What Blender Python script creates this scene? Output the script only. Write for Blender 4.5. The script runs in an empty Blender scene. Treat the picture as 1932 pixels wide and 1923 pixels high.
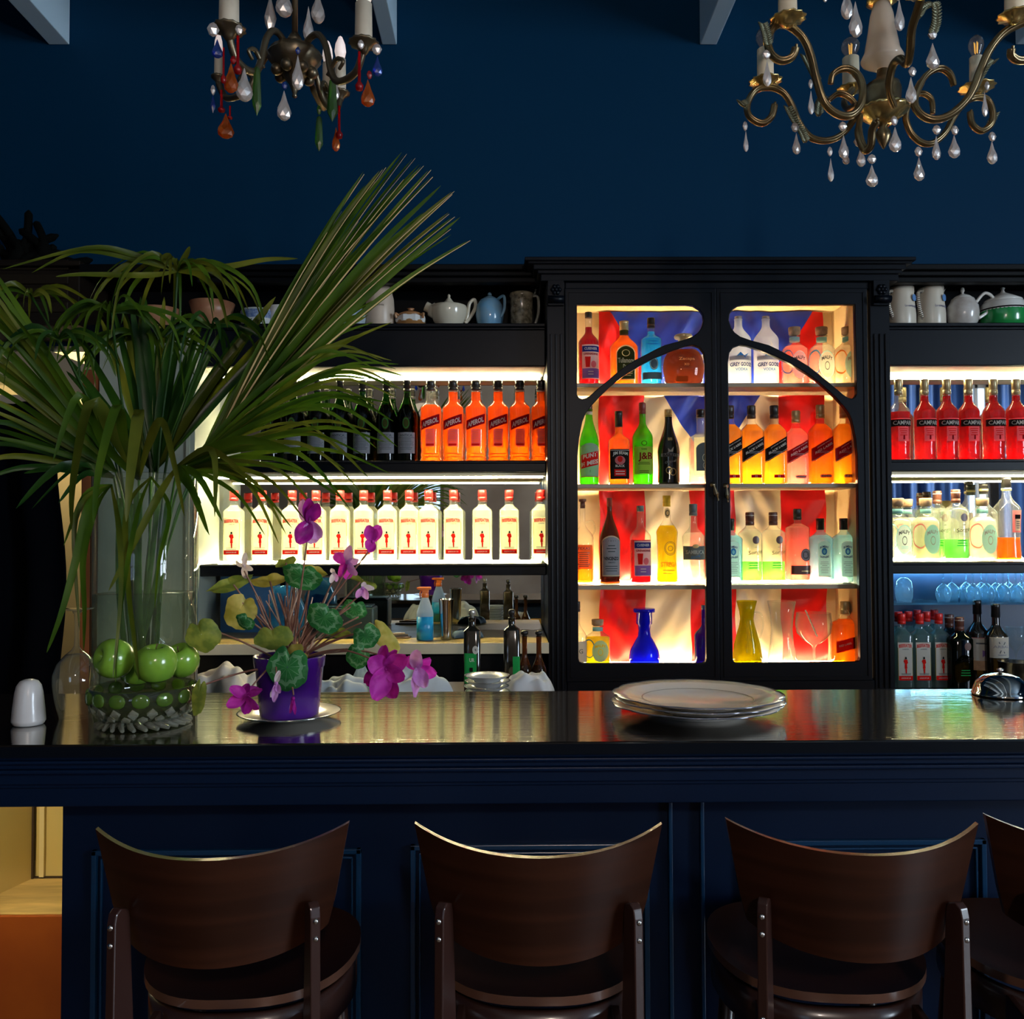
import bpy, math, random
from mathutils import Vector, Matrix, Euler
random.seed(7)
PI = math.pi
SC = bpy.context.scene
COL = SC.collection
# ---------------------------------------------------------------- camera
F = 1700.0
CX, CY = 966.0, 961.5
CAMZ = 1.478
cam_d = bpy.data.cameras.new('camera'); cam = bpy.data.objects.new('camera', cam_d); COL.objects.link(cam)
cam_d.sensor_fit = 'HORIZONTAL'; cam_d.sensor_width = 36.0; cam_d.lens = 36.0*F/1932.0
cam_d.clip_start = 0.05; cam_d.clip_end = 60
RM = (Matrix.Rotation(math.radians(-0.6), 4, 'Z') @ Matrix.Rotation(math.radians(90+1.6), 4, 'X') @ Matrix.Rotation(math.radians(-0.2), 4, 'Z'))
cam.matrix_world = Matrix.Translation((0, 0, CAMZ)) @ RM
SC.camera = cam
# ---------------------------------------------------------------- world, exposure
w = bpy.data.worlds.new('world'); SC.world = w; w.use_nodes = True
w.node_tree.nodes['Background'].inputs[0].default_value = (0.10, 0.20, 0.36, 1)
w.node_tree.nodes['Background'].inputs[1].default_value = 0.12
SC.view_settings.view_transform = 'Standard'; SC.view_settings.look = 'None'
SC.view_settings.exposure = 0.4; SC.view_settings.gamma = 1.0; SC.view_settings.use_curve_mapping = False
SC.cycles.transparent_max_bounces = 40; SC.cycles.max_bounces = 10; SC.cycles.glossy_bounces = 5
SC.cycles.transmission_bounces = 8; SC.cycles.diffuse_bounces = 3
SC.cycles.caustics_reflective = False; SC.cycles.caustics_refractive = False
SC.cycles.sample_clamp_indirect = 3.0
# strengths of the shelf lights, the windows and the added fill globe
LED_WING, LED_CAB, WINDOW_E, FILL_E = 340.0, 225.0, 22.0, 250.0

def P(px, py, d):
    """world point at depth plane y = d seen at photo pixel (px, py)"""
    v = RM.to_3x3() @ Vector(((px-CX)/F, -(py-CY)/F, -1.0))
    t = d / v.y
    return Vector((v.x*t, d, CAMZ+v.z*t))
def S(n, d): return n*d/F

# ---------------------------------------------------------------- materials
MATS = {}
def nt(name):
    m = bpy.data.materials.new(name); m.use_nodes = True
    t = m.node_tree; t.nodes.clear()
    o = t.nodes.new('ShaderNodeOutputMaterial'); MATS[name] = m
    return m, t, o
def c4(c): return (c[0], c[1], c[2], 1.0)
def mat(name, col, rough=0.5, metal=0.0, coat=0.0, bump=None, var=None, grain=None, emit=0.0, sheen=0.0, spec=0.5):
    if name in MATS: return MATS[name]
    m, t, o = nt(name)
    b = t.nodes.new('ShaderNodeBsdfPrincipled'); t.links.new(b.outputs[0], o.inputs[0])
    b.inputs['Base Color'].default_value = c4(col); b.inputs['Roughness'].default_value = rough
    b.inputs['Metallic'].default_value = metal; b.inputs['Coat Weight'].default_value = coat
    b.inputs['Coat Roughness'].default_value = 0.08; b.inputs['Specular IOR Level'].default_value = spec
    if sheen: b.inputs['Sheen Weight'].default_value = sheen
    if emit:
        b.inputs['Emission Color'].default_value = c4(col); b.inputs['Emission Strength'].default_value = emit
    if var or grain or bump:
        tc = t.nodes.new('ShaderNodeTexCoord'); mp = t.nodes.new('ShaderNodeMapping')
        t.links.new(tc.outputs['Object'], mp.inputs[0])
        n = t.nodes.new('ShaderNodeTexNoise'); t.links.new(mp.outputs[0], n.inputs['Vector'])
        n.inputs['Detail'].default_value = 6
        if grain:
            mp.inputs['Scale'].default_value = grain; n.inputs['Scale'].default_value = 1.0
            n.inputs['Distortion'].default_value = 0.6
        else:
            n.inputs['Scale'].default_value = (var or bump)[0]
        if var or grain:
            r = t.nodes.new('ShaderNodeValToRGB')
            c2 = var[1] if var else [x*0.55 for x in col]
            r.color_ramp.elements[0].color = c4(c2); r.color_ramp.elements[1].color = c4(col)
            r.color_ramp.elements[0].position = 0.35; r.color_ramp.elements[1].position = 0.68
            t.links.new(n.outputs['Fac'], r.inputs[0]); t.links.new(r.outputs[0], b.inputs['Base Color'])
        if bump:
            bp = t.nodes.new('ShaderNodeBump'); bp.inputs['Strength'].default_value = bump[1]
            bp.inputs['Distance'].default_value = bump[2] if len(bump) > 2 else 0.002
            t.links.new(n.outputs['Fac'], bp.inputs['Height']); t.links.new(bp.outputs[0], b.inputs['Normal'])
    return m
def thin(name, tint, tr=0.0, trcol=None, gloss=1.0, rough=0.03, diff=0.3, edge=0.0):
    """thin-walled glass or liquid: tinted see-through, a share that scatters light, sharp reflections at grazing angles"""
    if name in MATS: return MATS[name]
    m, t, o = nt(name)
    a = t.nodes.new('ShaderNodeBsdfTransparent'); a.inputs[0].default_value = c4(tint)
    fw_ = t.nodes.new('ShaderNodeLayerWeight'); fw_.inputs['Blend'].default_value = 0.25
    pw = t.nodes.new('ShaderNodeMath'); pw.operation = 'POWER'; pw.inputs[1].default_value = 2.0; t.links.new(fw_.outputs['Facing'], pw.inputs[0])
    if gloss > 0:   # a longer way through the glass at its edges
        cm = t.nodes.new('ShaderNodeMix'); cm.data_type = 'RGBA'; t.links.new(pw.outputs[0], cm.inputs[0])
        cm.inputs[6].default_value = c4(tint); cm.inputs[7].default_value = c4([max(0, x**3*.35) for x in tint]); t.links.new(cm.outputs[2], a.inputs[0])
    cur = a
    if tr > 0:
        trc = trcol or tint
        s = t.nodes.new('ShaderNodeBsdfTranslucent'); s.inputs[0].default_value = c4(trc)
        d = t.nodes.new('ShaderNodeBsdfDiffuse'); d.inputs[0].default_value = c4(trc)
        mm = t.nodes.new('ShaderNodeMixShader'); mm.inputs[0].default_value = diff
        t.links.new(s.outputs[0], mm.inputs[1]); t.links.new(d.outputs[0], mm.inputs[2])
        mx = t.nodes.new('ShaderNodeMixShader'); mx.inputs[0].default_value = tr
        if edge:  # extra scatter at the rims imitates light refracted there
            ed = t.nodes.new('ShaderNodeMath'); ed.operation = 'MULTIPLY_ADD'; ed.inputs[1].default_value = edge; ed.inputs[2].default_value = tr; t.links.new(pw.outputs[0], ed.inputs[0]); t.links.new(ed.outputs[0], mx.inputs[0])
        t.links.new(a.outputs[0], mx.inputs[1]); t.links.new(mm.outputs[0], mx.inputs[2]); cur = mx
    if gloss > 0:
        g = t.nodes.new('ShaderNodeBsdfGlossy'); g.inputs['Roughness'].default_value = rough
        lw = t.nodes.new('ShaderNodeLayerWeight'); lw.inputs['Blend'].default_value = 0.28
        mu = t.nodes.new('ShaderNodeMath'); mu.operation = 'MULTIPLY'; mu.inputs[1].default_value = gloss
        ge = t.nodes.new('ShaderNodeNewGeometry'); m1 = t.nodes.new('ShaderNodeMath'); m1.operation = 'SUBTRACT'; m1.inputs[0].default_value = 1.0
        t.links.new(ge.outputs['Backfacing'], m1.inputs[1]); m2 = t.nodes.new('ShaderNodeMath'); m2.operation = 'MULTIPLY'
        t.links.new(lw.outputs['Fresnel'], m2.inputs[0]); t.links.new(m1.outputs[0], m2.inputs[1]); t.links.new(m2.outputs[0], mu.inputs[0])
        mx = t.nodes.new('ShaderNodeMixShader'); t.links.new(mu.outputs[0], mx.inputs[0])
        t.links.new(cur.outputs[0], mx.inputs[1]); t.links.new(g.outputs[0], mx.inputs[2]); cur = mx
    t.links.new(cur.outputs[0], o.inputs[0])
    return m
def paper(name, col, tr=0.5):
    if name in MATS: return MATS[name]
    m, t, o = nt(name)
    d = t.nodes.new('ShaderNodeBsdfDiffuse'); d.inputs[0].default_value = c4(col)
    s = t.nodes.new('ShaderNodeBsdfTranslucent'); s.inputs[0].default_value = c4(col)
    mx = t.nodes.new('ShaderNodeMixShader'); mx.inputs[0].default_value = tr
    t.links.new(d.outputs[0], mx.inputs[1]); t.links.new(s.outputs[0], mx.inputs[2]); t.links.new(mx.outputs[0], o.inputs[0])
    return m
def realglass(name, col, rough=0.0, ior=1.5, diff=0.0, dcol=(0.9, 0.85, 0.8), shine=0.0):
    if name in MATS: return MATS[name]
    m, t, o = nt(name)
    g = t.nodes.new('ShaderNodeBsdfGlass'); g.inputs['Color'].default_value = c4(col)
    g.inputs['Roughness'].default_value = rough; g.inputs['IOR'].default_value = ior
    cur = g
    def mixin(a, b, f):
        mx = t.nodes.new('ShaderNodeMixShader'); mx.inputs[0].default_value = f
        t.links.new(a.outputs[0], mx.inputs[1]); t.links.new(b.outputs[0], mx.inputs[2]); return mx
    if diff:
        d = t.nodes.new('ShaderNodeBsdfDiffuse'); d.inputs[0].default_value = c4(dcol)
        s = t.nodes.new('ShaderNodeBsdfTranslucent'); s.inputs[0].default_value = c4(dcol)
        cur = mixin(g, mixin(d, s, .5), diff)
    if shine:
        gl = t.nodes.new('ShaderNodeBsdfGlossy'); gl.inputs['Roughness'].default_value = .32; gl.inputs[0].default_value = (1, .96, .93, 1)
        cur = mixin(cur, gl, shine)
    t.links.new(cur.outputs[0], o.inputs[0])
    return m
def glow(name, col, e):
    if name in MATS: return MATS[name]
    m, t, o = nt(name)
    s = t.nodes.new('ShaderNodeEmission'); s.inputs[0].default_value = c4(col); s.inputs[1].default_value = e
    t.links.new(s.outputs[0], o.inputs[0]); return m

# ---------------------------------------------------------------- mesh builder
def catmull(pts, n=8):
    pts = [Vector(p) for p in pts]
    if len(pts) < 3: 
        return [pts[0].lerp(pts[-1], i/n) for i in range(n+1)]
    out = []
    for i in range(len(pts)-1):
        p0 = pts[max(i-1, 0)]; p1 = pts[i]; p2 = pts[i+1]; p3 = pts[min(i+2, len(pts)-1)]
        for k in range(n):
            t = k/n
            out.append(0.5*((2*p1)+(p2-p0)*t+(2*p0-5*p1+4*p2-p3)*t*t+(3*p1-p0-3*p2+p3)*t**3))
    out.append(pts[-1]); return out
class MB:
    def __init__(s): s.v = []; s.f = []; s.m = []; s.s = []; s.uv = {}
    def add(s, vs, fs, mi=0, sm=True, M=None):
        o = len(s.v)
        for p in vs:
            p = Vector(p); s.v.append(M @ p if M else p)
        for f in fs: s.f.append([i+o for i in f]); s.m.append(mi); s.s.append(sm)
        return s
    def box(s, a, b, mi=0, M=None):
        x0, y0, z0 = [min(a[i], b[i]) for i in range(3)]; x1, y1, z1 = [max(a[i], b[i]) for i in range(3)]
        vs = [(x0,y0,z0),(x1,y0,z0),(x1,y1,z0),(x0,y1,z0),(x0,y0,z1),(x1,y0,z1),(x1,y1,z1),(x0,y1,z1)]
        return s.add(vs, [(3,2,1,0),(4,5,6,7),(0,1,5,4),(1,2,6,5),(2,3,7,6),(3,0,4,7)], mi, False, M)
    def lathe(s, prof, seg=32, c=(0,0,0), n=2.0, sx=1, sy=1, mi=0, sm=True, M=None, cap=True, wob=None):
        vs = []; fs = []
        for p in prof:
            r, z = p[0], p[1]; nn = p[2] if len(p) > 2 else n
            for k in range(seg):
                a = 2*PI*k/seg + (PI/seg if seg <= 8 else 0); ca, sa = math.cos(a), math.sin(a)
                q = (abs(ca)**nn + abs(sa)**nn)**(-1/nn)
                if wob: q *= wob(a, z)
                vs.append((c[0]+r*q*ca*sx, c[1]+r*q*sa*sy, c[2]+z))
        for i in range(len(prof)-1):
            for k in range(seg):
                k2 = (k+1) % seg
                fs.append((i*seg+k, i*seg+k2, (i+1)*seg+k2, (i+1)*seg+k))
        if cap:
            fs.append(tuple(reversed(range(seg)))); b = (len(prof)-1)*seg; fs.append(tuple(range(b, b+seg)))
        return s.add(vs, fs, mi, sm, M)
    def tube(s, pts, r, seg=8, mi=0, sm=True, flat=1.0, closed_ends=True):
        pts = [Vector(p) for p in pts]; n = len(pts); vs = []; fs = []
        rs = r if isinstance(r, (list, tuple)) else [r]*n
        t0 = (pts[1]-pts[0]).normalized(); up = Vector((0,1,0)) if abs(t0.y) < 0.9 else Vector((0,0,1))
        nrm = (up - t0*up.dot(t0)).normalized()
        for i in range(n):
            t = (pts[min(i+1, n-1)]-pts[max(i-1, 0)]).normalized()
            nrm = (nrm - t*nrm.dot(t)); nrm = nrm.normalized() if nrm.length > 1e-6 else Vector((1,0,0))
            bn = t.cross(nrm)
            ri = rs[int(i*(len(rs)-1)/(n-1))] if len(rs) != n else rs[i]
            for k in range(seg):
                a = 2*PI*k/seg; vs.append(pts[i]+nrm*math.cos(a)*ri+bn*math.sin(a)*ri*flat)
        for i in range(n-1):
            for k in range(seg):
                k2 = (k+1) % seg; fs.append((i*seg+k, i*seg+k2, (i+1)*seg+k2, (i+1)*seg+k))
        if closed_ends: fs.append(tuple(reversed(range(seg)))); fs.append(tuple(range((n-1)*seg, n*seg)))
        return s.add(vs, fs, mi, sm)
    def grid(s, fn, nu, nv, mi=0, sm=True, M=None, thick=None, uv=False):
        vs = []; fs = []; o = len(s.v)
        for j in range(nv+1):
            for i in range(nu+1): vs.append(fn(i/nu, j/nv))
        for j in range(nv):
            for i in range(nu):
                a = j*(nu+1)+i; fs.append((a, a+1, a+nu+2, a+nu+1))
        if uv:
            for j in range(nv+1):
                for i in range(nu+1): s.uv[o+j*(nu+1)+i] = (i/nu, j/nv)
        return s.add(vs, fs, mi, sm, M)
    def ball(s, c, r, seg=12, rings=8, sx=1, sy=1, sz=1, mi=0, sm=True):
        return s.lathe([(max(1e-4, r*math.sin(PI*i/rings)), -r*sz*math.cos(PI*i/rings)) for i in range(rings+1)], seg, c, sx=sx, sy=sy, mi=mi, sm=sm)
    def build(s, name, mats, parent=None, off=None, bevel=0, solid=0, sub=0):
        me = bpy.data.meshes.new(name); L = Vector(off) if off is not None else None
        me.from_pydata([tuple(p-L) if L is not None else tuple(p) for p in s.v], [], s.f)
        if not isinstance(mats, (list, tuple)): mats = [mats]
        for m in mats: me.materials.append(m)
        me.polygons.foreach_set('material_index', s.m); me.polygons.foreach_set('use_smooth', s.s)
        if s.uv:
            ul = me.uv_layers.new(name='UVMap')
            for lp in me.loops: ul.data[lp.index].uv = s.uv.get(lp.vertex_index, (0, 0))
        me.update()
        o = bpy.data.objects.new(name, me); COL.objects.link(o)
        if parent: o.parent = parent
        if solid:
            md = o.modifiers.new('solid', 'SOLIDIFY'); md.thickness = solid; md.offset = 0
        if bevel:
            md = o.modifiers.new('bevel', 'BEVEL'); md.width = bevel; md.segments = 2; md.limit_method = 'ANGLE'
        if sub:
            md = o.modifiers.new('sub', 'SUBSURF'); md.levels = sub; md.render_levels = sub
        return o
def tag(o, label=None, cat=None, group=None, kind=None):
    if label: o['label'] = label
    if cat: o['category'] = cat
    if group: o['group'] = group
    if kind: o['kind'] = kind
    return o
def thing(name, label, cat, loc=(0,0,0), rotz=0, group=None):
    o = bpy.data.objects.new(name, None); COL.objects.link(o); o.location = loc; o.rotation_euler = (0,0,rotz)
    o.empty_display_size = 0.02
    return tag(o, label, cat, group)
def kids(o): return [c for c in bpy.data.objects if c.parent == o]
def dup(root, loc, rotz=None, label=None, group=None):
    def cp(o, par):
        c = o.copy(); COL.objects.link(c)
        if par: c.parent = par
        for k in TREE.get(o.name, []): cp(k, c)
        return c
    if root.name not in TREE: index_tree(root)
    r = cp(root, None); r.location = loc
    if rotz is not None: r.rotation_euler = (0,0,rotz)
    if label: r['label'] = label
    if group: r['group'] = group
    return r
TREE = {}
def index_tree(root):
    TREE[root.name] = kids(root)
    for k in TREE[root.name]: index_tree(k)
def struct(o): o['kind'] = 'structure'; return o
_TX = {}
def text2d(body, bold=0.0):
    """2-D outline of a word as (verts, faces), unit height about the centre, from the built-in font"""
    k = (body, bold)
    if k in _TX: return _TX[k]
    cu = bpy.data.curves.new('lettering', 'FONT'); cu.body = body; cu.size = 1.0; cu.align_x = 'CENTER'; cu.resolution_u = 2
    cu.offset = bold
    ob = bpy.data.objects.new('lettering', cu); COL.objects.link(ob)
    bpy.context.view_layer.update()
    ev = ob.evaluated_get(bpy.context.evaluated_depsgraph_get()); me = ev.to_mesh()
    vs = [(v.co.x, v.co.y) for v in me.vertices]; fs = [tuple(p.vertices) for p in me.polygons]
    ev.to_mesh_clear(); bpy.data.objects.remove(ob); bpy.data.curves.remove(cu)
    xs = [v[0] for v in vs]; ys = [v[1] for v in vs]
    cx, cy = (min(xs)+max(xs))/2, (min(ys)+max(ys))/2; h = max(ys)-min(ys); w_ = (max(xs)-min(xs))/h/2
    vs = [((x-cx)/h, (y-cy)/h) for x, y in vs]
    _TX[k] = (vs, fs, w_); return _TX[k]
def poly_extrude(name, loops, y, thick, m, bevel=0.0, parent=None, off=None):
    """flat board in the XZ plane at depth y (front face) with holes; loops = list of [(x,z)...], first the outline"""
    cu = bpy.data.curves.new('outline', 'CURVE'); cu.dimensions = '2D'; cu.fill_mode = 'BOTH'
    cu.extrude = thick/2-bevel; cu.bevel_depth = bevel; cu.bevel_resolution = 2
    for lp in loops:
        sp = cu.splines.new('POLY'); sp.points.add(len(lp)-1)
        for i, (x, z) in enumerate(lp): sp.points[i].co = (x, z, 0, 1)
        sp.use_cyclic_u = True
    ob = bpy.data.objects.new('outline', cu); COL.objects.link(ob); bpy.context.view_layer.update()
    ev = ob.evaluated_get(bpy.context.evaluated_depsgraph_get()); me = ev.to_mesh()
    mb = MB()
    mb.add([(v.co.x, y+thick/2-v.co.z, v.co.y) for v in me.vertices], [tuple(p.vertices) for p in me.polygons], 0, False)
    ev.to_mesh_clear(); bpy.data.objects.remove(ob); bpy.data.curves.remove(cu)
    return mb.build(name, m, parent, off)

# shared materials
M_navy = mat('navy_paint', (0.0003, 0.027, 0.070), 0.6, bump=(60, 0.15), spec=0.08)
M_black = mat('black_navy_lacquer', (0.0015, 0.003, 0.006), 0.36, bump=(30, 0.05), spec=.15)
M_blackmat = mat('black_paint', (0.0015, 0.002, 0.003), 0.5, spec=.12)
M_counter_body = mat('dark_blue_gloss', (0.0006, 0.007, 0.026), 0.4, bump=(25, 0.08), spec=.2)
M_cream = mat('cream_board', (0.78, 0.62, 0.36), 0.6, var=(3, (0.70, 0.53, 0.29)))
M_beam = mat('grey_blue_beam_paint', (0.60, 0.80, 0.93), 0.5, bump=(20, 0.1))
M_ledw = glow('led_warm', (1.0, 0.86, 0.48), LED_WING)
M_ledt = glow('led_top', (1.0, 0.86, 0.50), LED_WING*.25)
M_ledc = glow('led_cabinet', (1.0, 0.74, 0.38), LED_CAB)
M_mirror = mat('mirror_silver', (0.62, 0.64, 0.62), 0.015, 1.0)
M_edge = mat('shelf_grey_edge', (0.32, 0.25, 0.18), 0.35)
M_clear = thin('clear_glass', (0.97, 0.98, 0.97), 0.05, (0.95, 0.95, 0.88), 1.2, edge=.25)
M_chrome = mat('chrome', (0.75, 0.74, 0.72), 0.12, 1.0)
M_white = mat('white_glaze', (0.72, 0.72, 0.68), 0.18, coat=0.4)
# ================================================================ STRUCTURE
YM, YS, YC, YW = 3.72, 3.49, 3.40, 3.80
struct(MB().box((-4.5, -4.2, -0.06), (9.0, 4.9, 0)).build('floor', mat('floor_boards', (0.16, 0.09, 0.05), 0.35, grain=(2, 14, 2))))
struct(MB().box((-1.60, YW, 0), (9.0, YW+0.12, 4.3)).build('wall_back', M_navy))
struct(MB().box((-4.5, YW, 2.28), (-1.60, YW+0.12, 4.3)).build('wall_back_left', M_navy))
struct(MB().box((-4.5, -4.2, 4.3), (9.0, 4.9, 4.4)).build('ceiling', mat('ceiling_paint', (0.10, 0.16, 0.22), 0.7)))
struct(MB().box((-4.6, -4.2, 0), (-4.5, 4.9, 4.3)).build('wall_left', M_navy))
struct(MB().box((6.7, -1.2, 0), (6.8, 4.9, 4.3)).box((6.7, -4.2, 0), (6.8, -1.2, .9)).box((6.7, -4.2, 3.4), (6.8, -1.2, 4.3)).box((6.7, -4.2, .9), (6.8, -3.6, 3.4)).build('wall_right', M_navy))
wn = bpy.data.objects.new('window_3', None); COL.objects.link(wn); struct(wn)
MB().box((6.74, -3.6, .9), (6.78, -3.54, 3.4)).box((6.74, -1.26, .9), (6.78, -1.2, 3.4)).box((6.74, -2.43, .9), (6.78, -2.37, 3.4)).box((6.74, -3.54, .9), (6.78, -1.26, .96)).box((6.74, -3.54, 3.34), (6.78, -1.26, 3.4)).box((6.74, -3.54, 2.1), (6.78, -1.26, 2.16)).build('window_frame', mat('window_frame_dark', (0.10, 0.07, 0.05), 0.5), wn)
MB().box((6.79, -3.6, .9), (6.80, -1.2, 3.4)).build('window_pane', glow('daylight_side', (0.72, 0.86, 1.0), WINDOW_E), wn)
# wall behind the camera, seen in the mirrors, with two window openings
mst = mat('stone_wall', (0.28, 0.24, 0.20), 0.85, var=(1.6, (0.19, 0.15, 0.12)), bump=(9, 0.4, 0.01))
fw = MB()
wins = [(-1.75, -0.75, 1.0, 2.55), (5.95, 6.3, 0.9, 3.4)]
xs = [-4.5]
for a, b, c, d in wins:
    fw.box((xs[-1], -4.2, 0), (a, -4.08, 4.3)); fw.box((a, -4.2, 0), (b, -4.08, c)); fw.box((a, -4.2, d), (b, -4.08, 4.3)); xs.append(b)
fw.box((xs[-1], -4.2, 0), (9.0, -4.08, 4.3))
struct(fw.build('wall_front', mst))
for i, (a, b, c, d) in enumerate(wins):
    wn = bpy.data.objects.new('window_%d' % (i+1), None); COL.objects.link(wn); struct(wn)
    m = MB(); t = 0.05
    for q in ((a, c, b, c+t), (a, d-t, b, d), (a, c, a+t, d), (b-t, c, b, d), ((a+b)/2-.02, c, (a+b)/2+.02, d), (a, (c+d)/2-.02, b, (c+d)/2+.02)):
        m.box((q[0], -4.14, q[1]), (q[2], -4.09, q[3]))
    m.build('window_frame', mat('window_frame_dark', (0.10, 0.07, 0.05), 0.5), wn)
    e = [2.0, 4.0][i]
    MB().box((a, -4.165, c), (b, -4.16, d)).build('window_pane', glow('daylight_%d' % i, (0.55, 0.75, 1.0), e), wn)
pn_ = thing('fill_globe', 'added warm globe of fill light out of view behind the viewer', 'lamp', (0.42, -1.6, 2.5))  # unseen globe added to brighten the chandelier crystals and the fronts
MB().ball((0, 0, 0), .09, 24, 16).build('globe', glow('fill_glow', (1.0, 0.84, 0.74), FILL_E), pn_)
MB().tube([(0, 0, .09), (0, 0, 1.78)], .004, 8).build('cord', M_black, pn_)
# arched fanlight on the wall behind the camera (seen in the left mirror)
fl = thing('fanlight', 'cream semicircular fanlight with iron scrolls seen in the mirror behind the orange bottles', 'window', (-1.0, -4.06, 2.75))
MB().add([(0, 0, 0)]+[(0.42*math.cos(PI*k/20), 0, 0.42*math.sin(PI*k/20)) for k in range(21)], [(0, k+1, k+2) for k in range(20)], 0, False).build('pane', glow('fanlight_glow', (1.0, 0.8, 0.6), 0.55), fl, solid=0.01)
sc = MB()
for k in range(5):
    a = PI*(k+.5)/5; c = Vector((0.27*math.cos(a), 0.02, 0.27*math.sin(a)))
    sc.tube([c+Vector((0.1*math.cos(q*.45)*(1-q/22), 0, 0.1*math.sin(q*.45)*(1-q/22))) for q in range(20)], 0.008, 6)
    sc.tube([(0, 0.02, 0), (0.42*math.cos(a+.3), 0.02, 0.42*math.sin(a+.3))], 0.008, 6)
sc.build('scrollwork', M_blackmat, fl)
# curtains of the big windows behind the camera
mc = mat('blue_velvet', (0.010, 0.045, 0.15), 0.8, sheen=0.4)
for i, (x0, x1, lab) in enumerate(((3.9, 5.93, 'dark blue curtain left of the bright gap in the right mirror'), (6.32, 6.66, 'dark blue curtain right of the bright gap in the right mirror'))):
    g = MB(); g.grid(lambda u, v: (x0+(x1-x0)*u, -3.95+0.05*math.sin(u*(x1-x0)*26)+.02*math.sin(u*(x1-x0)*61), 0.1+3.6*v), 120, 6)
    tag(g.build('curtain', mc, solid=0.01), lab, 'curtain', 'curtains behind the camera')
# ceiling beams running towards the back wall
for i, (pl, pr) in enumerate(((93, 132), (721, 749), (1320, 1352), (1915, 1948))):
    a = P(pl, 85, YW); b = P(pr, 85, YW)
    struct(MB().box((a.x, -4.0, a.z), (b.x, YW-0.002, 4.29)).build('trim_%d' % (i+1), M_beam, bevel=0.004))
# left side: pilaster beside the shelving, door casing, cream wall, corridor
pz = P(0, 470, 3.4).z
a = P(186, 900, 3.42); b = P(367, 900, 3.42)
struct(MB().box((a.x, 3.42, 0), (b.x, YW-.002, P(300, 640, 3.42).z)).build('wall_partition', mat('grey_green_paint', (0.30, 0.33, 0.27), 0.55, var=(4, (0.22, 0.25, 0.21)))))
a = P(160, 900, 3.43); b = P(186, 900, 3.43)
struct(MB().box((a.x, 3.40, 0), (b.x-.002, YW, P(170, 700, 3.43).z)).build('trim_5', mat('orange_brown_wood', (0.26, 0.075, 0.02), 0.4, grain=(10, 10, 1.5)), bevel=0.004))
a = P(60, 900, 4.2)
struct(MB().box((-3.3, 4.6, 0), (-1.5, 4.7, 2.6)).build('wall_passage', mat('cream_wall', (0.66, 0.53, 0.29), 0.7)))
M_pass = mat('cream_soffit', (0.72, 0.68, 0.55), 0.6)
sof = MB()
q = [P(-60, 690, 3.9), P(70, 652, 3.9), P(168, 690, 3.9), P(168, 745, 3.9), P(100, 730, 3.9), P(-60, 716, 3.9)]
q2 = [P(-60, 745, 3.9), P(60, 745, 3.9), P(135, 790, 3.9), P(60, 800, 3.9), P(-60, 770, 3.9)]
for qq in (q, q2):
    n = len(qq); sof.add([p for p in qq]+[p+Vector((0, .1, 0)) for p in qq], [tuple(range(n)), tuple(reversed(range(n, 2*n)))]+[(i, n+i, n+(i+1) % n, (i+1) % n) for i in range(n)], 0, False)
struct(sof.build('trim_6', M_pass))
# dark curtain at the far left, with an uneven edge
def cur(u, v):
    zt = P(0, 760, 3.3).z; z = 0.15+(zt-0.15)*v
    py = 1009-(z-CAMZ)*F/3.3
    e = 108+10*math.sin(py*.013)+max(0, (py-1050))*0.03
    xr = P(e, 1000, 3.3).x; xl = -2.6
    return (xl+(xr-xl)*u, 3.3+.03*math.sin(u*40), z)
tag(MB().grid(cur, 80, 30).build('curtain', mat('black_cloth', (0.0006, 0.0009, 0.002), 0.95, spec=.03), solid=0.008), 'black curtain hanging at the far left behind the salt shaker', 'curtain')
# passage lamp that lights the cream wall
pl_ = thing('passage_lamp', 'warm wall lamp in the passage beyond the far left curtain', 'lamp', (-1.95, 4.30, 2.40))
MB().ball((0, 0, 0), 0.06, 16, 10).build('lamp_shade', glow('passage_glow', (1.0, 0.82, 0.48), 230.0), pl_)
MB().box((-.03, .05, -.03), (.03, .2995, .03)).build('base', M_chrome, pl_)
# low platform seen under the counter end at the far left
lp_ = thing('low_platform', 'low plywood platform with an orange brown front below the left counter end', 'platform', (-2.0, 2.7, 0))
zt = P(60, 1729, 2.65).z
MB().box((-2.4, 2.665, zt-.02), (-1.20, 3.1, zt)).build('top_board', mat('plywood', (0.70, 0.50, 0.20), 0.5, grain=(3, 18, 3)), lp_, (-2.0, 2.7, 0))
MB().box((-2.4, 2.65, 0), (-1.20, 2.664, zt)).build('front_panel', mat('orange_brown_panel', (0.36, 0.085, 0.012), 0.4, var=(5, (0.28, 0.06, 0.01))), lp_, (-2.0, 2.7, 0), bevel=.002)
zz = .93
mcr = mat('cream_panel', (0.66, 0.52, 0.20), 0.55)
pn = thing('corner_panel', 'cream panels meeting in a corner above the plywood platform under the counter', 'panel', (-1.8, 3.0, 0))
c1 = P(65, 1655, 2.95); c0 = P(-60, 1690, 2.75)
MB().add([(c0.x, c0.y-.1, zt), (c1.x-.004, c1.y, zt), (c1.x-.004, c1.y, zz), (c0.x, c0.y-.1, zz)], [(0, 1, 2, 3)], 0, False).build('side_panel', mcr, pn, (-1.8, 3.0, 0), solid=0.012)
MB().box((c1.x+.002, c1.y, zt), (c1.x+.5, c1.y+.012, zz)).build('rear_panel', mcr, pn, (-1.8, 3.0, 0))
MB().box((c1.x-.003, c1.y-.016, zt), (c1.x+.004, c1.y-.006, zz)).box((c1.x, c1.y-.012, zt), (c1.x+.5, c1.y-.001, zt+.004)).build('seam', mat('dark_seam', (.03, .015, .008), .7), pn, (-1.8, 3.0, 0))
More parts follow.
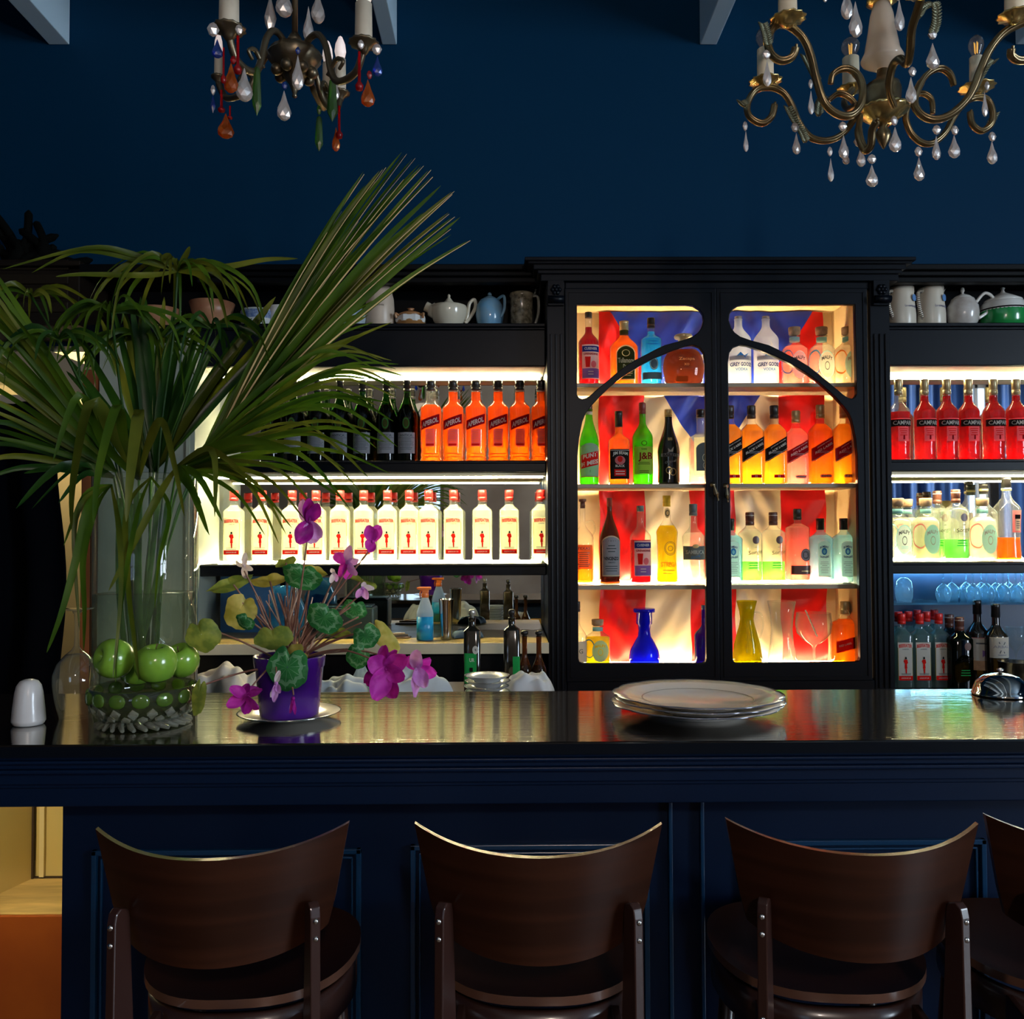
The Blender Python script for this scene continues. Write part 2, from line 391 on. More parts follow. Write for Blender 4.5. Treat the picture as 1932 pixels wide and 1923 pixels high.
MB().box((c1.x+.02, c1.y-.012, zt), (c1.x+.035, c1.y, zz)).build('corner_post', mat('cream_post', (0.78, 0.66, 0.36), 0.5), pn, (-1.8, 3.0, 0))
ul = thing('cabinet_lamp', 'small warm lamp under the left counter end lighting the plywood', 'lamp', (-1.55, 2.35, 0.93))
MB().lathe([(.05, 0), (.05, .02), (.03, .03)], 20).build('base', M_chrome, ul)
MB().lathe([(.04, -.012), (.045, 0)], 20).build('diffuser', glow('under_glow', (1.0, 0.82, 0.45), 160.0), ul)

# ================================================================ BACK BAR SHELVING
def led(parent, off, x0, x1, y, z, h=.006, dpt=.006, m=None):
    return MB().box((x0, y-dpt/2, z), (x1, y+dpt/2, z+h)).build('led_strip', m or M_ledw, parent, off)
XL = P(370, 900, YS).x           # left end of left shelving
XC0 = P(1033, 900, YC).x; XC1 = P(1683, 900, YC).x
XR = P(2150, 900, YS).x
zt_top = P(900, 505, YS).z       # cornice top
z_tea = P(900, 612, YS).z
z_f0 = P(900, 691, YS).z         # bottom of the deep fascia
z_s1 = P(900, 869, YS).z         # orange bottles shelf top
z_s1b = P(900, 891, YS).z
z_s2 = P(900, 1064, YS).z
z_s2b = P(900, 1086, YS).z
def shelving(name, label, xl, xr, mirror_bottom, side=None):
    off = Vector(((xl+xr)/2, YM, 0.86)); t = thing(name, label, 'shelving', off)
    b = lambda a, c, nm, m, bv=.003: MB().box(a, c).build(nm, m, t, off, bevel=bv)
    MB().box((xl, YS-.05, zt_top-.022), (xr, YW-.01, zt_top)).box((xl, YS-.03, zt_top-.04), (xr, YS+.04, zt_top-.022)).box((xl, YS-.012, zt_top-.062), (xr, YS+.03, zt_top-.04)).build('cornice', M_blackmat, t, off, bevel=.004)
    b((xl, YM+.02, z_tea), (xr, YW-.012, zt_top-.023), 'back_board', M_blackmat)
    MB().box((xl, YS-.02, z_tea-.014), (xr, YM, z_tea)).box((xl, YS-.01, z_tea-.024), (xr, YS+.02, z_tea-.014)).build('shelf', M_black, t, off, bevel=.003)
    b((xl, YS, z_f0), (xr, YS+.02, z_tea-.015), 'fascia', M_black)
    b((xl, YS+.02, z_f0-.002), (xr, YM, z_f0+.012), 'soffit', mat('white_board', (0.75, 0.68, 0.5), 0.5))
    for z0, z1 in ((z_s1b, z_s1), (z_s2b, z_s2)):
        MB().box((xl, YS, z0), (xr, YM-.001, z1)).box((xl, YS-.006, z1-.012), (xr, YS, z1-.002)).build('shelf', M_black, t, off, bevel=.003)
    MB().box((xl, YS+.022, z_s1b-.014), (xr, YS+.06, z_s1b-.001)).build('light_profile', mat('profile_white', (0.8, 0.72, 0.45), 0.4), t, off)
    b((xl, YM, mirror_bottom), (xr, YM+.006, z_f0-.003), 'mirror', M_mirror, 0)
    led(t, off, xl+.01, xr-.01, YM-.012, z_s1+.001); led(t, off, xl+.01, xr-.01, YM-.012, z_s2+.001)
    led(t, off, xl+.01, xr-.01, YM-.03, z_f0-.010, m=M_ledt); led(t, off, xl+.01, xr-.01, YS+.041, z_s1b-.021)
    return t, off
tl, offl = shelving('bar_shelving', 'black bar shelving with mirror and lit shelves left of the display cabinet', XL+.001, XC0-.002, 1.08)
MB().box((XL-.012, YS-.08, .9), (XL+.0005, YM, z_tea-.03)).build('side_panel', mat('grey_green_panel', (0.34, 0.36, 0.28), 0.5, var=(6, (0.28, .3, .23))), tl, offl)
tr_, offr = shelving('bar_shelving', 'black bar shelving with mirror and lit shelves right of the display cabinet', XC1+.002, XR, z_s2b)
zg = P(1800, 1136, 3.55).z
MB().box((XC1+.002, YS+.02, zg-.008), (XR, YM, zg)).build('glass_shelf', thin('blue_glass_shelf', (0.55, 0.75, 0.85), 0.35, (0.25, 0.5, 0.65)), tr_, offr)
MB().box((XC1+.002, YM, .89), (XR, YM+.01, z_s2b)).build('back_board', mat('dark_blue_board', (0.008, 0.03, 0.07), 0.3), tr_, offr)
MB().box((XC1+.02, YM-.03, z_s2b-.008), (XR-.02, YM-.024, z_s2b-.002)).build('led_strip', glow('added_cool_led', (.30, .72, 1.0), 60), tr_, offr)  # strip added to light the upturned glasses in cool blue
# extension of the black shelving over the far left (dark cupboard)
dcx = P(150, 560, 3.5)
ex = thing('dark_cupboard', 'dark brown wall cupboard at the upper left behind the palm leaves', 'cupboard', (dcx.x-.6, 3.6, z_f0))
MB().box((-3.4, 3.5, z_tea+.0), (dcx.x, YW-.002, zt_top-.0)).box((-3.4, 3.46, zt_top), (dcx.x+.02, YW-.002, zt_top+.02)).build('body', mat('dark_brown_wood', (0.010, 0.006, 0.003), 0.6, spec=.2, grain=(6, 6, 30)), ex, (dcx.x-.6, 3.6, z_f0), bevel=.004)
for i in range(4): MB().box((-3.3, 3.49, z_tea+.05+i*.055), (dcx.x-.04, 3.5, z_tea+.09+i*.055)).build('slat', mat('dark_brown_slat', (0.013, 0.009, 0.005), 0.5, spec=.2), ex, (dcx.x-.6, 3.6, z_f0), bevel=.003)
# shelving between dark cupboard and partition
off = Vector((XL-.3, YM, z_tea)); t = thing('wall_shelf', 'black upper shelf above the palm leaves left of the lit shelves', 'shelf', off)
MB().box((dcx.x+.025, YS, z_f0), (XL-.014, YM, z_tea)).build('shelf', M_black, t, off, bevel=.003)
MB().box((dcx.x+.025, YM+.01, z_tea), (XL-.014, YW-.005, zt_top)).box((dcx.x+.025, YS-.05, zt_top-.03), (XL-.014, YW-.005, zt_top)).build('back_board', M_blackmat, t, off, bevel=.003)

# ================================================================ DISPLAY CABINET
offc = Vector(((XC0+XC1)/2, 3.55, 0.86))
cab = thing('display_cabinet', 'tall black glazed display cabinet with arched doors and lit bottles', 'cabinet', offc)
def cb(mb, nm, m=M_black, bv=.003, par=None): return mb.build(nm, m, par or cab, offc, bevel=bv)
zc0 = P(1350, 1300, YC).z-.06; ztop = P(1350, 530, YC).z
mb = MB()
for i, (y0, y1, xa, xb) in enumerate(((484, 491, 990, 1729), (491, 497, 996, 1722), (497, 508, 1006, 1710), (508, 516, 1014, 1702), (516, 530, 1020, 1696))):
    d = YC-.07+i*.014
    a = P(xa, y0, d); b = P(xb, y1, d); zz0 = P(1350, y1, d).z; zz1 = P(1350, y0, d).z
    mb.box((a.x, d, zz0), (b.x, YW-.003, zz1))
cb(mb, 'cornice')
zct = P(1350, 530, YC-.014).z
cb(MB().box((XC0, YC+.025, zc0), (XC0+.02, YW-.01, zct-.001)), 'side_panel'); cb(MB().box((XC1-.02, YC+.025, zc0), (XC1, YW-.01, zct-.001)), 'side_panel')
xi0 = P(1068, 900, YC).x; xi1 = P(1645, 900, YC).x
for s, (xa, xb) in enumerate(((XC0, xi0-.002), (xi1+.002, XC1))):
    m = MB().box((xa, YC, zc0), (xb, YC+.024, zct-.001))
    wd = xb-xa
    for k in range(3):
        x = xa+wd*(.22+.28*k); m.box((x-.004, YC-.006, zc0+.06), (x+.004, YC, zct-.20))
    cb(m, 'pilaster', bv=.002)
    m = MB(); xm = (xa+xb)/2; zb = P(1350, 578, YC).z; zt2 = P(1350, 532, YC).z
    m.box((xm-.03, YC-.02, zb), (xm+.03, YC, zt2)); m.tube([(xm-.03, YC-.03, zb+.02), (xm+.03, YC-.03, zb+.02)], .014, 12)
    for k in range(6):
        a = 2*PI*k/6; m.ball((xm+.013*math.cos(a), YC-.022, zb+.058+.013*math.sin(a)), .009, 8, 6)
    m.ball((xm, YC-.026, zb+.058), .008, 8, 6)
    cb(m, 'carved_bracket', bv=0)
zr = P(1350, 546, YC).z; zbt = P(1350, 1284, YC).z
cb(MB().box((xi0, YC, zr+.002), (xi1, YC+.03, zct-.001)), 'top_rail')
cb(MB().box((xi0, YC, zc0), (xi1, YC+.03, zbt-.002)), 'bottom_rail')
M_in = mat('cabinet_lining', (0.80, 0.60, 0.33), 0.55, var=(5, (0.74, 0.54, 0.28)))
zin = P(1350, 560, YC).z; zib = P(1350, 1268, YC).z
cb(MB().box((XC0+.022, YM+.012, zib-.03), (XC1-.022, YM+.03, zin+.05)), 'back_board', M_in, 0)
cb(MB().box((XC0+.021, YC+.027, zib-.03), (xi0+.022, YM+.012, zin+.05)).box((xi1-.022, YC+.027, zib-.03), (XC1-.021, YM+.012, zin+.05)).box((XC0+.05, YC+.04, zin+.02), (XC1-.05, YM+.012, zin+.05)), 'lining', M_in, 0)
cab_z = []
for yy in (726, 914, 1103, 1262):
    d = YC+.06; z = P(1350, yy, 3.5).z; cab_z.append(z)
    cb(MB().box((XC0+.051, d, z-.016), (XC1-.051, 3.672, z)), 'shelf', M_edge, .002)
    led(cab, offc, XC0+.055, XC1-.055, 3.655, z+.001, .006, .006, M_ledc if yy < 1200 else glow('led_cabinet_base', (1.0, 0.74, 0.38), LED_CAB*.45))
# doors
def px2(pts): return [(P(x, y, YC).x, P(x, y, YC).z) for x, y in pts]
H1 = [(1087, 574), (1295, 574), (1309, 576), (1320, 583), (1327, 593), (1329, 605), (1325, 619), (1318, 629), (1307, 637), (1287, 644), (1254, 653), (1235, 662), (1218, 671), (1197, 682), (1178, 694), (1163, 706), (1149, 718), (1137, 728), (1125, 738), (1115, 747), (1106, 753), (1098, 755), (1091, 752), (1087, 745)]
H2 = [(1088, 860), (1091, 827), (1097, 796), (1103, 781), (1112, 768), (1127, 751), (1149, 730), (1163, 718), (1178, 707), (1210, 687), (1238, 673), (1267, 661), (1293, 652), (1307, 650), (1321, 655), (1329, 666), (1332, 685), (1334, 1243), (1332, 1250), (1326, 1253), (1099, 1253), (1092, 1250), (1090, 1243)]
o1 = px2(H1); o2 = px2(H2)
xm = P(1354, 900, YC).x; zo0, zo1 = zbt, zr
outer = [(xi0+.001, zo0), (xm-.003, zo0), (xm-.003, zo1), (xi0+.001, zo1)]
for s in (0, 1):
    f_ = (lambda L: L) if s == 0 else (lambda L: [(2*xm-x, z) for x, z in L])
    d = poly_extrude('door', [f_(outer), f_(o1), f_(o2)], YC-.006, .026, M_black, .003, cab, offc)
    x0, x1 = sorted((f_(o1)[0][0], f_([(P(1334, 900, YC).x, 0)])[0][0]))
    MB().box((x0-.006, YC+.008, P(1350, 1256, YC).z), (x1+.006, YC+.011, P(1350, 571, YC).z)).build('glass_pane', thin('door_glass', (0.985, 0.99, 0.985), 0, None, 0.25), d, offc)
    fr = MB(); xx0, xx1 = sorted((f_(outer)[0][0], f_(outer)[1][0])); e = .012
    fr.box((xx0+e, YC-.0095, zo0+e), (xx1-e, YC-.006, zo0+e+.003)).box((xx0+e, YC-.0095, zo1-e-.003), (xx1-e, YC-.006, zo1-e)).box((xx0+e, YC-.0095, zo0+e), (xx0+e+.003, YC-.006, zo1-e)).box((xx1-e-.003, YC-.0095, zo0+e), (xx1-e, YC-.006, zo1-e))
    fr.build('bead_moulding', M_black, d, offc)
    hx, hy = ((1345, 915), (1369, 917))[s]; h = P(hx, hy, YC-.006)
    m = MB(); m.lathe([(.001, 0), (.011, 0), (.011, .004), (.007, .008), (.004, .014), (.001, .015)], 16, M=Matrix.Translation(h) @ Matrix.Rotation(PI/2, 4, 'X'))
    m.lathe([(.001, -.064), (.004, -.061), (.0045, -.056), (.002, -.053), (.006, -.047), (.010, -.036), (.007, -.022), (.0035, -.008), (.003, -.002)], 10, sm=False, M=Matrix.Translation(h+Vector((0, -.015, 0))) @ Matrix.Rotation(math.radians((-16, -4)[s]), 4, 'Y'))
    m.build('handle', mat('old_brass', (0.50, 0.42, 0.28), 0.3, 1.0), d, offc)

# flag hanging behind the shelves
def flagmat():
    m, t, o = nt('flag_cloth')
    N = t.nodes.new; L = t.links.new
    tc = N('ShaderNodeTexCoord'); sp = N('ShaderNodeSeparateXYZ'); L(tc.outputs['UV'], sp.inputs[0])
    u, v = sp.outputs[0], sp.outputs[1]
    def M(op, a, b=None, c=None):
        n = N('ShaderNodeMath'); n.operation = op
        for i, x in enumerate((a, b, c)):
            if x is None: continue
            if isinstance(x, (int, float)): n.inputs[i].default_value = x
            else: L(x, n.inputs[i])
        return n.outputs[0]
    stripe = M('FRACT', M('MULTIPLY', u, 2.5)); white = M('GREATER_THAN', stripe, 0.5)
    du = M('ABSOLUTE', M('SUBTRACT', u, 0.5))
    # triangle: full at the top (v=1), apex at v = 0.60
    tri = M('LESS_THAN', du, M('MULTIPLY', M('SUBTRACT', v, 0.543), 0.985))
    # five-pointed star centred in the triangle
    sx = M('MULTIPLY', M('SUBTRACT', u, 0.5), 0.86); sy = M('SUBTRACT', v, 0.865)
    ang = M('ARCTAN2', sx, M('MULTIPLY', sy, 1.38)); rad = M('SQRT', M('ADD', M('MULTIPLY', sx, sx), M('MULTIPLY', M('MULTIPLY', sy, 1.38), M('MULTIPLY', sy, 1.38))))
    k = M('ABSOLUTE', M('SUBTRACT', M('FRACT', M('ADD', M('DIVIDE', ang, 2*PI/5), 0.5)), 0.5))
    star = M('LESS_THAN', rad, M('ADD', 0.018, M('MULTIPLY', M('SUBTRACT', 0.5, k), 0.055)))
    def mix(f, a, b):
        n = N('ShaderNodeMix'); n.data_type = 'RGBA'; L(f, n.inputs[0])
        for s_, x in ((6, a), (7, b)):
            if isinstance(x, tuple): n.inputs[s_].default_value = c4(x)
            else: L(x, n.inputs[s_])
        return n.outputs[2]
    c = mix(white, (0.75, 0.006, 0.008), (0.86, 0.68, 0.46)); c = mix(tri, c, (0.006, 0.03, 0.42)); c = mix(star, c, (0.85, 0.8, 0.7))
    d = N('ShaderNodeBsdfDiffuse'); s = N('ShaderNodeBsdfTranslucent'); L(c, d.inputs[0]); L(c, s.inputs[0])
    g = N('ShaderNodeBsdfGlossy'); g.inputs['Roughness'].default_value = .4; g.inputs[0].default_value = (.5, .45, .4, 1)
    mx = N('ShaderNodeMixShader'); mx.inputs[0].default_value = .15; L(d.outputs[0], mx.inputs[1]); L(s.outputs[0], mx.inputs[2])
    m2 = N('ShaderNodeMixShader'); m2.inputs[0].default_value = .07; L(mx.outputs[0], m2.inputs[1]); L(g.outputs[0], m2.inputs[2]); L(m2.outputs[0], o.inputs[0])
    return m
fx0 = P(1131, 900, 3.69).x; fx1 = P(1557, 900, 3.69).x; fz0 = zib-.012; fz1 = zin+.015
def fl_fn(u, v):
    x = fx0+(fx1-fx0)*u; z = fz0+(fz1-fz0)*v
    y = 3.694+.006*math.sin(u*22+3*v+1.2*math.sin(v*9))+.004*math.sin(u*47-v*31+2*math.sin(u*11))+.003*math.sin(v*60+8*math.sin(u*9))
    return (x+.003*math.sin(v*34), y, z)
fb = MB().grid(fl_fn, 150, 200, uv=True).build('flag', flagmat())
tag(fb, 'red and cream striped flag with a blue triangle hanging inside the display cabinet', 'flag')

# ================================================================ WORK SURFACES BEHIND THE COUNTER
wz = P(900, 1213, 3.28).z
t = thing('back_worktop', 'pale worktop with cream edge under the left lit shelves', 'worktop', (0, 3.5, wz))
MB().box((XL+.02, 3.28, wz-.039), (XC0-.004, YM-.001, wz)).build('top', mat('worktop_wood', (0.50, 0.36, 0.12), 0.3, grain=(2, 20, 2)), t, (0, 3.5, wz), bevel=.003)
MB().box((XL+.02, 3.274, wz-.039), (XC0-.004, 3.28, wz-.001)).build('edge_strip', mat('cream_edge', (0.62, 0.55, 0.38), 0.35), t, (0, 3.5, wz))
MB().box((XL+.05, 3.32, 0), (XC0-.03, 3.6, wz-.04)).build('base', M_blackmat, t, (0, 3.5, wz))
rz = P(1800, 1299, 3.5).z
t = thing('back_worktop', 'dark worktop under the right shelves carrying spare gin and wine bottles', 'worktop', (1.5, 3.5, rz))
MB().box((XC1+.003, 3.25, rz-.03), (XR, YM-.001, rz)).build('top', mat('black_stone', (0.012, 0.014, 0.018), 0.2), t, (1.5, 3.5, rz), bevel=.003)
MB().box((XC1+.02, 3.3, 0), (XR-.02, 3.7, rz-.031)).build('base', M_blackmat, t, (1.5, 3.5, rz))
bz = 1.0
t = thing('prep_shelf', 'dark service shelf just behind the counter carrying plates and napkins', 'shelf', (-.4, 2.6, bz))
MB().box((-1.25, 2.235, bz-.03), (P(1040, 1280, 2.9).x, 2.95, bz)).build('top', mat('dark_walnut', (0.05, 0.025, 0.015), 0.3, grain=(3, 16, 3)), t, (-.4, 2.6, bz), bevel=.003)
MB().box((-1.1, 2.3, 0), (0, 2.85, bz-.031)).build('base', M_blackmat, t, (-.4, 2.6, bz))

# ================================================================ BAR COUNTER
CZ, CF, CB = 1.10, 1.65, 2.19
def countermat():
    m, t, o = nt('counter_lacquer'); N = t.nodes.new; L = t.links.new
    d = N('ShaderNodeBsdfDiffuse'); d.inputs[0].default_value = (0.008, 0.006, 0.005, 1)
    g = N('ShaderNodeBsdfGlossy'); g.inputs['Roughness'].default_value = 0.07; g.inputs[0].default_value = (1.0, 0.97, 0.92, 1)
    tc = N('ShaderNodeTexCoord'); mp = N('ShaderNodeMapping'); mp.inputs['Scale'].default_value = (1.6, 70, 1); L(tc.outputs['Object'], mp.inputs[0])
    n = N('ShaderNodeTexNoise'); n.inputs['Scale'].default_value = 1.5; n.inputs['Detail'].default_value = 5; L(mp.outputs[0], n.inputs['Vector'])
    bp = N('ShaderNodeBump'); bp.inputs['Strength'].default_value = .3; bp.inputs['Distance'].default_value = .0010
    L(n.outputs['Fac'], bp.inputs['Height']); L(bp.outputs[0], g.inputs['Normal'])
    lw = N('ShaderNodeLayerWeight'); lw.inputs['Blend'].default_value = .5
    pw = N('ShaderNodeMath'); pw.operation = 'POWER'; pw.inputs[1].default_value = 2.2; L(lw.outputs['Facing'], pw.inputs[0])
    ma_ = N('ShaderNodeMath'); ma_.operation = 'MULTIPLY_ADD'; ma_.inputs[1].default_value = .92; ma_.inputs[2].default_value = .05; L(pw.outputs[0], ma_.inputs[0])
    mx = N('ShaderNodeMixShader'); L(ma_.outputs[0], mx.inputs[0]); L(d.outputs[0], mx.inputs[1]); L(g.outputs[0], mx.inputs[2]); L(mx.outputs[0], o.inputs[0])
    return m
off = Vector((0.2, 1.95, 0)); ctr = thing('bar_counter', 'long black lacquered bar counter with dark blue panelled front', 'counter', off)
MB().box((-1.5, CF, CZ-.022), (3.2, CB, CZ)).build('countertop', countermat(), ctr, off, bevel=.004)
MB().box((-1.5, CF-.0015, CZ-.022), (3.2, CF, CZ-.003)).build('front_edge', M_black, ctr, off)
bxl = P(117, 1700, 1.80).x
m = MB(); zz = CZ-.022
for dy, dz in ((.012, .008), (.004, .006), (.018, .012), (.010, .007), (.028, .024), (.038, .009)):
    m.box((-1.48, CF+dy, zz-dz), (3.2, CF+dy+.1, zz)); zz -= dz
m.box((-1.46, CF+.045, P(700, 1519, CF+.045).z), (3.2, CF+.14, zz))
m.build('apron_moulding', M_counter_body, ctr, off, bevel=.002)
az = P(700, 1519, CF+.045).z
MB().box((bxl, 1.80, 0), (3.1, 2.13, CZ-.023)).build('body', M_counter_body, ctr, off)
yb = 2.13
MB().box((bxl, yb+.001, .2), (3.1, yb+.012, .985)).build('rear_panel', mat('yellow_wood', (0.50, 0.28, 0.05), 0.4, grain=(9, 9, 1.2)), ctr, off)
def panel(x0, x1, z0, z1):
    m = MB(); y = 1.80; e = .012
    for a, b in ((0, .010), (.016, .020)):
        m.box((x0+a, y-.012+a/4, z0+a), (x0+b, y, z1-a)); m.box((x1-b, y-.012+a/4, z0+a), (x1-a, y, z1-a))
        m.box((x0+a, y-.012+a/4, z1-b), (x1-a, y, z1-a)); m.box((x0+a, y-.012+a/4, z0+a), (x1-a, y, z0+b))
    m.build('panel_moulding', mat('blue_gloss_moulding', (0.002, 0.028, 0.075), 0.28), ctr, off, bevel=.0015)
zp = P(700, 1600, 1.79).z
for pa, pb, py in ((172, 681, 1600), (774, 1225, 1594), (1400, 1862, 1590), (1960, 2400, 1588)):
    panel(P(pa, 1650, 1.79).x, P(pb, 1650, 1.79).x, .15, P(1000, py, 1.79).z)
for pa in (1266, 1326):
    x = P(pa, 1700, 1.79).x; MB().box((x-.004, 1.787, .1), (x+.004, 1.80, az+.02)).build('stile_bead', MATS['blue_gloss_moulding'], ctr, off, bevel=.002)
# ================================================================ BOTTLES
G_clear = M_clear
G = {
 'clear': M_clear,
 'frost': thin('frosted_glass', (0.9, 0.93, 0.95), 0.75, (0.88, 0.92, 0.95), .4, .3),
 'green': thin('green_glass', (0.25, 0.75, 0.08), 0.30, (0.25, 0.80, 0.05), 1.0),
 'vgreen': thin('vermouth_glass', (0.16, 0.55, 0.05), 0.0, None, 1.0),
 'dkgreen': thin('dark_unlit_glass', (0.02, 0.05, 0.015), 0.05, (0.02, 0.06, 0.01), 1.0),
 'brown': thin('brown_glass', (0.20, 0.10, 0.04), 0.2, (0.3, 0.14, 0.05), 1.0),
 'black': mat('black_glass', (0.012, 0.010, 0.006), 0.08, coat=.5),
 'blue': thin('blue_glass', (0.03, 0.05, 0.75), 0.35, (0.02, 0.03, 0.75), 1.0),
 'violet': thin('violet_glass', (0.10, 0.03, 0.40), 0.4, (0.12, 0.03, 0.45), 1.0),
 'sky': thin('sky_glass', (0.72, 0.90, 0.98), 0.2, (0.35, 0.75, 0.95), 1.0),
}
LQ = {
 'orange': thin('orange_liquid', (1.0, 0.40, 0.03), 0.60, (1.0, 0.20, 0.008), 0, diff=.35),
 'campari': thin('crimson_liquid', (0.65, 0.012, 0.02), 0.48, (0.36, 0.003, 0.010), 0, diff=.35),
 'grenadine': thin('grenadine', (0.45, 0.01, 0.02), 0.45, (0.6, 0.006, 0.03), 0),
 'whisky': thin('whisky', (1.0, 0.62, 0.08), 0.45, (1.0, 0.48, 0.03), 0, diff=.3),
 'amber': thin('amber_liquid', (1.0, 0.45, 0.04), 0.45, (1.0, 0.30, 0.02), 0),
 'brownliq': thin('dark_rum', (0.30, 0.10, 0.03), 0.35, (0.35, 0.12, 0.05), 0),
 'water': thin('clear_spirit', (0.96, 0.97, 0.92), 0.16, (0.95, 0.95, 0.85), 0, diff=.4),
 'gin': thin('backlit_gin', (0.97, 0.98, 0.88), 0.34, (1.0, 0.98, 0.80), 0, diff=.4),
 'black': thin('black_liquid', (0.03, 0.015, 0.01), 0.1, (0.03, 0.015, 0.01), 0),
 'blueliq': thin('blue_liqueur', (0.15, 0.65, 0.98), 0.5, (0.06, 0.55, 0.98), 0),
 'yellow': thin('yellow_liqueur', (1.0, 0.85, 0.02), 0.7, (1.0, 0.80, 0.01), 0, diff=.5),
 'greenliq': thin('green_spirit', (0.45, 0.95, 0.30), 0.4, (0.35, 0.95, 0.25), 0),
 'lime': thin('lime_liquid', (0.55, 0.85, 0.05), 0.45, (0.55, 0.85, 0.03), 0),
 'pink': thin('pink_spirit', (1.0, 0.55, 0.50), 0.3, (1.0, 0.50, 0.42), 0),
 'cream': thin('cream_spirit', (1.0, 0.93, 0.80), 0.55, (1.0, 0.88, 0.68), 0, diff=.5),
 'bombay': thin('ice_blue_spirit', (0.80, 0.95, 1.0), 0.35, (0.50, 0.85, 0.97), 0),
 'gin_unlit': thin('dim_spirit', (0.45, 0.65, 0.62), 0.3, (0.35, 0.55, 0.52), 0),  # gin darkened in colour to stand for the unlit worktop
 'purple': thin('purple_liqueur', (0.22, 0.06, 0.55), 0.55, (0.25, 0.07, 0.60), 0),
}
PP = {
 'white': paper('label_white', (0.80, 0.78, 0.70)), 'cream': paper('label_cream', (0.85, 0.80, 0.55)), 'red': paper('label_red', (0.62, 0.015, 0.012), .2),
 'dred': paper('label_dark_red', (0.22, 0.006, 0.012), .2), 'black': paper('label_black', (0.012, 0.010, 0.010), .05), 'navy': paper('label_navy', (0.02, 0.025, 0.16), .1),
 'grey': paper('label_grey', (0.42, 0.42, 0.46)), 'dgrey': paper('label_slate', (0.10, 0.12, 0.13), .1), 'gold': mat('label_gold', (0.75, 0.52, 0.20), .35, .6),
 'green': paper('label_green', (0.02, 0.30, 0.07), .2), 'dkgreen': paper('label_dark_green', (0.05, 0.055, 0.015), .15), 'teal': paper('label_teal', (0.50, 0.88, 0.90), .7), 'lilac': paper('label_lilac', (0.30, 0.20, 0.55)),
 'pink': paper('label_pink', (0.75, 0.22, 0.24)), 'olive': paper('label_olive', (0.45, 0.42, 0.08)), 'blue': paper('label_blue', (0.05, 0.22, 0.55)), 'orange': paper('label_orange', (0.9, 0.25, 0.05)),
 'mint': paper('label_mint', (0.80, 0.92, 0.86)), 'yellow': paper('label_yellow', (0.95, 0.75, 0.02)),
}
CP = {
 'black': mat('cap_black', (0.010, 0.009, 0.010), .3), 'red': mat('cap_red', (0.60, 0.015, 0.012), .35), 'gold': mat('cap_gold', (0.70, 0.55, 0.28), .3, .7),
 'cork': mat('cork_wood', (0.42, 0.27, 0.16), .7, var=(60, (0.30, 0.19, 0.11))), 'brown': mat('cap_brown', (0.09, 0.03, 0.02), .35), 'slate': mat('cap_slate', (0.10, 0.12, 0.13), .4),
 'yellow': mat('cap_yellow', (0.70, 0.52, 0.04), .4), 'navy': mat('cap_navy', (0.01, 0.05, 0.16), .4), 'dred': mat('cap_dark_red', (0.18, 0.02, 0.015), .4), 'khaki': mat('cap_khaki', (0.38, 0.31, 0.17), .35, .5),
 'silver': mat('cap_silver', (0.5, 0.5, 0.48), .3, .8), 'ltgold': mat('cap_pale_gold', (0.85, 0.68, 0.38), .3, .4),
}
def prof(zs, zn, rn, zt, nb=2.0, waist=0.0, foot=.94, base=None, lip=0.06):
    """normalised bottle outline: body to zs, shoulder curve to (rn, zn), neck to zt"""
    p = [(foot*.7, .004, nb), (foot, .004, nb), (.985, .018, nb), (1, .035, nb)]
    if base: p += [(x[0], x[1], nb) for x in base]
    if waist: p += [(1-waist*math.sin(PI*k/8), .04+(zs-.04)*k/8, nb) for k in range(1, 8)]
    p += [(1, zs, nb)]
    for k in range(1, 9):
        t = k/8; s = 0.5-0.5*math.cos(PI*t)
        p.append((1+(rn-1)*(s*.75+t*.25), zs+(zn-zs)*t, nb+(2-nb)*t))
    p += [(rn*.97, (zn+zt)/2, 2), (rn, zt-.012, 2), (rn*(1+lip), zt-.008, 2), (rn*(1+lip), zt, 2)]
    return p
def r_at(pf, z):
    for a, b in zip(pf, pf[1:]):
        if a[1] <= z <= b[1] and b[1] > a[1]:
            t = (z-a[1])/(b[1]-a[1]); return a[0]+(b[0]-a[0])*t, a[2]+(b[2]-a[2])*t
    return pf[-1][0], 2
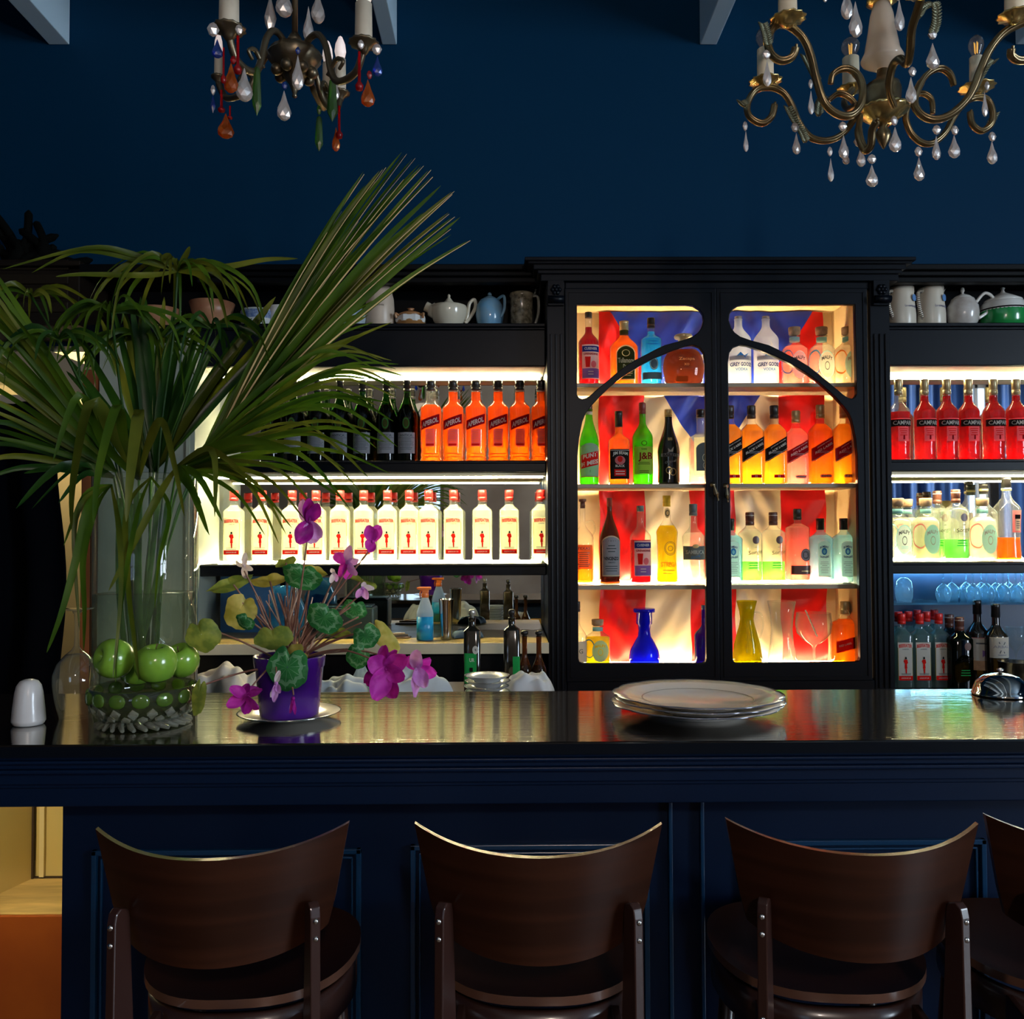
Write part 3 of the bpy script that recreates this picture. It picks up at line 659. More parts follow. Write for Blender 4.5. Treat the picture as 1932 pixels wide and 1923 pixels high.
def bottle(name, W, H, pf, glass, liquid=None, level=.6, cap=('black', .9, 1.0, .36), labels=(), sy=1.0, seg=28, extra=None, body_name='glass', empty=False):
    """one bottle, base at the origin, front towards -Y; W half width, H height"""
    root = bpy.data.objects.new(name, None); COL.objects.link(root); root.empty_display_size = .02
    n0 = pf[0][2]
    def ring(pf_, k, m, nm):
        mb = MB(); 
        prof_ = [(max(1e-4, p[0]*W*k), p[1]*H, p[2]) for p in pf_]
        mb.lathe(prof_, seg, sy=sy); return mb.build(nm, m, root)
    ring(pf, 1, G[glass], body_name)
    if liquid:
        q = [(p[0], max(p[1], .02), p[2]) for p in pf if p[1] < level]
        r, n = r_at(pf, level); q.append((r, level, n)); 
        ring(q, .93, LQ[liquid], 'liquid')
    if cap:
        cm, z0, z1, cr = cap[:4]
        c = cr*W; dz = (z1-z0)*H; mb = MB()
        st = cap[4] if len(cap) > 4 else 'screw'
        if st == 'screw': pr = [(c*.7, 0), (c, .001), (c, dz*.28), (c*.93, dz*.30), (c*.93, dz*.34), (c, dz*.36), (c, dz*.94), (c*.92, dz)]
        elif st == 'cork': pr = [(c*.8, 0), (c*.8, dz*.1), (c, dz*.12), (c*1.06, dz*.9), (c, dz)]
        elif st == 'round': pr = [(c*.6, 0), (c*.6, dz*.3), (c, dz*.45), (c*1.05, dz*.7), (c*.95, dz*.9), (c*.6, dz)]
        else: pr = [(c*.9, 0), (c, dz*.02), (c*.96, dz*.7), (c, dz*.72), (c, dz*.98), (c*.9, dz)]
        mb.lathe(pr, 20, (0, 0, z0*H)); mb.build('cap', CP[cm], root)
        if len(cap) > 5:
            MB().lathe([(rr*W, 0), (rr*W*1.02, (b-a)*H*.5), (rr*W, (b-a)*H)] if False else [(cap[5][3]*W, 0), (cap[5][3]*W, (cap[5][2]-cap[5][1])*H)], 20, (0, 0, cap[5][1]*H)).build('neck_band', CP.get(cap[5][0]) or PP[cap[5][0]], root)
    if labels:
        mb = MB(); ms = []; k = [0]
        def mi(c):
            m = PP.get(c) or CP[c]
            if m not in ms: ms.append(m)
            return ms.index(m)
        def sp(x, z, off):
            r, n = r_at(pf, z); xx = max(-.985, min(.985, x/r)); r2 = r*W
            y = -r2*sy*(1-abs(xx)**n)**(1/n)
            return (x*W, y-off, z*H)
        for op in labels:
            k[0] += 1; off = .0004+.00035*k[0]
            if op[0] == 'patch':
                _, x0, x1, z0, z1, c = op[:6]; sl = op[6] if len(op) > 6 else 0
                mb.grid(lambda u, v: sp(x0+(x1-x0)*u, z0+(z1-z0)*v+sl*(x0+(x1-x0)*u), off), 12, 4, mi(c), True)
            elif op[0] == 'arch':   # patch with a rounded top
                _, x0, x1, z0, z1, c = op[:6]; hh = op[6]
                mb.grid(lambda u, v: sp(x0+(x1-x0)*u, z0+(z1-z0+hh*(math.sin(PI*u)**.6))*v, off), 14, 4, mi(c), True)
            elif op[0] == 'oval':
                _, cx, cz, rx, rz, c = op[:6]
                mb.grid(lambda u, v: sp(cx+rx*max(v, .01)*math.sin(-2*PI*u), cz+rz*max(v, .01)*math.cos(2*PI*u), off), 20, 3, mi(c), True)
            elif op[0] == 'ring':
                _, cx, cz, rx, rz, c, th = op[:7]
                mb.grid(lambda u, v: sp(cx+rx*(1-th*v)*math.sin(2*PI*u), cz+rz*(1-th*v)*math.cos(2*PI*u), off), 24, 1, mi(c), True)
            elif op[0] == 'text':
                _, s, cx, cz, h, c = op[:6]; sl = op[6] if len(op) > 6 else 0; wmax = op[7] if len(op) > 7 else None; bold = op[8] if len(op) > 8 else .02; arc = op[9] if len(op) > 9 else 0
                vs, fs, hw = text2d(s, bold); sx = h*H/W
                if wmax: sx = wmax/hw
                mb.add([sp(cx+vx*sx, cz+vz*h+sl*(cx+vx*sx)-arc*(vx/hw)**2*h, off) for vx, vz in vs], fs, mi(c), False)
            elif op[0] == 'lines':
                _, x0, x1, z0, z1, n, c = op[:7]
                rr = random.Random(n*7+int(z0*100))
                for i in range(n):
                    z = z0+(z1-z0)*(i+.5)/n; a = (x1-x0)*.5*rr.uniform(.6, 1); m_ = (x0+x1)/2
                    mb.grid(lambda u, v: sp(m_-a+2*a*u, z+(v-.5)*(z1-z0)/n*.35, off), 6, 1, mi(c), True)
            elif op[0] == 'poly':
                _, pts, c = op[:3]; mb.add([sp(x, z, off) for x, z in pts], [tuple(range(len(pts)))], mi(c), False)
        mb.build('label', ms, root)
    if extra: extra(root, W, H)
    return root
used = set()
def put(proto, px, py, z, d, label, cat='bottle', group=None, rot=0.0):
    """copy a bottle to the shelf point seen at (px, py); the first use moves the bottle itself"""
    x = P(px, py, d).x
    if proto.name not in used:
        used.add(proto.name); r = proto
        index_tree(proto)
        r.location = (x, d, z); r.rotation_euler = (0, 0, rot)
    else: r = dup(proto, (x, d, z), rot)
    return tag(r, label, cat, group)
ORD = ['first', 'second', 'third', 'fourth', 'fifth', 'sixth', 'seventh', 'eighth', 'ninth', 'tenth', 'eleventh', 'twelfth', 'thirteenth']
DW, DC = 3.62, 3.575
zA = z_s1+.0005; zB = z_s2+.0005
# --- orange aperitif bottles
def aper(nm, level):
    H = S(156, DW); W = S(20.5, DW)
    pf = prof(.66, .755, .46, .935, 2.4, base=[(.9, .05), (.97, .10), (.9, .15), (.98, .2)])
    return bottle(nm, W, H, pf, 'clear', 'orange', level, ('black', .88, 1.0, .43), (
        ('patch', -.84, .84, .43, .545, 'dred', .05), ('text', 'APEROL', 0, .485, .062, 'white', .05, .74, .04, 0),
        ('patch', -.42, .42, .19, .40, 'pink', 0), ('lines', -.34, .34, .24, .39, 7, 'orange'), ('patch', -.36, .36, .20, .225, 'red', 0), ('lines', -.8, .8, .05, .12, 2, 'orange')))
ap0 = aper('aperitif_bottle', .70); ap1 = aper('aperitif_bottle', .86)
for i, x in enumerate((813, 855, 898, 940, 981, 1022)):
    lab = ('orange aperitif bottle with an emptied clear neck, leftmost of the six on the shelf' if i == 0 else
           'orange aperitif bottle cut off by the display cabinet, rightmost of the six' if i == 5 else
           'bright orange aperitif bottle with black cap, %s from the left among six' % ORD[i])
    put(ap0 if i == 0 else ap1, x, 868, zA, DW, lab, 'bottle', 'orange aperitif bottles on the upper left shelf')
# --- dark vermouth bottles
H = S(157, DW); W = S(19.5, DW)
vb = bottle('vermouth_bottle', W, H, prof(.56, .83, .33, .95, 2), 'vgreen', 'black', .70, ('black', .90, 1.0, .36, 'foil', ('black', .86, .90, .345)), (
    ('patch', -.8, .8, .11, .36, 'grey'), ('lines', -.7, .7, .15, .29, 8, 'dgrey'), ('patch', -.78, .78, .295, .30, 'dgrey'), ('text', 'ANTICA', 0, .325, .03, 'dgrey', 0, .6), ('oval', 0, .47, .34, .075, 'dkgreen'), ('ring', 0, .47, .3, .06, 'green', .1)))
for i, x in enumerate((768, 729, 684, 641, 598, 554, 510)):
    put(vb, x, 868, zA, DW, ('dark vermouth bottle with pale grey label, directly left of the orange bottles' if i == 0 else 'dark vermouth bottle with green neck behind palm tips, %s left of the orange bottles' % ORD[i]), 'bottle', 'dark vermouth bottles on the upper left shelf')
# --- london gin bottles, squared
def guard():
    return [('poly', [(-.12, .40), (.16, .40), (.24, .355), (.12, .34), (.16, .285), (.02, .27), (-.12, .285), (-.08, .34), (-.24, .375)], 'red'),
            ('poly', [(-.06, .275), (.12, .275), (.10, .215), (.02, .205), (-.03, .225)], 'red'),
            ('poly', [(-.08, .405), (.12, .405), (.08, .435), (-.05, .435)], 'black')]
def beef(nm, H, W, liq, glass='clear'):
    return bottle(nm, W, H, prof(.71, .80, .42, .88, 5), glass, liq, .80, ('red', .86, 1.0, .42), tuple(
        [('patch', -.78, -.73, .125, .60, 'olive'), ('patch', .73, .78, .125, .60, 'olive'), ('patch', -.74, .74, .125, .62, 'cream' if liq == 'gin' else 'white'), ('patch', -.80, .80, .555, .625, 'cream' if liq == 'gin' else 'white'), ('text', 'BEEFEATER', 0, .585, .045, 'red', 0, .70, .03, .25), ('text', 'LONDON', 0, .535, .014, 'dgrey')]
        + guard() + [('patch', -.74, .74, .125, .185, 'red'), ('text', 'LONDON DRY GIN', 0, .155, .018, 'white', 0, .5), ('lines', -.6, .6, .19, .225, 2, 'dgrey')]), sy=.8, seg=36)
bf = beef('gin_bottle', S(137, DW), S(19, DW), 'gin')
for i, x in enumerate((441, 494.5, 551, 596, 641.5, 686, 731, 772, 809, 856, 910, 961, 1021)):
    lab = ('clear square gin bottle with red cap cut off by the display cabinet, rightmost of thirteen' if i == 12 else
           'clear square gin bottle with red cap at the left end of the lit lower shelf' if i == 0 else
           'clear square gin bottle with red cap, %s from the left on the lit lower shelf' % ORD[i])
    put(bf, x, 1062, zB, DW, lab, 'bottle', 'clear gin bottles on the lower left shelf')
# --- crimson bitter bottles
H = S(157, DW); W = S(20, DW)
def camp(nm, level):
    return bottle(nm, W, H, prof(.60, .74, .37, .84, 2.2, base=[(.93, .06), (.97, .12), (.94, .18), (1, .24)]), 'clear', 'campari', level, ('khaki', .81, 1.0, .38), (
        ('patch', -.95, .95, .42, .50, 'black'), ('text', 'CAMPARI', 0, .462, .05, 'white', 0, .84, .015), ('patch', -.95, .95, .505, .515, 'pink'),
        ('patch', -.5, .5, .24, .415, 'pink'), ('lines', -.4, .4, .30, .40, 4, 'red'), ('poly', [(-.07, .26), (.1, .26), (.1, .31), (-.05, .31)], 'dred')))
ca0 = camp('bitter_bottle', .60); ca1 = camp('bitter_bottle', .80)
for i, x in enumerate((1697, 1746, 1788, 1829, 1876, 1919)):
    lab = ('crimson bitter bottle with an emptied neck next to the display cabinet' if i == 0 else
           'crimson bitter bottle at the right edge of the photo, last of the row' if i == 5 else
           'crimson bitter bottle with gold cap and black band, %s from the cabinet' % ORD[i])
    put(ca0 if i == 0 else ca1, x, 866, zA, DW, lab, 'bottle', 'crimson bitter bottles on the upper right shelf')
# --- round-badge gins with cork stoppers
def malfy(nm, liq, txt, hh=115, d=DC, ring='blue', level=.68, badge='white'):
    return bottle(nm, S(23.5, d), S(hh, d), prof(.62, .76, .40, .86, 2.6, lip=.2), 'clear', liq, level, ('cork', .87, 1.0, .46, 'cork', ('teal', .76, .83, .41)), (
        ('ring', -.75, .40, .42, .20, ring, .12), ('ring', .12, .35, .66, .23, 'teal', .07), ('oval', .12, .35, .62, .215, badge), ('text', 'MALFY', .12, .47, .06, txt, 0, .44, .03, .5), ('ring', .12, .33, .2, .07, txt, .2), ('lines', -.2, .45, .2, .25, 2, 'teal')), sy=.9)
zc = [z+.0005 for z in cab_z]
m1 = malfy('cork_gin_bottle', 'pink', 'dgrey'); m2 = malfy('cork_gin_bottle', 'water', 'dgrey'); m3 = malfy('cork_gin_bottle', 'cream', 'grey', badge='teal', ring='orange')
put(m1, 1500, 724, zc[0], DC, 'pinkish cork stoppered gin bottle on the top cabinet shelf beside the frosted bottles')
put(m2, 1551, 724, zc[0], DC, 'clear cork stoppered gin bottle in front of the red stripe, top cabinet shelf')
put(m3, 1600, 724, zc[0], DC, 'cream coloured cork stoppered gin bottle at the right end of the top cabinet shelf')
m4 = malfy('cork_gin_bottle', 'yellow', 'yellow', hh=88, badge='teal', level=.62)
put(m4, 1128, 1255, zc[3], DC, 'yellow cork stoppered gin bottle with turquoise badge on the bottom cabinet shelf')
m5 = malfy('cork_gin_bottle', 'cream', 'grey', 118, DW, 'pink', .7, 'teal'); m6 = malfy('cork_gin_bottle', 'water', 'dgrey', 118, DW, 'teal', .7, 'mint')
put(m6, 1695, 1059, zB, DW-.05, 'clear cork stoppered gin bottle cut off by the cabinet, lower right shelf')
put(m5, 1712, 1059, zB, DW+.055, 'pale cork stoppered gin bottle tucked behind the one next to the cabinet')
put(m5, 1748, 1059, zB, DW-.045, 'white cork stoppered gin bottle left of the green based bottle, lower right shelf')
put(m5, 1855, 1059, zB, DW-.045, 'white cork stoppered gin bottle right of the green based bottle, lower right shelf')
# --- script-label gin with green base
def sorgin(nm, hh, d, top='water', glass='clear', bot='greenliq', cap='brown'):
    def ex(root, W, H):
        q = [(p[0]*W*.9, max(p[1]*H, .012), p[2]) for p in pf if p[1] < .30]; q.append((W*.9, .30*H, 2.6))
        MB().lathe(q, 28, sy=.85).build('tinted_base', LQ[bot], root)
    pf = prof(.68, .80, .36, .92, 2.8)
    return bottle(nm, S(22, d), S(hh, d), pf, glass, top, .74, (cap, .80, .985, .37, 'screw', ('white', .935, .945, .385)), (
        ('oval', .28, .60, .30, .055, 'brown'), ('text', 'Sorgin', .25, .42, .07, 'black', .02, .62, .0), ('text', 'GIN', .25, .50, .018, 'dgrey'), ('lines', -.5, .6, .20, .30, 3, 'green')), sy=.85, extra=ex)
s1 = sorgin('script_gin_bottle', 136, DC)
put(s1, 1416, 1102, zc[2], DC, 'green based gin bottle with script lettering, left one of the pair in the cabinet')
put(s1, 1460, 1102, zc[2], DC, 'green based gin bottle with script lettering, right one of the pair in the cabinet')
s2 = sorgin('script_gin_bottle', 136, DW)
put(s2, 1805, 1059, zB, DW-.05, 'green based gin bottle with script lettering between two white gin bottles')
put(s2, 1770, 1059, zB, DW+.055, 'gin bottle with brown cap standing behind, left on the lower right shelf')
# --- grenadine syrups
def gren(nm, hh, d, level, cap):
    return bottle(nm, S(19.5, d), S(hh, d), prof(.60, .74, .34, .93, 2.4), 'clear', 'grenadine', level, (cap, .925, 1, .36), (
        ('patch', -.72, .95, .10, .55, 'white'), ('patch', -.70, .93, .455, .53, 'navy'), ('text', 'CUSENIER', .12, .495, .035, 'white', 0, .62, .03), ('text', 'GRENADINE', .12, .425, .028, 'dred', 0, .7),
        ('poly', [(-.45, .39), (.1, .39), (.02, .25), (-.38, .25)], 'red'), ('oval', .38, .29, .26, .045, 'pink'), ('patch', -.70, .93, .11, .235, 'lilac'), ('lines', -.3, .5, .14, .21, 2, 'white')))
g1 = gren('grenadine_bottle', 144, DC, .80, 'black'); g2 = gren('grenadine_bottle', 147, DC, .56, 'slate')
put(g1, 1111, 724, zc[0], DC, 'red grenadine bottle with black cap at the left end of the top cabinet shelf')
put(g2, 1209, 1102, zc[2], DC, 'half full grenadine syrup bottle with slate cap on the third cabinet shelf')
# --- others in the cabinet, top shelf
t1 = bottle('whiskey_bottle', S(27, DC), S(127, DC), prof(.60, .79, .32, .90, 3), 'clear', 'amber', .78, ('gold', .86, 1, .33, 'foil', ('dkgreen', .80, .985, .30)), (
    ('arch', -.62, .70, .10, .52, 'gold', .10), ('arch', -.57, .65, .115, .51, 'dkgreen', .09), ('ring', .04, .50, .28, .05, 'gold', .15), ('text', 'Tullamore', .04, .39, .075, 'cream', 0, .56, .03), ('text', 'Dew', .06, .30, .06, 'cream', 0, .22, .03), ('lines', -.4, .5, .15, .24, 3, 'gold')), sy=.6)
put(t1, 1178, 724, zc[0], DC, 'amber whiskey bottle with dark green arched label on the top cabinet shelf')
t2 = bottle('blue_liqueur_bottle', S(20, DC), S(133, DC), prof(.68, .77, .36, .92, 2.4), 'clear', 'blueliq', .80, ('black', .86, 1, .37), (('patch', -.9, .9, .10, .2, 'dgrey'), ('oval', .1, .32, .42, .09, 'dgrey'), ('ring', .1, .32, .38, .08, 'mint', .15), ('lines', -.7, .8, .58, .7, 3, 'blue')))
put(t2, 1229, 724, zc[0], DC, 'turquoise blue liqueur bottle with black cap on the top cabinet shelf')
def zacex(root, W, H):
    MB().box((-.45*W, -W*.57, .08*H), (.08*W, -W*.555, .18*H)).build('seal', PP['orange'], root)
t3 = bottle('rum_bottle', S(42, DC), S(102, DC), [(.45, .003, 2), (.7, .01, 2), (.9, .12, 2), (1.0, .30, 2), (1.0, .42, 2), (.93, .55, 2), (.76, .66, 2), (.5, .74, 2), (.3, .79, 2), (.24, .84, 2), (.24, .88, 2)], 'clear', 'brownliq', .70, ('ltgold', .86, 1, .40, 'round'), (
    ('text', 'Zacapa', .05, .50, .07, 'gold', 0, .36), ('text', 'XO', .03, .40, .045, 'gold'), ('lines', -.3, .4, .30, .36, 2, 'brown')), sy=.55, extra=zacex)
put(t3, 1290, 724, zc[0], DC, 'flat round dark rum decanter with pale gold stopper on the top cabinet shelf')
t4 = bottle('vodka_bottle', S(23, DC), S(136, DC), prof(.66, .86, .32, .96, 2.2), 'frost', None, 0, ('silver', .955, 1, .30), (
    ('text', 'GREY GOOSE', 0, .30, .055, 'navy', 0, .86, .03), ('text', 'VODKA', 0, .23, .04, 'blue', 0, .5), ('patch', -.9, .9, .36, .42, 'grey'), ('poly', [(-.5, .40), (-.1, .47), (.2, .42), (.6, .46), (.3, .39)], 'blue'), ('poly', [(-.1, .60), (.12, .55), (.05, .63), (.3, .57), (.1, .54)], 'white')))
put(t4, 1394, 724, zc[0], DC, 'frosted vodka bottle partly hidden by the middle of the cabinet doors')
put(t4, 1446, 724, zc[0], DC, 'frosted vodka bottle fully visible left of the cork stoppered gins')
# second shelf
u1 = bottle('vermouth_bottle', S(18.5, DC), S(152, DC), prof(.52, .86, .36, .95, 2), 'green', 'lime', .60, ('brown', .90, 1, .36, 'screw', ('white', .88, .92, .37)), (
    ('arch', -.92, .92, .10, .47, 'grey', .05), ('patch', -.95, .95, .23, .40, 'red', .03), ('text', 'PUNT', 0, .365, .055, 'white', .03, .72, .04), ('text', 'E MES', 0, .275, .055, 'white', .03, .85, .04), ('patch', -.9, .9, .10, .108, 'red'), ('text', '?', 0, .17, .03, 'dgrey')))
put(u1, 1112, 912, zc[1], DC, 'bright green vermouth bottle with grey and red label in the cabinet')
u2 = bottle('bourbon_bottle', S(19.5, DC), S(141, DC), prof(.60, .70, .38, .90, 4), 'clear', 'amber', .78, ('black', .79, 1, .38, 'foil'), (
    ('patch', -.93, .93, .08, .48, 'black'), ('patch', -.90, .90, .46, .467, 'white'), ('text', 'JIM BEAM', .03, .425, .055, 'white', 0, .72, .03, .3), ('oval', 0, .33, .5, .06, 'pink'), ('oval', 0, .345, .25, .04, 'red'), ('text', 'BLACK', 0, .255, .032, 'white', 0, .45, .03), ('patch', -.55, .55, .12, .21, 'red'), ('lines', -.5, .5, .13, .20, 2, 'white')), sy=.85, seg=36)
put(u2, 1168, 912, zc[1], DC, 'square bourbon bottle with black label and black neck in the cabinet')
u3 = bottle('scotch_bottle', S(19, DC), S(157, DC), prof(.58, .76, .32, .93, 2.4), 'green', 'lime', .54, ('dred', .86, 1, .35), (
    ('patch', -.92, .92, .13, .46, 'olive'), ('ring', 0, .50, .3, .03, 'dkgreen', .3), ('text', 'J&B', .12, .335, .11, 'dred', 0, .7, .02), ('text', 'RARE', 0, .43, .02, 'dkgreen'), ('lines', -.7, .7, .14, .18, 2, 'dkgreen'), ('lines', -.7, .7, .24, .28, 2, 'dkgreen')))
put(u3, 1213, 912, zc[1], DC, 'green scotch bottle with yellow label and dark red capsule in the cabinet')
u4 = bottle('cream_liqueur_bottle', S(21, DC), S(144, DC), prof(.44, .84, .33, .92, 2, waist=.06), 'black', None, 0, ('gold', .90, 1, .35), (
    ('patch', -.80, .80, .37, .41, 'grey', 0), ('text', 'BAILEYS', 0, .39, .036, 'black', 0, .66, .03), ('poly', [(-.25, .48), (0, .45), (.3, .5), (.2, .43), (-.2, .43)], 'white'), ('text', 'BB', 0, .60, .04, 'gold'), ('text', 'Original', 0, .30, .04, 'grey', .03, .5), ('ring', -.15, .19, .28, .045, 'gold', .2), ('ring', .2, .17, .3, .05, 'gold', .2)))
put(u4, 1262, 912, zc[1], DC, 'nearly black cream liqueur bottle with gold cap in the cabinet')
u5 = bottle('gin_bottle', S(22, DC), S(144, DC), prof(.62, .70, .36, .92, 2.6), 'clear', 'water', .66, ('black', .89, 1, .38), (
    ('patch', -.75, .9, .12, .62, 'cream'), ('arch', -.6, .8, .18, .48, 'dgrey', .07), ('ring', .1, .35, .2, .05, 'cream', .2), ('ring', .1, .25, .15, .04, 'cream', .2)))
put(u5, 1323, 912, zc[1], DC, 'clear bottle with cream and slate arched label against the cabinet middle')
def jw(nm, hh, W_, liq, lab, capc, t2, t3, level=.76):
    return bottle(nm, S(W_, DC), S(hh, DC), prof(.66, .80, .36, .93, 4.5), 'clear', liq, level, (capc, .835, 1, .38), (
        ('patch', -.98, .98, .36, .53, lab, .085), ('patch', -.98, .98, .37, .375, 'cream', .085), ('text', 'JOHNNIE WALKER', .1, .50, .018, 'white', .085, .66, .02), ('text', t2, .05, .45, .032, 'white', .085, .78, .03), ('lines', -.5, .7, .385, .42, 2, 'grey'), ('patch', -.3, .62, .085, .125, 'dred'), ('text', t3, .15, .105, .025, 'white', 0)), sy=.8, seg=36)
b0 = jw('whisky_bottle', 151, 21.5, 'whisky', 'black', 'black', 'BLACK LABEL', '12'); r1 = jw('whisky_bottle', 141, 21, 'pink', 'dred', 'gold', 'RED LABEL', 'BLENDED'); r2 = jw('whisky_bottle', 152, 21.5, 'amber', 'dred', 'khaki', 'RED LABEL', 'BLENDED'); r3 = jw('whisky_bottle', 152, 22, 'whisky', 'dred', 'khaki', 'RED LABEL', 'BLENDED')
put(b0, 1378, 912, zc[1], DC, 'whisky bottle with slanted black label, mostly hidden by the door stile', group=None)
put(b0, 1419, 912, zc[1], DC, 'square whisky bottle with slanted black label, left of the two fully visible')
put(b0, 1462, 912, zc[1], DC, 'square whisky bottle with slanted black label, right beside the pinkish whisky bottle')
put(r1, 1503, 912, zc[1], DC, 'shorter pinkish whisky bottle with slanted red label and gold cap')
put(r2, 1549, 912, zc[1], DC, 'red tinted whisky bottle with slanted red label, middle of three')
put(r3, 1594, 912, zc[1], DC, 'golden whisky bottle with slanted red label at the cabinet right end')
# third shelf
def hndl(root, W, H):
    MB().tube(catmull([(.3*W, 0, .72*H), (.95*W, 0, .74*H), (1.15*W, 0, .64*H), (.85*W, 0, .56*H)], 6), .003, 8).build('handle', M_clear, root)
v1 = bottle('spirit_flask', S(20, DC), S(160, DC), prof(.55, .70, .26, .93, 2.3), 'clear', 'amber', .45, ('brown', .965, 1, .34, 'cork', ('brown', .89, .97, .23)), (
    ('patch', -.8, .8, .18, .46, 'orange'), ('text', 'TEXAS', 0, .42, .03, 'brown', 0, .6), ('lines', -.6, .6, .2, .38, 8, 'brown')), extra=hndl)
put(v1, 1100, 1102, zc[2], DC, 'half full spirit flask with glass loop handle at the left door edge')
v2 = bottle('amaro_bottle', S(19.5, DC), S(162, DC), prof(.50, .84, .24, .95, 2), 'brown', 'brownliq', .45, ('dred', .90, 1, .27, 'foil'), (
    ('arch', -.82, .92, .09, .50, 'cream', .06), ('arch', -.76, .86, .105, .49, 'grey', .055), ('text', 'VINCENZO', .05, .295, .04, 'black', 0, .7, .03), ('text', 'AMARO', .05, .25, .018, 'dgrey'), ('lines', -.6, .7, .14, .22, 3, 'dgrey'), ('lines', -.5, .6, .36, .46, 3, 'dgrey')))
put(v2, 1151, 1102, zc[2], DC, 'dark brown amaro bottle with silvery label on the third cabinet shelf')
v3 = bottle('yellow_liqueur_bottle', S(20.5, DC), S(166, DC), prof(.58, .74, .34, .93, 2.2, waist=.12), 'clear', 'yellow', .66, ('yellow', .875, 1, .36, 'foil'), (
    ('ring', .15, .40, .55, .08, 'dgrey', .08), ('ring', .15, .40, .45, .065, 'dgrey', .08), ('ring', .15, .40, .25, .03, 'dgrey', .2), ('text', 'STREGA', .05, .22, .055, 'orange', 0, .75, .03), ('lines', -.6, .6, .10, .17, 2, 'olive'), ('oval', 0, .80, .26, .055, 'cream'), ('ring', 0, .80, .2, .035, 'dgrey', .3)))
put(v3, 1259, 1100, zc[2], DC, 'tall bright yellow liqueur bottle on the third cabinet shelf')
v4 = bottle('anise_liqueur_bottle', S(21, DC), S(150, DC), prof(.58, .72, .34, .93, 2.3, waist=.08), 'clear', 'water', .64, ('slate', .85, 1, .37), (
    ('patch', -.97, .97, .30, .47, 'dgrey'), ('text', 'SAMBUCA', 0, .395, .05, 'white', 0, .82, .03), ('oval', 0, .47, .3, .025, 'gold'), ('text', 'Extra', 0, .34, .035, 'blue', .03, .4)))
put(v4, 1309, 1102, zc[2], DC, 'clear anise liqueur bottle with dark slate band beside the cabinet middle')
def bombay(nm):
    return bottle(nm, S(21, DC), S(122, DC), prof(.68, .80, .34, .84, 4.5), 'sky', 'bombay', .74, ('black', .82, 1, .37, 'foil', ('grey', .84, .985, .16)), (
        ('patch', -.52, .62, .10, .108, 'dgrey'), ('arch', -.50, .60, .11, .595, 'mint', .055), ('text', 'BOMBAY', .05, .565, .035, 'navy', 0, .38, .03, .6), ('oval', .05, .49, .24, .055, 'blue'), ('oval', .05, .485, .12, .03, 'teal'), ('text', 'SAPPHIRE', .05, .40, .032, 'navy', 0, .40, .03, -.5), ('lines', -.35, .45, .15, .34, 7, 'grey')), sy=.8, seg=36)
bo = bombay('blue_gin_bottle')
put(bo, 1379, 1102, zc[2], DC, 'pale blue gin bottle mostly hidden by the middle of the cabinet doors')
put(bo, 1549, 1102, zc[2], DC, 'pale blue square gin bottle in front of the red stripe')
put(bo, 1593, 1102, zc[2], DC, 'pale blue square gin bottle at the right end of the third cabinet shelf')
v5 = bottle('vodka_bottle', S(20, DC), S(140, DC), prof(.74, .82, .30, .90, 4), 'clear', 'pink', .8, ('black', .85, 1, .38), (('patch', -.9, .9, .12, .24, 'brown'), ('lines', 0, .85, .15, .18, 1, 'gold'), ('oval', .42, .38, .48, .085, 'dgrey'), ('ring', .42, .38, .40, .07, 'grey', .15), ('text', 'B', .42, .38, .06, 'grey')), seg=36)
put(v5, 1506, 1102, zc[2], DC, 'clear square vodka bottle with round dark badge in front of the red stripe')
# bottom shelf
w1 = bottle('blue_glass_vase', S(29, DC), S(108, DC), [(.6, .003, 2), (.95, .05, 2), (1, .15, 2), (.92, .28, 2), (.65, .42, 2), (.42, .52, 2), (.38, .62, 2), (.42, .72, 2), (.52, .74, 2), (.52, .93, 2), (.70, .94, 2), (.70, 1, 2), (.55, 1, 2)], 'blue', None, 0, None, body_name='body')
put(w1, 1216, 1255, zc[3], DC, 'cobalt blue glass hookah vase with wide rim on the bottom cabinet shelf', 'vase')
w2 = bottle('violet_bottle', S(17, DC), S(114, DC), prof(.50, .68, .22, .97, 2.4), 'violet', 'purple', .45, ('navy', .93, 1, .24, 'foil'), ())
put(w2, 1328, 1255, zc[3], DC, 'slim violet bottle beside the middle of the cabinet on the bottom shelf')
w3 = bottle('clear_bottle', S(19, DC), S(122, DC), prof(.45, .66, .3, .93, 2.4), 'clear', 'water', .5, ('black', .84, 1, .34), (('patch', -.5, .9, .0+.08, .40, 'grey'), ('text', 'G', .3, .25, .07, 'dgrey')))
put(w3, 1089, 1255, zc[3], DC, 'clear bottle with black cap cut off by the left door edge, bottom shelf')
def wx(root, W, H):
    MB().tube(catmull([(-.2*W, 0, .95*H), (.1*W, -.03, .80*H), (-.5*W, 0, .80*H)], 5), .0015, 6).build('string', PP['cream'], root)
w4 = bottle('whisky_bottle', S(26, DC), S(120, DC), prof(.64, .76, .34, .93, 4), 'clear', 'amber', .72, ('khaki', .80, 1, .34), (('patch', -.9, .8, .26, .44, 'red', .06), ('patch', .25, .8, .26, .44, 'dred', .06), ('text', 'RED LABEL', -.3, .36, .03, 'white', .06, .45)), sy=.8, extra=wx)
put(w4, 1596, 1255, zc[3], DC, 'orange whisky bottle with tilted red label at the right end of the bottom shelf')
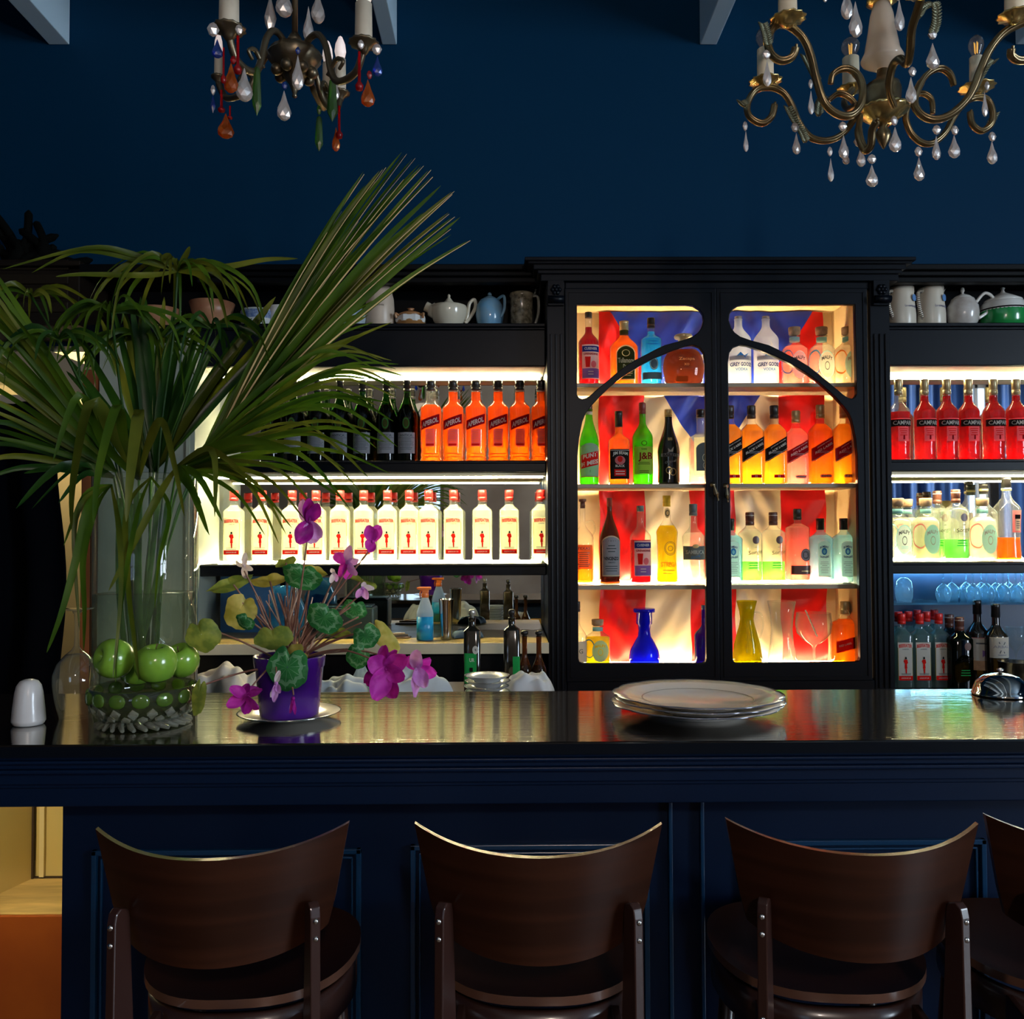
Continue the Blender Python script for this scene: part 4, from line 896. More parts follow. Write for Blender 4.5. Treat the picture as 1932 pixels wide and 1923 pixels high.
# carafe, pitcher, balloon glass on the bottom shelf
def vessel(name, label, cat, px, base, top, hw, pf, m, d=DC, z=None, hand=None, th=.0018):
    H = S(base-top, d); W = S(hw, d); x = P(px, base, d).x; t = thing(name, label, cat, (x, d, zc[3] if z is None else z))
    o = [(a*W, b*H) for a, b in pf]; MB().lathe(o+[(max(1e-4, a-th), max(b, .004)) for a, b in reversed(o)], 32).build('body', m, t)
    if hand:
        MB().tube(catmull([(a*W, 0, b*H) for a, b in hand], 7), .0035, 8).build('handle', M_clear if m is not M_white else m, t)
    return t
Gy = thin('olive_yellow_glass', (0.75, 0.72, 0.02), 0.5, (0.80, 0.72, 0.01), 1.0)
vessel('glass_carafe', 'waisted olive yellow glass carafe on the bottom cabinet shelf', 'carafe', 1410, 1255, 1133, 28, [(.2, .003), (.95, .01), (1, .12), (.85, .35), (.52, .62), (.44, .72), (.50, .84), (.68, 1.0)], Gy, hand=[(.5, .82), (.95, .80), (1.1, .62), (.85, .42)])
vessel('glass_pitcher', 'tall clear flared glass pitcher on the bottom cabinet shelf', 'pitcher', 1476, 1255, 1136, 27, [(.2, .003), (.95, .01), (1.0, .10), (.80, .35), (.72, .55), (.82, .80), (.98, 1.0)], M_clear, d=DC+.03)
bg = vessel('balloon_glass', 'large clear balloon glass with a twisted stirrer on the bottom cabinet shelf', 'glass', 1536, 1255, 1156, 34, [(.3, .002), (.68, .01), (.5, .025), (.1, .06), (.07, .3), (.12, .38), (.6, .48), (.93, .62), (1.0, .78), (.93, 1.0)], M_clear)
H = S(99, DC)
st = thing('stirrer', 'twisted white stirrer leaning in the balloon glass', 'stirrer', (P(1536, 1255, DC).x, DC, zc[3]+.5*H))
MB().tube([(.012-.045*k/20+.0015*math.sin(k*2.2), -.004, .01+.105*k/20) for k in range(21)], .0028, 8).build('rod', mat('white_plastic', (.85, .8, .7), .3), st)
# --- right shelving, behind bottles and brandy
x1 = bottle('tall_clear_bottle', S(23, DW), S(148, DW), prof(.60, .75, .32, .93, 2.3), 'clear', 'water', .5, ('black', .86, 1, .36, 'foil', ('gold', .90, .93, .37)), ())
put(x1, 1858, 1059, zB, DW+.05, 'tall clear bottle with black and gold neck behind the right white gin bottle')
x2 = bottle('brandy_bottle', S(24, DW), S(157, DW), prof(.60, .78, .32, .93, 2.2, waist=.08), 'clear', 'orange', .28, ('black', .88, 1, .36, 'foil', ('gold', .84, .87, .37)), (('patch', -.1, .72, .34, .60, 'pink'), ('patch', .1, .62, .50, .55, 'black'), ('patch', .12, .6, .36, .5, 'cream'), ('lines', .15, .58, .38, .48, 4, 'dgrey')))
put(x2, 1901, 1059, zB, DW-.045, 'nearly empty orange brandy bottle with black and gold neck, lower right shelf')
# --- spare bottles on the right worktop
zR = rz+.0005; DR = 3.5
sb = beef('gin_bottle', S(141, DR), S(17.5, DR), 'gin_unlit')
for i, (x, d, lab) in enumerate(((1703, DR, 'spare square gin bottle with white label standing against the cabinet side'), (1737, DR, 'spare square gin bottle with white label, middle of the front three'), (1773, DR, 'spare square gin bottle with white label, right of the front three'),
      (1697, DR+.09, 'spare red capped gin bottle second row, next to the cabinet'), (1716, DR+.1, 'spare red capped gin bottle second row, between the left front two'), (1733, DR+.17, 'spare red capped gin bottle in the rearmost row, middle'), (1750, DR+.09, 'spare red capped gin bottle second row, between the right front two'), (1765, DR+.17, 'spare red capped gin bottle in the rearmost row, right'))):
    put(sb, x, 1299, zR, d, lab, 'bottle', 'spare gin bottles on the right worktop')
s3 = sorgin('script_gin_bottle', 138, DR, 'gin_unlit', 'dkgreen', 'gin_unlit', 'brown')  # same script bottle, glass and gin darkened in colour as if unlit
put(s3, 1812, 1299, zR, DR-.04, 'dark unlit script gin bottle on the right worktop beside the spare gins')
put(s3, 1793, 1299, zR, DR+.08, 'dark gin bottle with brown cap behind the script gin bottle')
def wine(nm, hh, lab): return bottle(nm, S(20.5, DR), S(hh, DR), prof(.62, .76, .34, .95, 2), 'black', None, 0, ('black', .84, 1, .38, 'foil'), lab)
wn1 = wine('wine_bottle', 165, (('patch', -.85, .85, .21, .58, 'white'), ('lines', -.6, .6, .49, .54, 1, 'dgrey'), ('poly', [(-.1, .36), (.5, .36), (.5, .40), (.2, .39), (.1, .43), (-.1, .44)], 'lilac'), ('patch', -.85, .85, .21, .32, 'cork'), ('patch', -.85, .85, .575, .58, 'pink')))
wn2 = wine('wine_bottle', 160, (('patch', -.88, .88, .38, .62, 'white'), ('text', 'ARBAL', 0, .51, .03, 'grey', 0, .7), ('poly', [(-.3, .56), (-.25, .57), (.25, .44), (.2, .43)], 'dgrey'), ('poly', [(.3, .56), (.25, .57), (-.25, .44), (-.2, .43)], 'dgrey'), ('lines', -.5, .5, .40, .43, 1, 'grey')))
put(wn1, 1846, 1299, zR, DR+.02, 'dark wine bottle with white and tan label on the right worktop')
put(wn2, 1881, 1299, zR, DR-.03, 'dark wine bottle with crossed emblem on white label, right worktop')
# shaker tin and coupe at the right edge
bk = thing('ice_bucket', 'dull steel bar tin at the right edge beside the wine bottles', 'bucket', (P(1915, 1299, DR-.1).x, DR-.1, zR))
h = S(58, DR-.1); MB().lathe([(.03, .0), (.045, .003), (.056, h), (.0575, h), (.0575, h+.002), (.0545, h+.001), (.043, .006), (.001, .005)], 32).build('body', mat('steel', (.35, .33, .30), .25, 1.0), bk)
cp = vessel('coupe_glass', 'clear cocktail coupe standing on the right worktop behind the steel tin', 'glass', 1918, 1299, 1188, 17, [(.3, .002), (.95, .01), (.5, .02), (.10, .05), (.09, .48), (.2, .58), (.9, .74), (1.1, 1.0)], M_clear, DR+.05, zR)
# --- stemware upside down on the blue glass shelf
Gb = thin('blue_lit_glass', (0.85, 0.94, 0.98), 0.10, (0.55, 0.80, 0.95), 1.3, edge=.7)
def glassware(nm, W, H):
    t = bpy.data.objects.new(nm, None); COL.objects.link(t)
    o = [(.72, 0), (.95, .18), (1, .30), (.85, .45), (.4, .56), (.1, .62), (.09, .93), (.5, .97), (.8, 1.0)]
    o = [(a*W, b*H) for a, b in o]
    MB().lathe([(a*W-.0012, b*H) for a, b in [(.72, 0), (.95, .18), (1, .30), (.85, .44), (.4, .54), (.02, .58)]][::-1]+o[:6], 20, cap=False).build('bowl', Gb, t)
    MB().lathe(o[5:]+[(1e-4, H*1.001)], 20).build('stem', Gb, t)
    return t
zs_ = zg+.0005; gw = glassware('wine_glass', .030, .118)
st_ = thing('tumbler', 'stemless glass turned upside down alone beside the display cabinet', 'glass', (P(1706, 1136, 3.58).x, 3.58, zs_))
MB().lathe([(.026, 0), (.033, .02), (.034, .05), (.028, .08), (.014, .093), (.001, .095)], 24, cap=False).build('body', Gb, st_)
GL = [(1780, 3.55), (1796, 3.62), (1823, 3.64), (1836, 3.55), (1852, 3.62), (1862, 3.54), (1880, 3.60), (1893, 3.54), (1903, 3.65), (1917, 3.55), (1928, 3.63)]
for i, (x, d) in enumerate(GL):
    put(gw, x, 1136, zs_, d, 'stemmed glass upside down on the blue lit shelf, %s of eleven from the left' % ORD[i], 'glass', 'upturned stemmed glasses on the blue lit shelf')

# ================================================================ CROCKERY ON THE TOP SHELF
zT = z_tea+.0005; DT = 3.60
def pot(name, label, cat, px, hw, hh, pf, m, mats=None, d=DT, sy=1, extra=None, base=612, rot=0):
    x = P(px, base, d).x; t = thing(name, label, cat, (x, d, zT), rot); W = S(hw, d); H = S(hh, d)
    o = [(max(1e-4, a*W), b*H) for a, b in pf]; MB().lathe(o, 40, sy=sy).build('body', m, t)
    if extra: extra(t, W, H)
    return t
M_gl = mat('cream_glaze', (0.62, 0.58, 0.46), 0.2, coat=.5, var=(6, (0.55, 0.50, 0.38)))
M_bl = mat('blue_glaze', (0.14, 0.36, 0.60), 0.2, coat=.5, var=(20, (0.22, 0.38, 0.50)))
M_bge = mat('beige_glaze', (0.56, 0.46, 0.36), 0.35)
M_ol = mat('stein_brown', (0.10, 0.085, 0.05), 0.25, coat=.5, var=(55, (0.35, 0.31, 0.22)))
def lidk(t, z0, r, zk, m, knob=.006):
    MB().lathe([(r, z0), (r*.95, z0+.004), (r*.45, z0+(zk-z0)*.55), (r*.18, z0+(zk-z0)*.8), (knob, zk-knob), (knob*1.1, zk), (knob*.6, zk+knob*.8), (1e-4, zk+knob)], 28).build('lid', m, t)
def e_tea(t, W, H):
    lidk(t, H*.98, W*.45, H*1.42, M_gl)
    MB().tube(catmull([(.93*W, 0, .42*H), (1.05*W, 0, .62*H), (1.15*W, 0, 1.1*H), (1.42*W, 0, 1.25*H), (1.48*W, 0, .95*H), (1.2*W, 0, .55*H), (.9*W, 0, .30*H)], 7), .0075, 10).build('handle', M_gl, t)
    MB().tube(catmull([(-.6*W, 0, .7*H), (-1.05*W, 0, .9*H), (-1.32*W, 0, 1.0*H)], 6), [.03, .02, .006], 12).build('spout', M_gl, t)
pot('teapot', 'cream glazed teapot with raised loop handle left of the blue jug', 'teapot', 847, 34, 47, [(.45, 0), (.5, .03), (.85, .35), (1, .65), (1.02, .85), (1.0, .97), (.9, 1.0), (.2, 1.03)], M_gl, extra=e_tea)
def e_blue(t, W, H):
    lidk(t, H*.96, W*.5, H*1.12, M_bl, .008)
    MB().tube(catmull([(.5*W, -.01, .92*H), (1.0*W, -.03, 1.0*H), (1.02*W, -.03, .6*H), (.75*W, -.03, .35*H)], 7), .006, 10).build('handle', M_bl, t)
pot('jug', 'speckled blue glazed lidded jug between the cream teapot and the beer stein', 'jug', 924, 27, 62, [(.62, 0), (.65, .02), (.9, .2), (1, .45), (.92, .75), (.7, .93), (.5, .98)], M_bl, extra=e_blue)
def e_st(t, W, H):
    m = MB(); 
    for k in range(9): a = PI*k/8; m.ball((-.75*W*math.cos(a)*.8, -W*.98+abs(math.cos(a))*.010, .45*H+.40*H*math.sin(a)), .006, 8, 6)
    m.build('relief', MATS['stein_brown'], t)
    MB().tube(catmull([(.9*W, 0, .92*H), (1.35*W, 0, .9*H), (1.4*W, 0, .5*H), (1.1*W, 0, .15*H)], 7), .006, 8).build('handle', mat('stein_grey', (.28, .27, .22), .25), t)
    m = MB(); m.tube([(1.05*W, 0, .95*H), (1.2*W, 0, 1.08*H)], .004, 8); m.ball((1.2*W, 0, 1.1*H), .007, 10, 8); m.build('hinge', mat('pewter', (.35, .34, .30), .3, .8), t)
pot('beer_stein', 'brown relief beer stein at the right end of the left top shelf', 'mug', 984, 23, 71, [(.9, 0), (1, .02), (1, .06), (.92, .09), (.92, .86), (1.0, .9), (1.0, .98), (.9, 1.0)], M_ol, extra=e_st)
M_br = mat('brown_lustre', (0.36, 0.17, 0.07), 0.2, coat=.5)
def e_sug(t, W, H):
    MB().lathe([(W*1.0, .40*H), (W*1.04, .50*H), (W*1.04, .72*H), (W*1.0, .76*H)], 8, sm=False).build('band', mat('white_band', (.65, .66, .64), .25), t)
    MB().lathe([(W*.9, .78*H), (W*.92, .84*H), (W*.6, 1.0*H), (W*.2, 1.1*H), (W*.16, 1.16*H), (W*.26, 1.22*H), (1e-4, 1.23*H)], 24).build('lid', M_br, t)
    for s in (-1, 1): MB().tube(catmull([(.7*W*s, -.6*W, .72*H), (.9*W*s, -.8*W, .8*H), (.85*W*s, -.75*W, .55*H)], 5), .005, 8).build('handle', M_br, t)
pot('sugar_bowl', 'small brown and white faceted sugar bowl with lid', 'bowl', 775, 29, 34, [(.6, 0), (.65, .03), (.93, .38), (.96, .42), (.96, .74), (.9, .8)], mat('brown_glaze', (0.34, 0.17, 0.06), 0.25, coat=.4), extra=e_sug)
def e_jug(t, W, H):
    vs, fs, hw = text2d('La campanoia', 0)
    MB().add([(x*.009-.004, -math.sqrt(max(0, (W*1.0)**2-(x*.009-.004)**2))-.001, y*.011+.50*H) for x, y in vs], fs, 0, False).build('lettering', PP['black'], t)
pot('tall_jug', 'tall beige jug with dark handwriting beside the brown sugar bowl', 'jug', 717, 27, 86, [(.95, 0), (1, .02), (1, .5), (.96, .7), (.8, .9), (.8, 1.0)], M_bge, extra=e_jug)
pot('round_bowl', 'round pale blue white bowl half hidden by the palm frond', 'bowl', 668, 28, 40, [(.55, 0), (.8, .1), (1, .45), (.95, .75), (.7, 1.0)], mat('pale_blue_glaze', (.45, .55, .62), .2, coat=.4, var=(30, (.30, .40, .5))))
pot('tea_bowl', 'white bowl with a blue patterned band seen between palm leaves', 'bowl', 487, 32, 38, [(.5, 0), (.85, .15), (1, .4), (1.0, .85), (.95, 1.0)], mat('white_blue_glaze', (.6, .62, .6), .25), extra=lambda t, W, H: MB().lathe([(W*1.005, .5*H), (W*1.01, .9*H)], 40, cap=False).build('band', mat('delft_blue', (.02, .07, .25), .3, var=(90, (.3, .38, .5))), t))
pot('white_jug', 'white jug lip behind the palm frond right of the blue banded bowl', 'jug', 530, 24, 44, [(.8, 0), (1, .3), (.9, .7), (1.05, 1.0)], M_white)
pot('copper_bowl', 'reddish brown patterned bowl behind the thin palm leaves', 'bowl', 400, 38, 52, [(.4, 0), (.7, .2), (.95, .6), (1.1, 1.0)], mat('copper_glaze', (.42, .22, .12), .35, var=(14, (.30, .12, .06))))
MT = MATS['copper_glaze']
pot('shallow_dish', 'tilted brown dish behind thin leaves left of the copper bowl', 'dish', 300, 40, 40, [(.3, 0), (.7, .3), (1.0, 1.0)], MT)
# right
def e_cj(t, W, H):
    vs, fs, hw = text2d('La compagnia', 0)
    MB().add([(x*.010+.020, -math.sqrt(max(1e-6, (W*1.005)**2-(x*.010+.020)**2))-.0008, y*.013+.50*H) for x, y in vs if True], fs, 0, False).build('lettering', PP['navy'], t)
    MB().grid(lambda u, v: (.6*W+v*.011*math.sin(2*PI*u), -math.sqrt(max(1e-6, (W*1.01)**2-(.6*W+v*.011*math.sin(2*PI*u))**2))-.001, .70*H+.014*v*math.cos(2*PI*u)), 20, 3).build('emblem', paper('emblem_blue', (.12, .25, .5), .1), t)
    pts = catmull([(-.7*W, -.3*W, .9*H), (-1.2*W, -.6*W, .82*H), (-1.15*W, -.6*W, .5*H), (-.75*W, -.4*W, .22*H)], 8)
    hd = MB().tube(pts, .007, 10).build('handle', mat('jug_white', (.62, .57, .47), .3), t)
    m = MB()
    for i in range(2, len(pts)-1, 1):
        p, q = pts[i], pts[i-1]; m.tube([p, p+(q-p)*.35], .0078, 10)
    m.build('stripe', PP['black'], hd)
    MB().add([(.75*W, -.2*W, .85*H), (.75*W, .2*W, .85*H), (1.2*W, 0, 1.02*H), (.7*W, 0, .75*H)], [(0, 1, 2), (0, 2, 3), (1, 3, 2), (0, 3, 1)]).build('spout', MATS['jug_white'], t)
mj = mat('jug_white', (.62, .57, .47), .3)
for px, lab in ((1701, 'white handwritten jug partly hidden by the display cabinet, top right shelf'), (1757, 'white handwritten jug with striped handle and blue emblem, beside the white teapot')):
    pot('striped_jug', lab, 'jug', px, 26, 81, [(.95, 0), (1, .02), (1, .35), (.93, .6), (.86, .8), (.9, .96), (.88, 1.0), (.8, .99)], mj, extra=e_cj)
def e_wt(t, W, H):
    MB().lathe([(W*.62, .80*H), (W*.64, .83*H), (W*.45, .90*H), (W*.15, .95*H), (.004, .98*H), (.008, 1.04*H), (.006, 1.12*H), (1e-4, 1.14*H)], 28).build('lid', M_white, t)
    MB().tube(catmull([(.8*W, -.01, .72*H), (1.3*W, -.02, .95*H), (1.85*W, -.02, .80*H), (1.6*W, -.02, .5*H), (.85*W, -.02, .28*H)], 7), .0065, 10).build('handle', M_white, t)
pot('teapot', 'white teapot with looped handle between the handwritten jug and green pot', 'teapot', 1817, 29, 72, [(.55, 0), (.6, .02), (.9, .2), (1, .42), (.95, .62), (.75, .76), (.72, .8), (.7, .82)], mat('white_crackle', (.58, .57, .54), .22, coat=.4, var=(26, (.45, .40, .36))), extra=e_wt)
def e_gp(t, W, H):
    MB().lathe([(W*1.0, .50*H), (W*.93, .70*H), (W*.85, .76*H)], 36, cap=False).build('band', M_white, t)
    MB().lathe([(W*1.005, .52*H), (W*1.0, .56*H)], 36, cap=False).build('stripe', PP['black'], t)
    MB().lathe([(W*.82, .76*H), (W*.8, .82*H), (W*.4, .95*H), (W*.12, 1.03*H), (.005, 1.10*H), (.010, 1.16*H), (1e-4, 1.20*H)], 30).build('lid', M_white, t)
pot('lidded_pot', 'green and white striped lidded pot at the right end of the top shelf', 'pot', 1893, 42, 70, [(.8, 0), (.88, .02), (1, .2), (1, .5), (.9, .7), (.8, .75)], mat('green_glaze', (0.015, 0.27, 0.06), .2, coat=.5), extra=e_gp, d=3.61)
pot('white_jug', 'sliver of a white jug at the far right of the top shelf', 'jug', 1962, 24, 62, [(.8, 0), (1, .3), (.85, .8), (.9, 1.0)], M_white)
# ================================================================ BEHIND THE COUNTER
def leafmat(name, c1, c2, rough=.35, sc=30, tr=.35, veins=None):
    m, t, o = nt(name); N = t.nodes.new; L = t.links.new
    tc = N('ShaderNodeTexCoord'); n = N('ShaderNodeTexNoise'); n.inputs['Scale'].default_value = sc; L(tc.outputs['Object'], n.inputs['Vector'])
    r = N('ShaderNodeValToRGB'); r.color_ramp.elements[0].color = c4(c1); r.color_ramp.elements[1].color = c4(c2); r.color_ramp.elements[0].position = .38; r.color_ramp.elements[1].position = .62
    L(n.outputs['Fac'], r.inputs[0]); col = r.outputs[0]
    if veins:
        sp = N('ShaderNodeSeparateXYZ'); L(tc.outputs['UV'], sp.inputs[0])
        def M(op, a, b=None):
            q = N('ShaderNodeMath'); q.operation = op
            for i, x in enumerate((a, b)):
                if x is None: continue
                if isinstance(x, (int, float)): q.inputs[i].default_value = x
                else: L(x, q.inputs[i])
            return q.outputs[0]
        # pale ring and radiating veins (u = angle, v = radius)
        vv = M('ADD', sp.outputs[1], M('MULTIPLY', M('ABSOLUTE', M('SUBTRACT', M('FRACT', M('MULTIPLY', sp.outputs[0], 11)), .5)), .22))
        ring = M('LESS_THAN', M('ABSOLUTE', M('SUBTRACT', vv, .72)), .085)
        vein = M('MULTIPLY', M('LESS_THAN', M('ABSOLUTE', M('SUBTRACT', M('FRACT', M('MULTIPLY', sp.outputs[0], 11)), .5)), .045), M('LESS_THAN', sp.outputs[1], .9))
        f = M('MAXIMUM', ring, vein); f = M('MULTIPLY', f, M('MULTIPLY', n.outputs['Fac'], .75))
        mx = N('ShaderNodeMix'); mx.data_type = 'RGBA'; L(f, mx.inputs[0]); L(col, mx.inputs[6]); mx.inputs[7].default_value = c4(veins); col = mx.outputs[2]
    b = N('ShaderNodeBsdfPrincipled'); b.inputs['Roughness'].default_value = rough; b.inputs['Specular IOR Level'].default_value = .2; L(col, b.inputs['Base Color'])
    s = N('ShaderNodeBsdfTranslucent'); L(col, s.inputs[0])
    mx = N('ShaderNodeMixShader'); mx.inputs[0].default_value = tr; L(b.outputs[0], mx.inputs[1]); L(s.outputs[0], mx.inputs[2]); L(mx.outputs[0], o.inputs[0])
    return m
M_cloth = mat('napkin_linen', (0.55, 0.60, 0.62), .8, bump=(90, .1))
def cloth(label, c, sx, sy, h, seed, m=M_cloth, name='linen_napkin'):
    rr = random.Random(seed); ph = [rr.uniform(0, 6) for _ in range(6)]
    def fn(u, v):
        x, y = (u-.5)*2, (v-.5)*2; e = max(0, (1-x**4)*(1-y**4))**.45
        z = h*e*(.66+.18*abs(math.sin(2.0*x+1.8*y+ph[0]))+.12*abs(math.sin(3.6*x-2.9*y+ph[1]))+.04*math.sin(11*x+6*y+ph[2]))
        return (x*sx*(1+.10*math.sin(y*3+ph[3])), y*sy*(1+.1*math.sin(x*4+ph[4])), max(0.002, z+.003))
    o = MB().grid(fn, 50, 34).build(name, m, solid=.0022); o.location = c; o.rotation_euler = (0, 0, rr.uniform(-.4, .4))
    return tag(o, label, 'napkin')
c = P(425, 1290, 2.5); cloth('beige crumpled napkin between the vase and the purple pot', (c.x, 2.5, bz), .095, .09, .125, 3, mat('napkin_beige', (.66, .58, .48), .8))
c = P(640, 1290, 2.45); cloth('pale blue crumpled napkin directly behind the purple flower pot', (c.x, 2.45, bz), .085, .08, .10, 5)
c = P(775, 1290, 2.5); cloth('grey blue crumpled napkin behind the large magenta blooms', (c.x, 2.5, bz), .10, .08, .115, 8)
c = P(1000, 1295, 2.62); cloth('white folded napkin right of the stack of small plates', (c.x, 2.66, bz), .065, .07, .075, 11, mat('napkin_white', (.62, .64, .66), .8))
# small plate stack
c = P(919, 1290, 2.5)
def plate_prof(R, h): return [(R*.5, 0), (R*.55, 0), (R*.6, h*.25), (R*.97, h*.92), (R, h), (R*.97, h*1.02), (R*.62, h*.4), (R*.55, h*.22), (1e-4, h*.2)]
mp = mat('plate_blue_white', (.60, .64, .66), .15, coat=.5)
for i in range(6):
    z = bz+.0005+i*.0145
    t = thing('small_plate', ['lowest', 'second lowest', 'third lowest', 'third from top', 'second from top', 'topmost'][i]+' plate of the small stack behind the counter', 'plate', (c.x+(.003, -.003, .001, -.002, .002, 0)[i], 2.5, z), 0, 'stacked small plates behind the counter')
    MB().lathe(plate_prof(.063, .018), 40).build('dish', mp, t)
    MB().lathe([(.0632, .0178), (.0628, .0186), (.0585, .0175)], 40, cap=False).build('rim_band', mat('rim_dark', (.04, .06, .10), .2), t)
# green label oil bottles
def oilb(px, d, silver, lab):
    H = (P(px, 1150, d).z-bz); W = S(15.5, d)
    b = bottle('oil_bottle', W, H, prof(.74, .80, .44, .90, 6, lip=.12), 'black', None, 0, ('silver' if silver else 'black', .89, 1.0, .40, 'round'), (
        ('patch', -.9, .55, .12, .48, 'green'), ('text', 'UR', .0, .40, .045, 'white', 0, .3), ('patch', -.3, .1, .26, .31, 'black'), ('oval', .42, .52, .36, .05, 'white'), ('text', 'q', .42, .52, .03, 'black')) if silver else (('patch', .1, .95, .05, .42, 'green'),), sy=1, seg=36)
    b.location = (P(px, 1290, d).x, d, bz+.0005); return tag(b, lab, 'bottle')
oilb(891, 2.75, True, 'dark oil bottle with green label and silver pourer behind the small plates')
oilb(966, 2.8, False, 'dark oil bottle with black pourer behind the white folded napkin')
for px, lab in ((990, 'small glass oil cruet right of the dark bottle with black pourer'), (1017, 'small glass oil cruet closest to the display cabinet')):
    d = 2.88; W = S(14, d); H = P(px, 1190, d).z-bz
    b = bottle('oil_cruet', W, H, prof(.25, .55, .35, .90, 2), 'brown', 'black', .35, ('black', .88, 1, .5, 'round'), ()); b.location = (P(px, 1290, d).x, d, bz+.0005); tag(b, lab, 'cruet')
# spray bottles
def spray(px, base, top, hw, d, z, lab, rot=0, tilt=0):
    H = S(base-top, d); W = S(hw, d); t = thing('spray_bottle', lab, 'bottle', (P(px, base, d).x, d, z), rot)
    pf = [(.9, .002, 2.3), (1, .02, 2.3), (1, .50, 2.3), (.96, .55, 2.3), (.42, .80, 2), (.38, .84, 2)]
    MB().lathe([(a*W, b*H, n) for a, b, n in pf], 28).build('bottle', thin('hazy_plastic', (.7, .8, .9), .75, (.55, .65, .78), .3, .3), t)
    q = [p for p in pf if p[1] < .45]+[(1, .45, 2.3)]
    MB().lathe([(a*W*1.012, max(b*H, .004), n) for a, b, n in q], 28).build('liquid', mat('blue_cleaner', (.01, .26, .52), .3), t)
    m = MB(); mo = mat('orange_plastic', (.85, .20, .04), .35)
    m.lathe([(.44*W, .80*H), (.46*W, .88*H), (.36*W, .90*H)], 20)
    m.box((-.85*W, -.3*W, .95*H), (.75*W, .3*W, 1.0*H)).box((-.35*W, -.28*W, .89*H), (.45*W, .28*W, .95*H)).box((-1.0*W, -.15*W, .955*H), (-.85*W, .15*W, .995*H))
    m.build('spray_head', mo, t, bevel=.002)
    MB().tube([(-.45*W, 0, .95*H), (-.62*W, 0, .88*H), (-.58*W, 0, .80*H)], [.005, .004, .003], 8, flat=.7).build('trigger', mo, t)
    return t
spray(802, 1213, 1113, 15.5, 3.36, wz+.0005, 'spray bottle with orange head and blue cleaner on the pale worktop')
spray(682, 1320, 1240, 17, 2.62, bz+.0005, 'orange spray head showing between napkins behind the magenta blooms', .3)
# cocktail shaker tin
t = thing('shaker_tin', 'tall steel cocktail shaker tin on the pale worktop', 'shaker', (P(842, 1213, 3.38).x, 3.38, wz+.0005))
h = S(76, 3.38); MB().lathe([(.018, 0), (.0205, .003), (.0215, .02), (.0275, h-.003), (.0285, h), (.0265, h), (.020, .02), (1e-4, .015)], 32).build('body', M_chrome, t)
# folded blue cloth and corkscrew bits on the worktop
o = cloth('dark blue cloth lying on the pale worktop behind the oil bottle', (P(880, 1213, 3.42).x, 3.45, wz), .055, .045, .03, 21, mat('blue_cloth', (.02, .05, .09), .8)); o['category'] = 'cloth'
t = thing('cutlery_tray', 'small tray of pale corkscrew tools left of the spray bottle', 'tray', (P(745, 1205, 3.45).x, 3.45, wz+.0005))
MB().box((-.06, -.025, 0), (.06, .025, .004)).build('base', mat('tray_brown', (.12, .07, .05), .5), t, bevel=.001)
MB().tube([(-.045, -.005, .010), (.05, .006, .010)], .004, 8).tube([(-.02, -.01, .016), (.04, -.012, .018)], .003, 8).build('tool', mat('pale_bits', (.5, .42, .32), .5), t)
# blue ribbed glass jar and dark box standing in for a mirror reflection behind the cyclamen
t = thing('ribbed_jar', 'large blue ribbed glass jar behind the cyclamen stems', 'jar', (P(540, 1213, 3.40).x, 3.40, wz+.0005))
MB().lathe([(.03, .002), (.055, .01), (.07, .07), (.072, .12), (.05, .165), (.055, .20), (.05, .20), (.045, .165), (.066, .12), (.06, .03), (.001, .01)], 48, wob=lambda a, z: 1+.03*math.sin(a*24)).build('body', thin('jar_blue_glass', (.25, .55, .75), .4, (.05, .22, .40), 1.0), t)
t = thing('reflection_box', 'dark green box standing in for a mirror reflection behind the cyclamen', 'box', (P(655, 1213, 3.5).x, 3.5, wz+.0005))
MB().box((-.11, -.06, 0), (.11, .06, .115)).build('body', mat('dark_green_plastic', (.01, .03, .025), .4), t, bevel=.006)
MB().box((-.10, -.055, .116), (.10, .055, .122)).build('lid', mat('dark_green_lid', (.015, .05, .06), .4), t, bevel=.002)
# blue painted board below the left end of the shelving
a = P(372, 1100, 3.44); b_ = P(500, 1100, 3.44)
t = thing('blue_board', 'blue painted board under the left end of the lit shelves', 'board', ((a.x+b_.x)/2, 3.45, wz+.0005))
MB().box((a.x+.02, 3.66, wz+.0005), (b_.x, 3.675, z_s2b-.002)).build('panel', mat('blue_board_paint', (.012, .10, .24), .4, var=(7, (.01, .07, .17))), t, ((a.x+b_.x)/2, 3.45, wz+.0005))

# ================================================================ ON THE COUNTER
cz = CZ+.0004
# salt shaker
d = 1.83; t = thing('salt_shaker', 'white ceramic salt shaker with rounded top at the left end of the counter', 'shaker', (P(54, 1356, d).x, d, cz))
MB().lathe([(.026, 0), (.029, .002), (.0295, .004), (.0315, .007), (.0315, .010), (.030, .03), (.0265, .062), (.023, .078), (.017, .087), (.008, .0905), (1e-4, .091)], 12, sm=True).build('body', mat('shaker_white', (.55, .53, .52), .3, coat=.3), t)
m = MB()
for k in range(5): m.ball((.006*math.cos(k*1.26), .006*math.sin(k*1.26), .0893), .0011, 6, 4)
m.build('pour_hole', M_blackmat, t)
